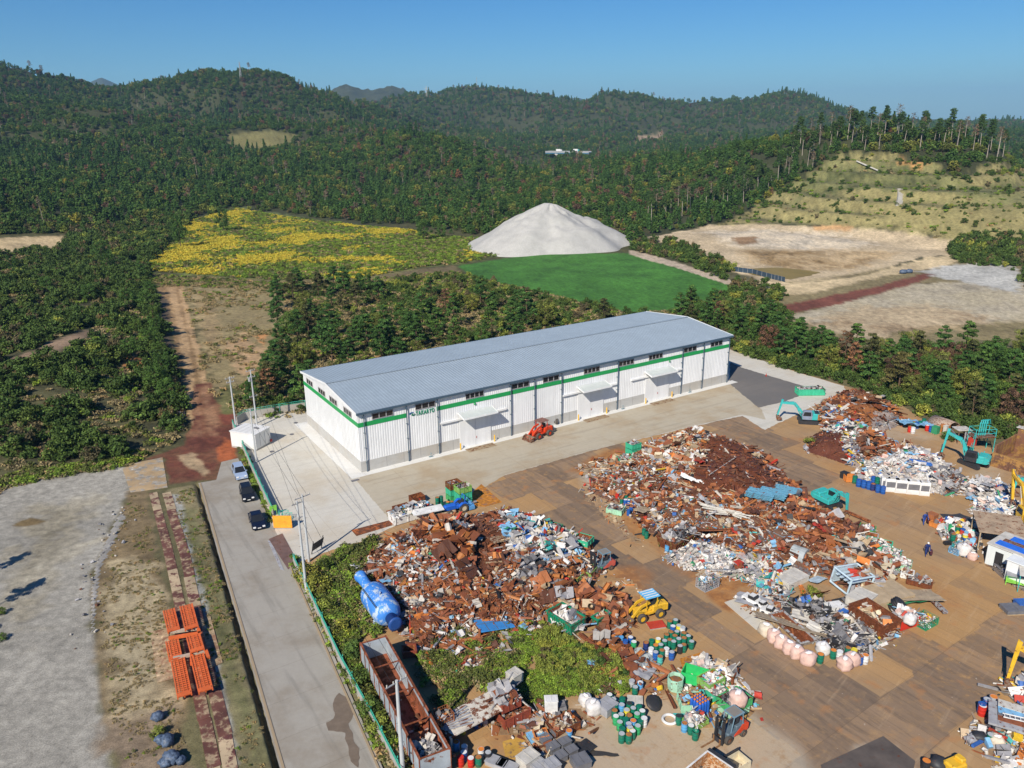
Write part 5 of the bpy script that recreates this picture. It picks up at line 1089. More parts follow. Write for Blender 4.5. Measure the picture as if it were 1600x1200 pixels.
heap('scrap_heap', 'junk around the machine at the bottom right corner', [(1500,1150),(1525,1130),(1560,1140),(1600,1150),(1680,1200),(1700,1260),(1560,1230),(1545,1180)],.5,700,.3, 'bright', soil=(.3,.2,.12), w=2)
heap('scrap_heap', 'junk piled below the yellow boom at the right edge', [(1560,1080),(1600,1060),(1680,1070),(1720,1110),(1600,1110)],.6,500,.35, 'bright', soil=(.2,.15,.1), w=2)
heap('scrap_heap', 'odds and ends along the wall of the sheds at the right', [(1540,880),(1560,872),(1600,890),(1680,930),(1680,950),(1600,925),(1560,900)],.6,450,.28, 'wires', soil=(.15,.12,.1), w=1.5)
heap('scrap_strip', 'loose planks and offcuts beside the dark crates at the bottom', [(825,1120),(850,1112),(870,1150),(850,1200),(820,1210),(815,1160)],.15,260,.32, 'timber', soil=(.35,.2,.1), w=1)
heap('scrap_strip', 'litter and small rusty parts between the weeds and the two drum crowds', [(930,1030),(1000,1050),(1030,1060),(1060,1040),(1050,1060),(1040,1090),(1000,1080),(960,1080),(940,1095),(920,1085),(930,1060)],.12,520,.22, 'mixed', soil=(.30,.18,.09), w=1.5)
heap('scrap_strip', 'mixed scrap spread over the weeds below the blue panel', [(690,985),(740,975),(860,965),(850,1000),(800,1010),(760,1040),(700,1040),(670,1010)],.25,900,.26, 'mixed', soil=(.16,.11,.06), w=2.5)
heap('scrap_strip', 'small parts scattered around the bins of the bottom group', [(1070,1030),(1140,1050),(1185,1085),(1180,1120),(1150,1130),(1100,1140),(1070,1120),(1060,1080)],.1,620,.2, 'bright', soil=(.34,.21,.10), w=2)
heap('scrap_strip', 'small parts scattered around the brick red bins', [(760,1085),(860,1095),(920,1110),(930,1140),(850,1150),(780,1150),(750,1120)],.12,520,.22, 'mixed', soil=(.26,.17,.09), w=2)
heap('scrap_strip', 'flattened litter around the slab with grating and bags', [(1150,935),(1230,935),(1270,980),(1290,1015),(1200,975),(1160,955)],.15,420,.22, 'timber', soil=(.32,.22,.12), w=1.5)
heap('scrap_strip', 'scattered bits in front of the left drums by the middle heap', [(905,760),(955,765),(960,790),(985,830),(1010,850),(990,850),(940,805)],.06,380,.18, 'timber', soil=(.36,.24,.13), w=1.5)
heap('gravel_rim', 'line of grey stones along the edge of the gravel lot', [(186,800),(200,806),(178,850),(160,885),(152,940),(148,1000),(140,1000),(140,930),(148,880),(168,838)],.15,900,.15, 'greywire', soil=(.3,.29,.26), w=1, shapes=dict(box=10), edge=1.2, spill=2.2)
heap('ditch_stones', 'stones and rubble beside the dark puddle of the ditch', [(262,620),(290,610),(296,650),(288,680),(262,660)],.2,250,.3, 'greywire', soil=(.12,.11,.09), w=1)

# ---------------------------------------------------------------- large pieces lying on and around the heaps
def on(px, py, z=None, dz=0.0):
    if z is not None: return G(px, py, z)
    z = 0.0
    for _ in range(4): p = G(px, py, z); z = hz(p.x, p.y)+dz
    return G(px, py, z)
def cpaint(key, rust=.3):
    c = C_[key] if isinstance(key, str) else key
    return paint(f'{key if isinstance(key, str) else "painted"}_metal_{int(rust*10)}', c, rust, .5,.2,1.2)
def place(m, name, mat, p, rz, label, cat, ry=0.0, rx=0.0, smooth=False, group=None):
    o = m.build(name, mat, smooth=smooth); o.location = p; o.rotation_euler = (rx, ry, rz); return tag(o, label, cat, group)
def crumple(l, w, n=7, amp=.18, seed=0, rib=0.0, th=.03):
    rr = random.Random(seed); m = MB(); vs = []; f = []; 
    for j in range(n+1):
        for i in range(n+1): vs.append((l*(i/n-.5)+rr.uniform(-.03,.03)*l, w*(j/n-.5)+rr.uniform(-.03,.03)*w, rr.uniform(-amp, amp)+(rib if i % 2 else 0)))
    q = len(vs); vs += [(x, y, z-th) for x, y, z in vs]
    for j in range(n):
        for i in range(n): a = j*(n+1)+i; f += [(a, a+1, a+n+2, a+n+1),(q+a, q+a+n+1, q+a+n+2, q+a+1)]
    for i in range(n):
        for a, b in ((i, i+1),(n*(n+1)+i+1, n*(n+1)+i),((i+1)*(n+1), i*(n+1)),(i*(n+1)+n, (i+1)*(n+1)+n)): f.append((b, a, q+a, q+b))
    return m.add(vs, f)
D = math.radians
def sheet_item(px, py, l, w, key, yaw, label, ry=.1, rx=.08, amp=.08, rust=.4, rib=0.0, name='metal_sheet', dz=.35): place(crumple(l, w, 6, amp, int(px), rib), name, cpaint(key, rust), on(px, py, dz=dz), UA+D(yaw), label, 'metal sheet', ry, rx)
def beam_item(p0, p1, s, key, label, rust=.4, name='steel_beam', dz=.3, prof='I'):
    a = on(*p0, dz=dz); b = on(*p1, dz=dz); d = b-a; L = d.length; m = MB()
    if prof == 'I': m.box(0,-s/2,-s/2, L, s/2,-s/2+s*.14); m.box(0,-s/2, s/2-s*.14, L, s/2, s/2); m.box(0,-s*.07,-s/2+s*.14, L, s*.07, s/2-s*.14)
    elif prof == 'U': m.box(0,-s/2,-s/4, L, s/2,-s/4+.05); m.box(0,-s/2,-s/4+.05, L, -s/2+.05, s/4); m.box(0, s/2-.05,-s/4+.05, L, s/2, s/4)
    elif prof == 'O': m.cyl((0,0,0),(L, 0,0), s/2, n=10)
    else: m.box(0,-s/2,-s/2, L, s/2, s/2)
    place(m, name, cpaint(key, rust), a, math.atan2(d.y, d.x), label, 'beam' if prof != 'O' else 'pipe', -math.asin(max(-1, min(1, d.z/L))))
S = sheet_item; Bm = beam_item
S(728,822,2.3,2.4,'grey',20,'pale bent grey sheet standing on top of the big scrap heap',.5,.35,.15,.1,dz=.7)
S(661,836,2.8,2.2,'brown',10,'dark brown bent sheet on the left upper slope of the big scrap heap',.4,.3,.15,.9,dz=.5)
S(677,848,2.2,1.6,'rustd',60,'dark rusty panel propped beside the bent brown sheet',.7,.2,.15,.9,dz=.5)
S(697,838,1.6,1.0,'off',30,'small pale sheet left of the grey standing sheet',.2,.3,.15,.1,dz=.4)
S(822,817,2.4,1.6,(.45,.56,.62),15,'pale blue grey sheet at the back of the bright scrap',.15,.1,.12,.1,dz=.5)
S(852,861,2.2,1.3,'white',25,'white crumpled sheet in the bright part of the heap',.2,.2,.2,.1,dz=.4)
S(853,870,1.9,.9,'lblue',50,'light blue bent strip below the white crumpled sheet',.2,.2,.15,.2,dz=.3)
S(779,842,2.6,1.4,'tan',8,'brown and tan panel below the soil on the scrap heap',.2,.15,.05,.5,dz=.4)
S(777,861,1.7,.9,'red',20,'dull red sheet in the brown soil of the heap',.25,.2,.1,.4,dz=.3)
S(670,956,3.6,.8,'orange',8,'long orange red sheet at the lower left of the heap',.05,.2,.1,.1,dz=.3)
S(664,976,3.0,1.1,'brown',-42,'dark brown folded plate near the neck of the blue tank',.1,.3,.12,.7,dz=.3)
S(783,1008,1.9,.8,(.5,.58,.66),5,'pale blue scrap sheet lying in the weeds',.05,.05,.1,.1,dz=.1)
S(736,1036,1.9,1.3,'off',20,'white crumpled sheet lying on the grass',.1,.1,.2,.4,dz=.15)
S(925,1032,1.7,1.1,'lblue',60,'light blue panel lying on the green weeds',.2,.1,.05,.1,dz=.4)
S(878,921,1.7,1.5,'grey',40,'grey triangular sheet standing at the right part of the heap',.5,.3,.1,.1,dz=.5)
S(720,1022,2.4,2.2,'rusto',0,'flat rusty round plate lying in the dry grass',0,0,.08,1.0,dz=.02)
S(756,1012,1.5,.8,'rusto',10,'small orange rusty plate in the grass below the blue panel',.1,.05,.08,1.0,dz=.1)
S(1104,783,2.6,2.6,'grey',30,'big crumpled grey sheet metal bundle standing on the middle heap',.5,.5,.35,.1,dz=.8)
S(1158,845,3.2,3.0,'brown',8,'square dark red plate on the front slope of the middle heap',.15,-.25,.04,.9,dz=.5)
S(1190,836,2.8,2.2,'rust2',-20,'pointed rusty sheet right of the square dark red plate',.3,.3,.12,.9,dz=.5)
S(1286,823,2.8,2.0,'red',15,'red sheet standing on the right side of the middle heap',.3,.3,.12,.3,dz=.6)
S(1300,850,2.0,1.2,'orange',10,'orange curved guard in the timber strewn scrap',.4,.1,.2,.4,dz=.4)
S(1270,822,3.2,2.4,'grey',-20,'pale grey sheet lying in the middle of the rusty slope',.1,.1,.15,.3,dz=.3)
S(1305,838,1.4,.5,'teal',-30,'small teal strip on the timber scrap',.1,.1,.05,.1,dz=.4)
S(1310,870,3.6,2.0,'off',12,'panel of pale rusty slats at the foot of the middle heap',.15,-.2,.05,.5,.05,dz=.4)
S(1325,856,1.8,2.2,'grey',70,'triangular grey sheet standing above the slatted panel',.6,.2,.08,.1,dz=.5)
S(1120,790,2.0,.5,'lblue',-10,'pale blue strip above the rusty grid panel',.1,.1,.05,.1,dz=.3)
S(1165,866,2.8,1.5,'pink',10,'pinkish striped boards above the can heap',.1,-.1,.05,.2,.06,dz=.3)
S(1146,866,1.8,1.2,'cream',15,'cream board left of the pinkish striped boards',.05,-.1,.03,.1,dz=.4)
S(1100,895,2.4,.9,'tan',12,'tan boards lying at the foot of the can heap',.02,0,.03,.3,dz=.1)
S(1041,720,1.6,.7,'lblue',25,'blue crumpled bit near the back of the middle heap',.2,.2,.2,.1,dz=.4)
S(1049,716,1.5,1.3,'white',25,'white square board on the timber part of the middle heap',.2,.1,.03,.1,dz=.5)
S(1094,720,2.2,1.2,'red',20,'orange red sheet on the left flank of the brown soil',.3,.1,.15,.2,dz=.4)
S(1082,748,3.4,.9,'white',-50,'long white bent panel left of the brown soil',.3,.1,.2,.1,dz=.6)
S(1079,760,3.2,.6,'tan',-75,'upright brown board left of the brown soil',.1,.1,.05,.2,dz=.4)
S(1040,760,2.4,.7,'off',40,'white plank leaning on the left half of the middle heap',.4,.1,.05,.1,dz=.5)
S(1060,765,1.9,.7,'white',60,'short white door panel on the left half of the middle heap',.4,.1,.05,.1,dz=.5)
S(1167,705,3.2,.8,'rust2',-8,'rusty orange sheet at the back edge of the brown soil',.05,.05,.06,.6,dz=.3)
S(1366,626,3.6,2.4,'rusto',-20,'big rust orange sheet crowning the heap by the trees',.1,-.4,.06,.7,dz=.7)
S(1375,636,2.4,2.0,'rust2',-10,'curved rusty drum section on the heap by the trees',.2,.1,.3,.8,dz=.4)
S(1392,637,4.0,1.6,'brown',-40,'long maroon sheet on the right end of the heap by the trees',.1,-.3,.1,.6,dz=.4)
S(1383,634,.9,.8,'lblue',0,'little pale blue panel on the heap by the trees',.3,0,.05,0,dz=.8)
S(1362,698,3.6,2.2,'rust',-30,'rusty sheet between the grey heap and the white heap',.2,-.2,.15,.8,dz=.4)
S(1385,690,3.0,.9,'rust2',-35,'narrow rusty sheet behind the white heap',.2,0,.15,.8,dz=.4)
S(1436,722,3.8,1.1,'blue',-50,'blue and white long panel on the right of the white heap',.1,.2,.05,.1,dz=.5)
S(1425,708,2.4,.8,'lblue',-20,'light blue folded sheet on top of the white heap',.1,.1,.15,.1,dz=.4)
S(1532,776,4.4,1.6,'lblue',-5,'crumpled light blue tarp patch below the white frames',.05,0,.15,0,name='tarp',dz=.25)
S(1524,754,2.8,1.4,'white',20,'white tarpaulin hump behind the white frames',.2,.2,.3,0,name='tarp',dz=.5)
S(1545,757,2.4,1.4,'grey',5,'grey louvred panel beside the white tarpaulin hump',.2,0,.05,.1,.08,dz=.6)
S(1488,738,3.0,1.0,'orange',10,'orange mesh heap at the right end of the white heap',.1,0,.3,.1,dz=.3)
S(1237,975,7.5,2.0,'tan',-62,'long beige sheet lying on the grey ramp',.02,-.3,.03,.2,dz=.7)
S(1262,965,3.4,1.4,'off',-55,'pale board leaning on the black cable tangle',.2,.1,.05,.1,dz=.6)
S(1290,990,4.0,1.2,'off',-75,'pale board standing right of the grey ramp',.2,.2,.05,.1,dz=.4)
S(1225,925,2.0,1.8,'grey',5,'grey concrete like panel above the bright green weeds',.1,-.2,.03,.1,dz=.2)
S(1277,905,2.2,1.4,(.55,.68,.72),5,'pale blue white cross braced panel among the weeds',.1,-.2,.03,.1,dz=.4)
S(1253,920,2.8,.6,'orange',45,'orange red duct lying over the weeds',.2,.1,.1,.1,dz=.4)
S(1278,928,2.2,2.0,'rust2',-10,'rusty panel right of the orange red duct',.1,-.8,.05,.8,dz=.6)
S(1350,897,3.4,1.4,'red',-35,'red lattice of pipes on the beige box',.1,.2,.12,.1,.1,dz=1.2)
S(1308,948,2.0,1.6,'brown',-30,'small dark red sheets above the grey scrap',.1,-.2,.1,.7,dz=.4)
S(1432,929,5.0,3.0,'tan',-30,'broad beige board on the teal panel at the heap corner',.05,-.15,.03,.1,dz=.8)
S(1418,940,6.0,2.0,'green',-20,'long bent teal green panel at the right corner of the heap',.05,-.5,.1,.1,dz=.4)
S(1397,832+60,1.6,1.1,'grey',0,'grey bin lid near the right hand bins',.1,0,.05,.1,dz=.2)
S(1006,795,3.0,1.7,'tan',15,'cardboard brown panel in the pale dump body',.2,0,.05,0,dz=1.0)
S(1190,942,5.6,2.4,'grey',-60,'stack of grey steel grating on the concrete slab',.02,0,.08,.1,.05,dz=.2)
S(1010,1045,3.0,1.8,'grey',25,'grey lattice pallet on the edge of the weeds',.05,0,.05,.1,.08,dz=.2)
S(1000,1028,2.6,2.2,(.35,.38,.38),20,'clear plastic sheeting over boxes beside the drums',.1,.1,.25,0,name='plastic_sheet',dz=.4)
S(608,905,2.4,1.0,'lblue',10,'pale blue panel at the back end of the scrap heap',.2,0,.1,.1,dz=.3)
S(560,884,1.8,1.6,'white',15,'white panel behind the yellow bush',.4,0,.1,.1,dz=.5)
S(547,886,1.3,.5,'cream',75,'cream upright post block behind the yellow bush',.2,.3,.05,.1,dz=.4)
for i, (a, b, s, k, lab, pf) in enumerate([
 ((700,842),(693,872),.3,'red','red upright beam of the rusty frame on the big heap','B'),((708,862),(722,900),.28,'rust2','rusty beam slanting below the red upright beam','I'),((722,855),(735,885),.25,'red','dull red beam right of the slanting rusty beam','B'),
 ((695,858),(745,850),.22,'red','red cross beam of the rusty frame on the big heap','B'),((713,865),(733,895),.07,'lime','left lime green pole on the big heap','O'),((716,862),(742,896),.07,'lime','right lime green pole on the big heap','O'),
 ((703,872),(714,900),.22,'white','white blue beam below the rusty frame','B'),((700,868),(712,895),.2,'off','pale beam beside the white blue beam','B'),((727,852),(730,870),.4,'grey','short grey pipe under the rectangular frame','O'),
 ((610,905),(650,870),.3,'off','long pale beam on the left slope of the big heap','U'),((648,802),(700,790),.35,'off','long grey pole along the back of the big heap','O'),((655,812),(712,798),.4,'tan','long tan log along the back of the big heap','O'),((690,796),(745,783),.3,'grey','long grey beam in front of the blue tractor','U'),
 ((565,868),(585,835),.3,'rustd','dark rusty pole leaning at the left end of the big heap','B'),((830,924),(860,928),.35,'off','white and brown frame end at the lower right of the heap','U'),((815,935),(860,920),.2,'rust2','rusty bar fanning over the lower right of the heap','I'),((830,945),(885,925),.2,'rust','rusty rail below the white and brown frame','I'),
 ((835,938),(895,940),.18,'off','pale pole crossing the rusty rails','O'),((850,948),(900,930),.22,'tan','tan timber lying on the rusty rails','B'),((905,990),(930,1010),.3,'rust','rusty beam near the blue plastic drums','I'),((927,983),(963,1010),.4,'grey','long pale grey beam pointing to the blue drums','U'),
 ((930,1010),(950,1032),.35,'rustd','dark rusty plate beam in the scrap strip','B'),((1200,848),(1232,880),.9,'grey','wide grey blue channel on the front of the middle heap','U'),((1232,880),(1268,897),.45,'dgrey','long blue grey beam below the grey pipe elbow','U'),((1186,828),(1240,822),.22,'off','thin pale pipe lying across the rusty slope','O'),
 ((1235,842),(1290,890),.5,'rust','long rusty girder on the right slope of the middle heap','I'),((1240,830),(1300,862),.3,'rust2','rusty bar above the long rusty girder','I'),((1232,812),(1262,830),.4,'tan','tan plank above the rusty girders','B'),((1305,832),(1345,815),.25,'rust','rusty bar at the right shoulder of the middle heap','I'),
 ((1290,858),(1318,838),.3,'rusto','orange rusty bar near the curved orange guard','I'),((1150,714),(1108,742),.12,'off','thin white rod across the brown soil','O'),((1020,722),(1040,705),.2,'dgrey','dark stick at the back left of the middle heap','B'),((1020,776),(1040,748),.2,'rust','rusty rod rising from the left of the middle heap','O'),
 ((1030,745),(1060,712),.15,'tan','tan pole over the timber scrap','O'),((1325,800),(1360,815),.3,'rust2','rusty beam in front of the teal excavator claw','I'),((1443,924),(1478,957),.5,'grey','long thin grey box beam at the right corner of the heap','U'),((1300,905),(1322,893),.3,'grey','grey pipe left of the steel cabinet','O'),
 ((1000,805),(1012,822),.25,'rust','short rusty bar beside the pale dump body','B'),((640,985),(665,965),.2,'orange','thin orange bar near the blue tank','B'),((665,1020),(674,1040),.3,'orange','orange beam lying beside the brick red box','B'),((640,962),(641,990),.15,'red','red post standing near the blue tank','B'),
 ((1546,1140),(1572,1155),.45,'red','crooked red duct at the bottom right','O'),((1600,1165),(1590,1195),.5,'orange','orange upright column at the bottom right corner','B'),((960,1000),(985,1010),.3,'rustd','dark timber beside the yellow loader','B'),((950,990),(980,985),.35,'rust2','rusty plank in front of the yellow loader bucket','B')]):
    Bm(a, b, s, k, lab, prof=pf, dz=.45)
# rings, frames, tubes and other shaped pieces
def rings(px, py, k, key, label, r=.5, z=.15, n=4):
    for i in range(n):
        m = MB(); N = 14; ri = r*.62
        for a0 in range(N):
            a, b = 2*math.pi*a0/N, 2*math.pi*(a0+1)/N
            for p, q in (((r, -.12),(r, .12)),((r, .12),(ri, .12)),((ri, .12),(ri, -.12))):
                m.add([(p[0]*math.cos(a), p[0]*math.sin(a), p[1]),(p[0]*math.cos(b), p[0]*math.sin(b), p[1]),(q[0]*math.cos(b), q[0]*math.sin(b), q[1]),(q[0]*math.cos(a), q[0]*math.sin(a), q[1])],[(0,1,2,3)])
        o = place(m, 'steel_ring', cpaint(key, .6), on(px+i*k, py+i*3, dz=z+.1),0, '', 'ring', .3*i, .2, True, 'rusty rings'); join_cluster(o, 'rusty ring', label, px+i*k)
rings(966,1008,6,'rust2','by the blue drums'); rings(958,1024,6,'rust2','below the blue drums', n=5)
m = MB()
for c, d in (((0,.65,0),(2.4,.14,.14)),((0,-.65,0),(2.4,.14,.14)),((1.13,0,0),(.14,1.16,.14)),((-1.13,0,0),(.14,1.16,.14))): m.cbox(c, d)
place(m, 'rectangular_frame', cpaint('grey', .1), on(725,843, dz=.7), UA-D(55), 'grey rectangular frame lying on the rusty frame of the big heap', 'frame', .2,.2)
m = MB(); m.box(-1.9,-1.6,-.05,1.9,1.6,.05)
o = place(m, 'blue_panel', paint('bright_blue_panel', (.05,.25,.58),.05), on(771,973, dz=.5), UA-D(12), 'square bright blue panel with dark grid lines at the edge of the heap', 'panel', .08,-.12)
m = MB()
for x in (-1.0,0,1.0): m.box(x-.03,-1.6,.052, x+.03,1.6,.075)
m.box(-1.9,-.03,.078,1.9,.03,.09); m.build('seam', cpaint('dgrey', 0), o)
m = MB(); m.box(-2.6,-2.2,-.05,2.6,2.2,.02); p = on(1114,827, dz=.7); gp = place(m, 'rusty_grid_panel', paint('rusty_panel', (.30,.11,.045),.3), p, UA-D(22), 'large rusty square panel with a raised grid leaning on the middle heap', 'panel', .1,-.42)
m = MB()
for i in range(12): m.box(-2.6+.46*i, -2.2,.022,-2.54+.46*i, 2.2,.11)
for i in range(7): m.box(-2.6,-2.2+.7*i, .112,2.6,-2.14+.7*i, .16)
m.build('rib', cpaint('brown', .6), gp)
for i in range(16):
    a = on(1122+i*1.6,797+i*.8, dz=.6); m = MB(); L = R.uniform(4,6.5); m.cyl((-L/2,0,0),(L/2,0,0),.08, n=6); o = place(m, 'steel_pipe', cpaint('off', .2), a+Vector((0,0, R.uniform(0,.5))), UA-D(58)+R.uniform(-.35,.35), '', 'pipe', R.uniform(-.1,.1),0, False, 'bundle of pale pipes'); join_cluster(o, 'pale pipe', 'in the bundle by the grid panel', 1122+i*1.6)
for k, (px, py) in enumerate([(1186,772),(1206,771),(1228,767)]):
    for j in range(4): o = place(crumple(3.6,1.9,8,.02, k*5+j, .08), 'corrugated_sheet', paint('faded_blue_sheet', (.14,.36,.48),.25), on(px+j*1.0, py+3-j*2.0, dz=.5+.16*j), UA-D(62), '', 'metal sheet', 0,0, False, 'stacked blue sheets'); join_cluster(o, 'faded blue ribbed sheet', 'on the middle heap', px+j)
m = MB(); N = 18
for a0 in range(N):
    a, b = 2*math.pi*a0/N, 2*math.pi*(a0+1)/N
    for p, q in (((1.15,-.9),(1.15,.9)),((1.15,.9),(.8,.9)),((.8,.9),(.8,-.9)),((.8,-.9),(1.15,-.9))):
        m.add([(p[1], p[0]*math.cos(a), p[0]*math.sin(a)),(p[1], p[0]*math.cos(b), p[0]*math.sin(b)),(q[1], q[0]*math.cos(b), q[0]*math.sin(b)),(q[1], q[0]*math.cos(a), q[0]*math.sin(a))],[(0,1,2,3)])
place(m, 'pipe_section', cpaint((.30,.36,.38),0), on(1249,868, dz=.9), VA+.25, 'short wide grey pipe section at the front of the middle heap', 'pipe', 0,0, True)
def halfpipe(p0, p1, r, label):
    a = G(*p0); b = G(*p1); d = b-a; L = d.length; m = MB(); n = 12
    for i in range(n):
        t0, t1 = math.pi*i/n, math.pi*(i+1)/n
        m.add([(0, r*math.cos(t0), r*math.sin(t0)),(L, r*math.cos(t0), r*math.sin(t0)),(L, r*math.cos(t1), r*math.sin(t1)),(0, r*math.cos(t1), r*math.sin(t1)),(0,(r-.06)*math.cos(t0),(r-.06)*math.sin(t0)),(L, (r-.06)*math.cos(t0),(r-.06)*math.sin(t0)),(L, (r-.06)*math.cos(t1),(r-.06)*math.sin(t1)),(0,(r-.06)*math.cos(t1),(r-.06)*math.sin(t1))],
              [(0,1,2,3),(4,7,6,5),(1,5,6,2),(0,3,7,4)])
    place(m, 'half_pipe', paint('pale_rusty_shell', (.38,.29,.22),.35), a, math.atan2(d.y, d.x), label, 'half pipe', 0,0, True)
halfpipe((1458,664),(1489,676),1.9, 'half round pale rusty shell standing by the trees')
place(crumple(6,3.4,9,.3,5), 'tarp', paint('blue_tarp', (.16,.32,.47),0,.5,.3), on(1432,660, dz=.9), UA-D(25), 'crumpled blue tarp over goods near the half round shell', 'tarp', .1,-.1)
# gravel cone
def gravel():
    c = GT(862,391); c.z = 0; rx = 33; n = 90; m = 60; pts = []; top = 20.5
    for j in range(m+1):
        q = j/m
        for i in range(n):
            a = 2*math.pi*i/n; rr = rx*q*(1+.10*math.sin(a*2+.6)+.05*math.sin(a*5)+.03*math.sin(a*9+1)); x = c.x+rr*math.cos(a)*1.08; y = c.y+14+rr*math.sin(a)*.95
            h = top*(1-q)**.93; h = min(h, top*.93) - 2.2*math.exp(-((x-c.x-10)/7)**2)*math.exp(-q*3); pts.append((x, y, float(tz(x, y))-.3+h+(fbm(np.array([a*3.0]), np.array([q*6]),3,1)[0]-.5)*3.2*math.sin(math.pi*min(1, q*1.1))))
    f = [(j*n+i, j*n+(i+1) % n, (j+1)*n+(i+1) % n, (j+1)*n+i) for j in range(m) for i in range(n)]
    t = NT('crushed_stone'); w = t.coord('Object'); n1 = t.noise(w, .25,5,.65); n2 = t.noise(w, 2.2,5,.75); o = t.mix(1, t.ramp(n1, [(.3,(.38,.37,.34)),(.7,(.47,.455,.42))]), t.ramp(n2, [(.3,(.85,)*3),(.7,(1.08,)*3)]), 'MULTIPLY'); t.bump(n2,.5,.2)
    mm = MB(); mm.v = pts; mm.f = [q[::-1] for q in f]; mm.mi = [0]*len(f); o_ = mm.build('gravel_heap', t.done(o, .95), smooth=True); tag(o_, 'tall pale grey cone of crushed stone behind the green field', 'gravel heap')
gravel()
# ---------------------------------------------------------------- drums, bins, bags, boxes
DRUMC = {'green': (.01,.16,.10), 'blue': (.02,.10,.36), 'light blue': (.10,.34,.62), 'white': (.66,.67,.66), 'yellow': (.70,.58,.05), 'black': (.03,.03,.035), 'teal': (.08,.45,.40), 'red': (.55,.03,.02), 'navy': (.02,.04,.16), 'grey': (.4,.41,.42), 'bright green': (.03,.33,.12)}
LIDC = {'rusty': (.42,.17,.05), 'grey': (.42,.44,.45), 'own': None, 'white': (.68,.68,.66), 'dark': (.04,.04,.04), 'orange': (.65,.22,.04)}
DP = {}
def drum(px, py, c, lid, where, z=0.0, open_=False, s=1.0):
    key = (c, lid, open_); p = G(px, py); p.z = z
    lt = {'rusty': 'with rusty lid', 'grey': 'with grey lid', 'own': '', 'white': 'with white lid', 'dark': 'with dark lid', 'orange': 'with orange lid'}[lid]; desc = (f'open {c} drum' if open_ else f'{c} drum {lt}').strip()
    if key in DP: r = dup(DP[key], p, R.uniform(0,6), '', s*R.uniform(.96,1.04), 'drums '+where)
    else:
        r = thing('drum', '', 'drum', p, R.uniform(0,6), 'drums '+where); r.scale = (s, s, s); m = MB()
        pr = [(.285,0),(.295,.02),(.29,.28),(.302,.3),(.29,.32),(.29,.58),(.302,.6),(.29,.62),(.29,.87),(.302,.89),(.27,.89)]
        if open_: pr += [(.27,.25)]
        m.lathe(pr, 14, cap=False); m.build('body', paint(f'{c.replace(" ", "_")}_drum_paint', DRUMC[c],.18,.4,.12,1.0), r, True); lc = LIDC[lid] or DRUMC[c]; m = MB()
        if open_: m.lathe([(.262,.26),(.2,.3),(.0,.34)],12, cap=False)
        else: m.lathe([(.262,.885),(.262,.872),(0,.872)],14, cap=False); m.cyl((.14,.05,.872),(.14,.05,.892),.03, n=6)
        m.build('lid' if not open_ else 'lining', paint(f'{lid}_lid_{c.replace(" ","_") if lid == "own" else ""}', lc, .35 if lid == 'rusty' else .1,.5,.25,2.0), r); remember(r); DP[key] = r
    join_cluster(r, desc, where, px); return r
def drums(where, rows, s=1.0):
    for e in rows: drum(e[0], e[1], e[2], e[3], where, *(e[4:] if len(e) > 4 else ()), s=s)
W1 = 'in the drum crowd below the weeds'
drums(W1, [(952,1097,'green','white'),(958,1104,'green','grey'),(972,1103,'green','own'),(961,1112,'green','grey'),(971,1113,'light blue','grey'),(983,1111,'green','dark'),(960,1122,'green','rusty'),(979,1121,'yellow','grey'),(989,1118,'green','grey'),(998,1115,'green','own'),
 (962,1131,'bright green','white'),(970,1128,'green','grey'),(983,1130,'green','rusty'),(995,1127,'bright green','grey'),(1003,1123,'green','white'),(1006,1134,'white','own'),(968,1140,'bright green','grey'),(977,1136,'green','own'),(989,1138,'light blue','orange'),(982,1143,'blue','grey'),(1000,1138,'green','own'),(972,1150,'green','own'),(984,1149,'yellow','grey'),(988,1154,'green','white'),(996,1146,'bright green','grey'),(971,1159,'green','grey'),(982,1160,'green','rusty')])
W2 = 'in the drum crowd by the yellow loader'
drums(W2, [(1046,981,'green','rusty'),(1055,979,'green','grey'),(1051,989,'blue','white'),(1060,988,'yellow','grey'),(1066,991,'white','grey'),(1057,997,'green','grey'),(1068,1000,'green','rusty'),(1041,1002,'green','rusty'),(1048,998,'green','rusty'),(1054,1004,'green','rusty'),(1046,1010,'green','rusty'),(1060,1009,'green','grey'),(1068,1008,'green','rusty'),(1075,1004,'green','grey'),(1080,1013,'green','grey'),(1068,1018,'green','rusty'),(1052,1013,'green','grey'),(1062,1020,'black','grey'),
 (1038,1012,'green','grey'),(1028,1009,'yellow','white'),(1018,1011,'green','own'),(1009,1015,'navy','rusty'),(1024,1019,'green','orange'),(1032,1018,'green','grey'),(1017,1024,'white','own'),(1024,1030,'blue','grey'),(1034,1027,'green','rusty'),(1041,1024,'white','own'),(1049,1030,'blue','grey'),(1031,1037,'teal','rusty')])
W3 = 'by the rusty rings'
drums(W3, [(961,1003,'light blue','own'),(970,1006,'light blue','own'),(977,1012,'blue','own'),(985,1006,'blue','white'),(990,1014,'bright green','white')])
W4 = 'beside the pallet of blue cylinders'
drums(W4, [(1060,1131,'green','dark'),(1069,1142,'light blue','rusty'),(1079,1146,'green','white'),(1086,1155,'green','rusty',0,True)])
W5 = 'at the left edge of the middle heap'
drums(W5, [(960,770,'red','own'),(965,772,'navy','rusty'),(971,768,'red','own'),(964,780,'red','own'),(971,787,'green','rusty'),(979,772,'green','rusty'),(978,781,'green','rusty'),(984,785,'green','orange'),(990,786,'green','rusty'),(977,789,'blue','white'),(982,789,'blue','white'),(990,794,'blue','own'),(986,800,'blue','rusty'),(982,805,'blue','own'),(996,782,'red','own'),(996,774,'green','own')],.95)
drums('near the blue tractor', [(684,795,'green','rusty'),(690,793,'green','own'),(684,795,'green','rusty',.9),(690,793,'green','own',.9),(694,799,'green','own'),(700,793,'green','orange'),(706,792,'green','rusty'),(680,803,'green','dark')])
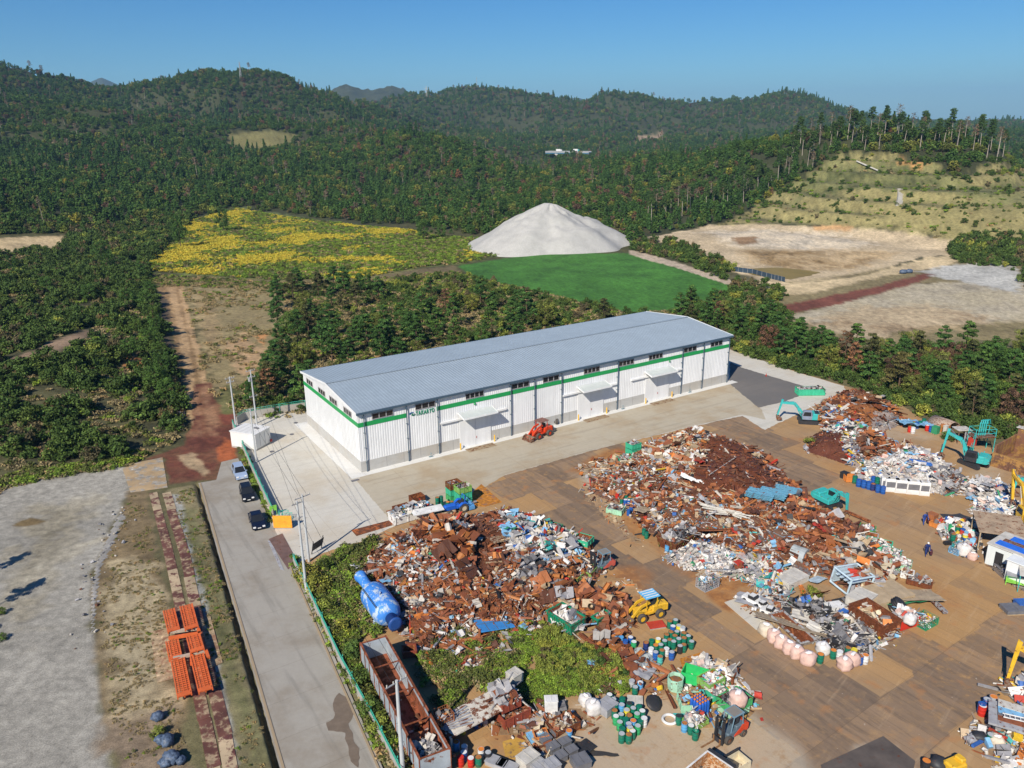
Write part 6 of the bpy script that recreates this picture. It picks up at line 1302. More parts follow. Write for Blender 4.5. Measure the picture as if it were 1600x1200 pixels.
drums('beside the rusty hopper of grey wire', [(1006,836,'green','own'),(1010,841,'green','own'),(1042,862,'light blue','own')])
drums('in the row before the white heap', [(1335,755,'green','own'),(1341,760,'blue','own'),(1349,762,'blue','own'),(1357,764,'blue','own'),(1363,766,'navy','rusty'),(1371,769,'blue','own'),(1379,771,'blue','own'),(1364,755,'blue','own'),(1370,757,'green','own')],1.25)
drums('at the end of the pink bags', [(1281,1035,'green','orange'),(1301,1028,'green','orange'),(1324,1024,'green','rusty'),(1333,1027,'yellow','own'),(1343,1037,'blue','rusty'),(1351,1036,'white','orange'),(1311,1030,'white','own')],1.1)
drums('at the bottom edge left', [(748,1196,'green','rusty'),(736,1197,'red','white'),(720,1196,'red','own'),(763,1188,'black','grey'),(752,1183,'white','orange'),(725,1188,'blue','white'),(726,1178,'white','own'),(713,1172,'light blue','rusty')])
drums('by the black panel', [(889,1154,'light blue','orange')])
drums('among the weeds', [(992,1085,'green','grey'),(1000,1078,'light blue','white'),(987,1075,'grey','own')])
drums('under the rusty topped table', [(723,1146,'yellow','own'),(744,1136,'blue','rusty'),(750,1131,'blue','own'),(758,1132,'grey','orange')],.9)
drums('in the tin heap by the shed', [(1513,860,'red','grey',.1),(1488,848,'green','rusty',.3),(1502,842,'blue','own',.5),(1506,850,'yellow','white',.4),(1494,838,'green','rusty',.5),(1484,835,'bright green','own',.4)],1.1)
drums('at the bottom right corner', [(1546,1162,'green','grey'),(1533,1117,'red','white'),(1540,1107,'blue','grey'),(1541,1109,'blue','orange'),(1532,1114,'blue','own'),(1550,1103,'grey','orange')],1.15)
drums('at the bottom edge right', [(1445,1204,'black','orange')],1.2)
drums('before the blue tarp pile', [(1421,675,'red','rusty'),(1426,677,'white','own'),(1432,669,'blue','own'),(1437,667,'green','own'),(1448,673,'red','white'),(1454,675,'blue','own'),(1428,668,'bright green','rusty'),(1443,663,'green','own')],1.2)

BINC = {'teal green': (.05,.42,.24), 'light green': (.22,.42,.10), 'green': (.06,.36,.12), 'mint': (.32,.58,.40), 'rusty green': (.22,.26,.07), 'rusty': (.27,.11,.045), 'red': (.55,.035,.02), 'white': (.68,.68,.65), 'rust red': (.26,.06,.035), 'dark green': (.01,.24,.12), 'grey': (.38,.38,.37), 'orange': (.62,.22,.05)}
def open_box(m, l, w, h, t=.06, floor=.1, z0=0.0, taper=0.0):
    k = taper
    o = [(-l/2+k, -w/2+k),(l/2-k, -w/2+k),(l/2-k, w/2-k),(-l/2+k, w/2-k)]; O = [(-l/2,-w/2),(l/2,-w/2),(l/2, w/2),(-l/2, w/2)]; I = [(-l/2+t, -w/2+t),(l/2-t, -w/2+t),(l/2-t, w/2-t),(-l/2+t, w/2-t)]; i_ = [(a*(1-t/3), b*(1-t/3)) for a, b in I]
    vs = [(x, y, z0) for x, y in o]+[(x, y, z0+h) for x, y in O]+[(x, y, z0+h) for x, y in I]+[(x*.995-(k*.9 if x > 0 else -k*.9), y*.995-(k*.9 if y > 0 else -k*.9), z0+floor) for x, y in I]
    m.add(vs, [(0,3,2,1),(0,1,5,4),(1,2,6,5),(2,3,7,6),(3,0,4,7),(4,5,9,8),(5,6,10,9),(6,7,11,10),(7,4,8,11),(8,9,13,12),(9,10,14,13),(10,11,15,14),(11,8,12,15),(12,13,14,15)])
def fill(p, rz, l, w, z, pal, label, n=130, size=.16, bulge=.25):
    rng = np.random.default_rng(int(abs(p.x*37+p.y*91)) % 99991); x = (rng.random(n)-.5)*(l-.35); y = (rng.random(n)-.5)*(w-.35); zz = z+bulge*(1-(2*x/l)**2)*(1-(2*y/w)**2)*rng.random(n)
    c, s = math.cos(rz), math.sin(rz); pts = np.stack([p.x+x*c-y*s, p.y+x*s+y*c, zz],1); base = MB(); cs = [(a*(l/2-.08), b*(w/2-.08)) for a, b in ((-1,-1),(1,-1),(1,1),(-1,1))]
    bv = np.array([(p.x+a*c-b*s, p.y+a*s+b*c, z) for a, b in cs]); parts = [(bv, np.array([[0,1,2,3]]), np.array([.08,.06,.05]),0)]+debris(pts, pal, size, rng, dict(box=10, plate=10, rod=6, can=6, bent=8, tube=5),.5)
    V_, F_, CC, M_ = merge(parts); return tag(mesh_np('metal_offcuts', V_, F_, M_SCRAP, colors=CC), label, 'scrap', None, 'stuff')
BINP = {}
def bin_(px, py, c, l, w, h, yaw, label, load=None, z=0.0, inner='rusty', ribs=3, rust=.25, cat='steel bin', name='steel_bin', group='open steel bins'):
    p = G(px, py); p.z = z; rz = UA+D(yaw); r = thing(name, label, cat, p, rz, group); m = MB(); open_box(m, l, w, h, .07,.12,.08)
    for sx in (-1,1):
        for sy in (-1,1): m.box(sx*(l/2-.12)-.06, sy*(w/2-.12)-.06,0, sx*(l/2-.12)+.06, sy*(w/2-.12)+.06,.08)
    b = m.build('shell', [paint(f'{c.replace(" ","_")}_bin_paint_{int(rust*10)}', BINC[c], rust, .5,.15,1.3), cpaint('rust2', .6)], r)
    me = b.data
    for i in range(9,14): me.polygons[i].material_index = 1 if inner == 'rusty' else 0
    m = MB()
    for i in range(ribs+1):
        x = -l/2+.05+(l-.1)*i/ribs
        for sy in (-1,1): m.box(x-.04, sy*(w/2+.03)-.028,.12, x+.04, sy*(w/2+.03)+.028, h+.02)
    for i in range(max(2, ribs-1)+1):
        y = -w/2+.05+(w-.1)*i/max(2, ribs-1)
        for sx in (-1,1): m.box(sx*(l/2+.03)-.028, y-.04,.12, sx*(l/2+.03)+.028, y+.04, h+.02)
    m.build('rib', MATS[f'{c.replace(" ","_")}_bin_paint_{int(rust*10)}'], r)
    m = MB(); q = .05
    m.box(-l/2-q, -w/2-q, h+.03, l/2+q, -w/2+.03, h+.11); m.box(-l/2-q, w/2-.03, h+.03, l/2+q, w/2+q, h+.11); m.box(-l/2-q, -w/2+.03, h+.03,-l/2+.03, w/2-.03, h+.11); m.box(l/2-.03,-w/2+.03, h+.03, l/2+q, w/2-.03, h+.11)
    m.build('rim', MATS[f'{c.replace(" ","_")}_bin_paint_{int(rust*10)}'], r)
    if load: fill(p, rz, l, w, z+h*load[1], load[0], f'{load[2]} filling the {label}' if len((load[2]+' filling the '+label).split()) <= 16 else f'{load[2]} in the {label}'.rsplit(' ', 0)[0], int(60+l*w*45), load[3] if len(load) > 3 else .15)
    return r
# the tower of bins behind the tractor
bin_(710,781,'green',1.9,1.5,.85,0,'lowest green bin of the left stack behind the blue tractor',rust=.1)
bin_(710,781,'teal green',1.9,1.5,.85,0,'teal bin in the middle of the left stack behind the tractor',z=.98,rust=.1)
bin_(710,781,'rusty green',1.9,1.5,.85,0,'rusty green bin topping the left stack behind the tractor',('greywire',.5,'brown offcuts'),z=1.96,rust=.7)
bin_(724,787,'teal green',2.0,1.6,.85,0,'lowest teal bin of the right stack behind the blue tractor',rust=.1)
bin_(724,787,'teal green',2.0,1.6,.85,0,'second teal bin of the right stack behind the tractor',z=.98,rust=.1)
bin_(724,787,'light green',2.0,1.6,.85,0,'lime green bin topping the right stack behind the tractor',('greywire',.75,'grey swarf'),z=1.96,rust=.2)
bin_(652,785,'rusty',1.9,1.4,1.0,0,'rusty open bin on the apron behind the white truck body',rust=.8)
bin_(627,800,'rusty',2.2,1.0,.9,0,'long rusty bin behind the left end of the white truck body',rust=.8)
# bins by the lane
bin_(863,828,'dark green',2.2,1.8,.6,-64,'upper dark green bin with white offcuts by the lane',('cans',.5,'white offcuts'),rust=.1)
bin_(882,841,'teal green',2.2,2.0,.7,-64,'teal bin heaped with grey scrap beside the upper dark green bin',('bright',.85,'grey and brown scrap'),rust=.2)
bin_(911,859,'rusty green',1.9,1.6,.8,-64,'rusty yellow bin under the green one left of the red forklift',rust=.8)
bin_(911,859,'teal green',2.1,1.8,.75,-64,'teal green bin standing on a rusty one left of the red forklift',('greywire',.3,'grey offcuts'),z=.95,rust=.1)
bin_(896,906,'light green',1.9,1.7,.75,-64,'lime green bin holding bright silver offcuts below the lane heap',('cans',.45,'silver offcuts',.12),rust=.35)
bin_(917,897,'light green',1.9,1.7,.75,-64,'lime green bin with grey swarf beside the silver one',('greywire',.6,'grey swarf'),rust=.45)
# back left of the middle heap
bin_(974,722,'teal green',1.8,1.5,.8,0,'teal bin of grey bits left of the green bin tower',('greywire',.85,'grey bits'),rust=.1)
for k, nm in enumerate(('lowest', 'second', 'top')): bin_(989,716,'teal green',1.9,1.6,.8,0,f'{nm} bin of the teal tower at the back of the middle heap',('greywire',.8,'dark offcuts') if k == 2 else None,z=k*.92,rust=.1)
bin_(962,801,'mint',2.2,1.6,.75,-60,'mint bin with dark pipes beside the red and blue drums',('greywire',.85,'dark pipes'),rust=.15)
# right edge of the middle heap
bin_(1354,833,'green',1.9,1.6,.8,-64,'green bin with a white frame at the right edge of the heap',('bright',.8,'white frames'),rust=.35)
bin_(1360,844,'grey',1.6,1.4,.7,-64,'grey bin between the green and the teal bins at the right',rust=.2)
bin_(1372,856,'teal green',3.0,2.2,.7,-64,'wide teal skip below the grey bin at the right edge',('bright',.4,'pale scrap'),rust=.1)
bin_(1391,872,'teal green',2.2,1.9,.9,-64,'teal bin of red and white cans at the right edge',('cans',.9,'red and white cans',.12),rust=.35)
bin_(1407,888,'mint',2.2,1.9,.9,-64,'mint bin of white bags below the bin of cans',('cans',.85,'white bags'),rust=.35)
bin_(1436,914,'rusty',2.6,1.3,.6,-64,'low rusty bin of grey pipes at the right edge',('greywire',.9,'grey pipes'),rust=.8)
bin_(1417,902,'white',1.3,1.2,.7,-64,'white ribbed crate above the low rusty bin',('timber',.8,'packing'),rust=.1)
bin_(1411,976,'red',2.6,1.7,1.1,-10,'bright red tub with bags at the right corner of the slab',('cans',.95,'white bags',.25),rust=.05,ribs=1,inner='same')
# bottom centre group
bin_(1098,1048,'rusty green',2.0,1.5,.7,-64,'yellow rusty bin topped with white sheets near the drums',('cans',.95,'white sheets',.25),rust=.7)
bin_(1108,1052,'red',1.9,1.3,.7,-64,'red bin behind the lime green one',('bright',.5,'pale offcuts'),rust=.05,inner='same')
bin_(1110,1076,'rusty green',2.0,1.6,.45,0,'rusty bin under the lime green bin',rust=.6)
bin_(1110,1076,'light green',2.1,1.6,.7,0,'lime green bin of dark bits behind the blue cylinders',('bright',.6,'dark and red bits'),z=.55,rust=.25)
bin_(1082,1104,'mint',2.5,1.8,.8,-30,'mint bin filled with blue and brown offcuts',('mixed',.85,'blue and brown offcuts'),rust=.15)
bin_(1146,1112,'mint',2.2,1.7,.6,0,'mint bin under the large green bin',('timber',.9,'packing'),rust=.1)
bin_(1146,1112,'green',2.6,1.9,.8,0,'large green bin with a pink bag behind the forklift',('wires',.8,'black hoses'),z=.75,rust=.2)
bin_(1120,1090,'teal green',1.8,1.2,.8,0,'teal bin between the cylinders and the large green bin',('cans',.9,'white bags'),rust=.2)
bin_(1086,1132,'light green',1.9,1.4,.5,0,'low lime green crate heaped with white and blue cans',('cans',1.1,'white and blue cans',.22),rust=.3)
bin_(1130,1058,'rusty',2.4,1.6,.9,-64,'open rusty frame bin with white board right of the red bin',('bright',.3,'white boards',.3),rust=.7)
# brick red bins near the bottom
bin_(800,1122,'rust red',2.8,2.0,1.0,0,'brick red bin with a tilted orange tray inside',('rusty',.4,'dark offcuts'),rust=.2)
bin_(792,1118,'rust red',2.0,1.8,.9,0,'brick red bin piled with grey sheets above another bin',('greywire',.9,'grey sheets',.4),z=1.15,rust=.2)
bin_(880,1140,'rusty',2.6,1.7,.8,0,'rusty frame bin of leafy scrap left of the wrapped bale',('timber',.8,'mixed scrap'),rust=.7)
bin_(845,1155,'orange',1.2,1.0,.6,-20,'small orange box beside the brick red bins',rust=.2)
bin_(640,1024,'rust red',1.4,1.1,.8,-20,'brick red box at the foot of the heap near the trailer',rust=.2)
bin_(675,1200,'rust red',2.2,2.0,1.2,-30,'dark red box full of scrap at the bottom edge',('rusty',.8,'red brown scrap'),rust=.3)
bin_(1265,616,'teal green',5.2,2.1,1.25,-32,'long teal skip of offcuts standing on the pale concrete',('greywire',.85,'dark offcuts'),rust=.05,ribs=8)
bin_(1462,822,'orange',1.5,1.0,.6,0,'orange tub near the man in blue',rust=.1,inner='same')
bin_(1335,720,'red',2.6,1.4,1.0,-10,'faded red tub on a pallet by the dark brown heap',rust=.1,inner='same')
bin_(1327,752,'orange',1.4,1.0,.9,-30,'orange red bin at the left end of the blue drum row',rust=.05,inner='same')
bin_(833,1190,'white',.8,.8,.4,0,'small white box at the bottom among the crates',rust=.1)
# skips and large containers
def skip(p0, p1, w, h, c, label, load=None, name='skip', rust=.3, inner=.8, ribs=10, taper=.25, z0=.1, group=None):
    a = G(*p0); b = G(*p1); d = b-a; L = d.length; mid = (a+b)/2; rz = math.atan2(d.y, d.x); r = thing(name, label, 'skip', mid, rz, group); m = MB(); open_box(m, L, w, h, .1,.2, z0, taper); mt = paint(f'{c.replace(" ","_")}_skip_paint', BINC.get(c, (.3,.12,.05)), rust, .5,.2,.8)
    s = m.build('shell', [mt, cpaint('rust', .7)], r)
    for i in range(9,14): s.data.polygons[i].material_index = 1
    m = MB()
    for i in range(ribs+1):
        x = -L/2+.12+(L-.24)*i/ribs
        for sy in (-1,1):
            y = sy*(w/2-taper); y2 = sy*w/2; m.add([(x-.05, y, z0+.1),(x+.05, y, z0+.1),(x+.05, y2, z0+h),(x-.05, y2, z0+h),(x-.05, y+sy*.09, z0+.1),(x+.05, y+sy*.09, z0+.1),(x+.05, y2+sy*.09, z0+h),(x-.05, y2+sy*.09, z0+h)],[(4,5,6,7) if sy < 0 else (7,6,5,4),(0,4,7,3),(1,2,6,5),(3,7,6,2)])
    m.build('rib', mt, r)
    m = MB(); m.box(-L/2-.06,-w/2-.1, z0+h, L/2+.06,-w/2+.1, z0+h+.12); m.box(-L/2-.06, w/2-.1, z0+h, L/2+.06, w/2+.1, z0+h+.12); m.box(-L/2-.06,-w/2+.1, z0+h, -L/2+.1, w/2-.1, z0+h+.12); m.box(L/2-.1,-w/2+.1, z0+h, L/2+.06, w/2-.1, z0+h+.12); m.build('rim', mt, r)
    if load: fill(mid, rz, L-2*taper*.5, w-taper, h*load[1]+z0, load[0], load[2], int(L*w*30), load[3] if len(load) > 3 else .2,.6)
    return r
skip((866,968),(904,992),2.3,1.5, 'dark green', 'long dark green skip with rusty inside standing in the green weeds', ('cans', .25, 'grey cushions and a coil inside the dark green skip in the weeds', .35))
skip((1040,862),(1082,838),3.0,1.4, 'rusty green', 'ribbed yellow rust and green skip holding a mass of grey wire', ('greywire', .95, 'mass of grey wire heaped in the ribbed yellow rust skip', .25), rust=.75, taper=.4)
skip((1001,790),(1040,824),3.0,1.1, 'grey', 'pale grey dump body with peeling white side lying by the middle heap', ('timber', .3, 'boards and dust in the pale grey dump body', .3), rust=.4, ribs=2, taper=.5)
skip((1338,962),(1392,998),2.6,1.7, 'rusty', 'deep rusty skip with wooden lined sides at the right of the slab', ('timber', .35, 'wooden scraps in the deep rusty skip', .3), rust=.8, taper=.05)
skip((612,818),(672,800),2.1,1.1, 'white', 'white truck body shell filled with scrap at the back of the heap', ('bright', .9, 'white and brown scrap in the white truck body shell', .25), rust=.2, ribs=3, taper=.02)
m = MB(); m.box(-2.2,-.75,-.06,2.2,.75,.06); place(m, 'white_panel', cpaint('white', .1), on(668,797, z=1.4), UA+D(-8), 'long white lid lying over the right half of the white truck body', 'panel', 0,.1)
skip((934,972),(944,978),2.0,1.0, 'dark green', 'dark green hopper tipped beside the long green skip', ('rusty', .4, 'brown offcuts in the tipped dark green hopper'), rust=.2, ribs=3)
# octagonal mint tub, green tipping hopper
m = MB(); m.lathe([(.72,.05),(.78,.6),(.8,1.35),(.72,1.35),(.7,.9)],8); r = thing('tub', 'tall mint green eight sided tub near the middle of the bottom group', 'tub', G(1055,1076)); m.build('shell', paint('mint_tub_paint', (.36,.60,.44),.2), r); m = MB(); m.lathe([(.7,.98),(.3,1.12),(0,1.15)],8, cap=False); m.build('lining', M_RUSTPLATE, r)
r = thing('tipping_hopper', 'bright green tipping hopper with sloping front', 'hopper', G(1087,1066), UA-D(60)); m = MB(); m.prism([(-1.3,.2),(.3,.2),(1.3,1.2),(1.3,1.3),(.25,.32),(-1.2,.32),(-1.2,1.3),(-1.3,1.3)],-.75,.75); m.prism([(-1.3,.2),(.3,.2),(1.3,1.2),(1.1,1.3),(-1.3,1.3)],-.8,-.75); m.prism([(-1.3,.2),(.3,.2),(1.3,1.2),(1.1,1.3),(-1.3,1.3)],.75,.8); m.build('shell', paint('bright_green_paint', (.03,.45,.12),.05), r)
m = MB(); m.box(-1.2,-.6,0,.3,-.45,.2); m.box(-1.2,.45,0,.3,.6,.2); m.build('skid', cpaint('green', .1), r)
# bulk bags
BAGP = {}
def bag(px, py, s, c, label=None, where=None, z=0.0, group='bulk bags'):
    p = G(px, py, z); p.z = z; cc = {'pink': (.62,.42,.35), 'white': (.62,.59,.56), 'cream': (.60,.52,.40)}[c]; rr = random.Random(int(px*7+py)); r = thing('bulk_bag', label or '', 'bulk bag', p, rr.uniform(0,6), group); m = MB(); n = 14
    vs = []; prof = [(.44,0),(.55,.08),(.57,.3),(.54,.55),(.56,.74),(.40,.88),(.17,.93),(.12,.86)]
    for j, (q, h) in enumerate(prof):
        for i in range(n): a = 2*math.pi*i/n; k = 1+.10*math.sin(4*a+.6)+rr.uniform(-.12,.12); vs.append((q*k*math.cos(a)*s, q*k*math.sin(a)*s, h*s*rr.uniform(.96,1.04)))
    f = [(j*n+i, j*n+(i+1) % n, (j+1)*n+(i+1) % n, (j+1)*n+i) for j in range(len(prof)-1) for i in range(n)]+[tuple(range((len(prof)-1)*n, len(prof)*n))]; m.add(vs, f); m.build('sack', paint(f'{c}_woven_sack', cc, 0,.8,.14,3), r, True)
    m = MB(); m.blob((0,0,.95*s),(.3*s, .17*s, .1*s),9,5,.35, rr)
    m.build('knot', paint('sack_top', (.74,.70,.68),0,.8,.15,4), r, True)
    if where: join_cluster(r, f'{c} bulk bag', where, px)
    return r
for px, py, c in ((1196,991,'cream'),(1209,1001,'pink'),(1220,1010,'pink'),(1233,1019,'pink'),(1244,1026,'pink'),(1262,1036,'pink')): bag(px, py, 1.35, c, where='along the grey ramp')
for px, py in ((1319,1044),(1331,1037)): bag(px, py, 1.3, 'pink', where='beside the open drums at the slab end')
bag(1285,1020,1.25,'white','white round bag leaning at the left of the open drums')
bag(1320,978,1.4,'cream','cream bag of scrap on the grey scrap above the black cables'); bag(1421,973,1.1,'white','white bag with red lettering sitting on the red tub',z=1.1)
bag(1505,866,1.5,'white','big pale pink bag at the end of the tin heap'); bag(1519,874,1.0,'pink','small pink bag beside the big pale one by the shed')
bag(1152,1100,1.4,'pink','pink bag sitting in the large green bin',z=1.35); bag(914,891,1.2,'pink','pink bag on the right of the stacked teal bin'); bag(905,884,1.1,'pink','pink bag behind the lime green bins by the lane')
bag(1064,690,1.1,'white','white bag at the back edge of the middle heap'); bag(1075,690,1.1,'pink','pink bag next to the white one at the back of the middle heap'); bag(1556,1165,1.1,'cream','pale pink bag beside the green drum at the bottom right')
bag(927,1113,1.35,'white','large plastic wrapped bale left of the drum crowd'); bag(915,1100,1.1,'white','white bundle of film above the plastic wrapped bale')
# dark crates, pallets, bales at the bottom
def crate(px, py, l, w, h, key, yaw, label, z=0.0, cat='crate', name='crate', lidkey=None):
    p = G(px, py, z); p.z = z; r = thing(name, label or '', cat, p, UA+D(yaw)); m = MB(); m.bbox((0,0,.14+h/2),(l, w, h),.04); b = m.build('body', cpaint(key, .05), r)
    m = MB(); m.box(-l/2-.03,-w/2-.03,.14+h, l/2+.03, w/2+.03,.14+h+.05)
    for i in range(3): x = -l/2+.1+(l-.2)*i/2; m.box(x-.03,-w/2+.1,.19+h, x+.03, w/2-.1,.22+h)
    m.build('lid', cpaint(lidkey or key, 0), r); m = MB()
    for i in range(3): y = -w/2+.08+(w-.16)*i/2; m.box(-l/2, y-.05,0, l/2, y+.05,.1)
    for i in range(5): x = -l/2+.07+(l-.14)*i/4; m.box(x-.06,-w/2,.1, x+.06, w/2,.14)
    m.build('pallet', cpaint('tan', .1), r); return r
for px, py, l, w in ((871,1150,1.0,.85),(852,1161,1.0,.8),(882,1166,1.0,.8),(864,1174,1.0,.85),(893,1179,.95,.75),(876,1188,1.0,.85)): r = crate(px, py, l, w, .5, 'dgrey', 0, ''); join_cluster(r, 'dark grey covered crate', 'in the rows at the bottom', px)
crate(907,1197,1.5,1.3,.6,'dgrey',-8,'largest dark crate at the end of the crate rows'); crate(914,1170,1.5,1.3,.03,'dark',10,'flat black panel leaning beside the light blue drum'); crate(838,1154,1.5,1.2,.2,'lblue',-10,'bright blue tray of junk near the brick red bins')
crate(825,1196,1.7,1.3,.9,'off',10,'upright bale of crushed cans at the bottom edge',cat='bale',name='can_bale'); crate(843,1205,1.3,1.1,.6,'grey',10,'lower bale of crushed cans at the bottom edge',cat='bale',name='can_bale'); crate(862,1206,1.2,1.2,.8,'grey',0,'grey fan unit at the bottom edge',cat='fan unit',name='fan_unit')
crate(776,1196,1.8,1.0,.35,'grey',-60,'slotted grey block lying at the bottom edge',cat='block',name='slotted_block'); crate(793,1202,1.8,.9,.35,'grey',-60,'second slotted grey block beside the first at the bottom',cat='block',name='slotted_block')
crate(948,1112,1.6,1.4,.8,'grey',10,'cubic grey bale left of the drum crowd',cat='bale',name='metal_bale')
crate(861,1112,1.2,.9,1.3,'white',-30,'tall white cabinet half hidden by the weeds',cat='cabinet',name='cabinet'); crate(804,1066,1.3,1.2,1.0,'off',10,'white open top appliance above the brick red bins',z=.3,cat='appliance',name='appliance'); crate(838,1140,1.0,.8,.3,'pink',-40,'pale pink board pile beside the orange box',cat='boards',name='board_pile')
crate(992,1098,1.4,1.2,.15,'off',-40,'pale square lid lying above the drum crowd',cat='lid',name='square_lid'); crate(1025,979,1.8,1.2,.1,'grey',-20,'small pallet with a red sheet in front of the yellow loader',lidkey='red',cat='pallet',name='pallet')
crate(1153,890,.9,.8,.9,'red',0,'bright red box between the two heaps of cans',cat='box',name='red_box')
crate(1236,910,3.6,2.2,.7,'off',0,'battered pale truck box beside the heap of white metal',cat='box',name='truck_box'); crate(1344,948,3.0,2.2,1.3,'off',8,'pale end box below the grey steel cabinet',cat='box',name='box'); crate(1382,938,5.2,3.4,1.0,'tan',-12,'big beige box lying right of the steel cabinet',cat='box',name='box')
crate(873,872,3.0,.9,.5,'cream',20,'long cream box lying in the bright part of the heap',z=1.2,cat='box',name='box'); crate(853,850,1.3,1.0,1.0,'yellow',10,'yellow box standing in the bright part of the heap',z=1.2,cat='box',name='box'); crate(807,892,1.3,1.1,1.0,'blue',0,'blue box in the lower part of the bright scrap',z=.9,cat='box',name='box')
crate(1012,771,1.0,.8,1.4,'tan',10,'small brown cabinet at the left of the middle heap',z=.3,cat='cabinet',name='cabinet'); crate(985,765,2.6,2.0,1.2,'white',10,'white round cornered tub behind the green drums',cat='tub',name='tub')
crate(1317,963,1.0,.7,.5,'blue',0,'blue bundle beside the white box on the grey scrap',z=.3,cat='bundle',name='bundle'); crate(1302,955,1.9,1.1,.7,'white',-20,'white box with dark underside on the grey scrap',z=.3,cat='box',name='box')
crate(1319,748,1.0,1.0,.9,'dark',0,'black bin at the left end of the drum row',cat='bin',name='black_bin'); crate(1476,660+16,1.2,1.1,1.3,'rusto',0,'rusty locker under the half round shell',cat='locker',name='locker'); crate(1461,678,1.0,1.0,1.2,'green',0,'grey green cabinet beside the rusty locker',cat='cabinet',name='cabinet')
crate(1518,697,1.1,.9,1.2,'red',0,'bright red box beside the teal steel frame',z=1.0,cat='box',name='red_box'); crate(1476,680,.7,.6,1.6,'off',0,'white post box beside the teal excavator bucket arm',cat='post',name='post_box')
# blue gas cylinders
for i in range(4):
    for j in range(4):
        p = G(1097,1118)+U*(i*.34-.5)+V*(j*.34-.9); p.z = .1; m = MB(); m.lathe([(.155,0),(.16,.1),(.16,1.25),(.12,1.38),(.05,1.44),(.05,1.52)],10); r = thing('gas_cylinder', '', 'gas cylinder', p, 0, 'blue gas cylinders'); m.build('body', paint('cylinder_blue', (.02,.10,.42),.05,.35), r, True); m = MB(); m.lathe([(.06,1.5),(.11,1.52),(.11,1.6),(.06,1.62)],8); m.build('cap', cpaint('orange', .2), r); remember(r); join_cluster(r, 'blue gas cylinder', 'on the pallet by the mint bin', P(p.x, p.y)[0])
# wire cages
def cage(px, py, l, w, h, label, key='grey', pal='bright', z=0.0, yaw=0):
    p = G(px, py); p.z = z; r = thing('wire_cage', label, 'wire cage', p, UA+D(yaw)); m = MB()
    for sx in (-1,1):
        for sy in (-1,1): m.cbox((sx*l/2, sy*w/2, h/2),(.07,.07, h))
    for k in range(5):
        z_ = h*k/4+.03
        for sy in (-1,1): m.cbox((0, sy*w/2, z_),(l, .035,.035))
        for sx in (-1,1): m.cbox((sx*l/2,0, z_),(.035, w, .035))
    for k in range(1,7):
        for sy in (-1,1): m.cbox((-l/2+l*k/7, sy*w/2, h/2),(.025,.025, h))
        for sx in (-1,1): m.cbox((sx*l/2,-w/2+w*k/7, h/2),(.025,.025, h))
    m.box(-l/2,-w/2,.02, l/2, w/2,.06); m.build('mesh', cpaint(key, .2), r)
    rng = np.random.default_rng(int(px)); n = 260; x = (rng.random(n)-.5)*(l-.2); y = (rng.random(n)-.5)*(w-.2); zz = z+rng.random(n)*h*.85; c, s = math.cos(r.rotation_euler.z), math.sin(r.rotation_euler.z)
    V_, F_, CC, M_ = merge(debris(np.stack([p.x+x*c-y*s, p.y+x*s+y*c, zz],1), pal, .14, rng, dict(box=5, can=8, plate=5, bent=5, rod=3),.7)); tag(mesh_np('caged_scrap', V_, F_, M_SCRAP, colors=CC), 'scrap packed inside the '+label if len(label.split()) < 13 else 'scrap packed inside a wire cage', 'scrap', None, 'stuff')
cage(1105,917,2.2,1.5,1.2,'lone wire cage of pale scrap on the rusty ground'); cage(694,1150,1.7,1.3,1.3,'lower wire cage beside the rusty topped table','rust','greywire'); cage(693,1150,1.6,1.3,1.2,'upper wire cage beside the rusty topped table','rust2','mixed',1.4); cage(1444,975,2.2,1.7,.9,'round basket of wheels and scrap right of the red tub','green','bright'); cage(1497,862,2.2,1.2,.8,'light blue wire basket at the foot of the tin heap','lblue','bright')
# white cooling units
for i, (px, py) in enumerate([(1383,767),(1393,769),(1409,771),(1427,773),(1444,775)]):
    p = G(px, py); l = (1.3,2.0,2.0,2.0,1.5)[i]; r = thing('cooling_unit', '', 'cooling unit', p, ang((1391,767),(1429,770)), 'white cooling units'); m = MB(); m.bbox((0,.5,1.0),(l-.06,1.0,2.0),.05); m.build('casing', cpaint('white', .02), r)
    m = MB(); m.box(-l/2+.2,-.03,.75, l/2-.2,-.004,1.6); m.build('grille', cpaint('dgrey', 0), r)
    m = MB(); m.cyl((0,.5,2.0),(0,.5,2.1),.34, n=12); m.build('fan_cowl', cpaint('off', 0), r)
    m = MB(); m.box(-l/2+.08,-.035,.1, l/2-.08,-.006,.6); m.build('panel', cpaint('white', .02), r); join_cluster(r, 'white cooling unit', 'in the row before the white heap', px)
# pale dummy cars and the grey ramp
def minicar(p, rz, label, key='white', wheels=True, s=1.0):
    r = thing('toy_car', label, 'small vehicle', p, rz); r.scale = (s, s, s); m = MB(); m.add([(-1.2,-.6,.3),(1.2,-.6,.3),(1.2,.6,.3),(-1.2,.6,.3),(-1.2,-.55,.65),(1.1,-.5,.55),(1.1,.5,.55),(-1.2,.55,.65)],[(0,3,2,1),(4,5,6,7),(0,1,5,4),(1,2,6,5),(2,3,7,6),(3,0,4,7)]); m.build('body', cpaint(key, .03), r)
    m = MB(); m.box(-.5,-.42,.6,.35,.42,.98); m.build('cabin', cpaint('dark', 0), r)
    m = MB(); m.box(-.42,-.36,.985,.2,.36,1.02); m.build('roof', cpaint(key, .03), r)
    for sx in (-.8,.8):
        for sy in (-.62,.62): m = MB(); m.cyl((sx, sy-.09,.25),(sx, sy+.09,.25),.25, n=12); m.build('wheel', cpaint('dark', 0), r)
minicar(G(1177,942), VA+.15, 'white mini car shell lying beside the grey grating'); minicar(G(1192,950), VA+.1, 'plain white vehicle shell behind the mini car shell', s=.8); minicar(G(1204,960), VA+.4, 'white golf cart like shell with small black wheels', s=.9)
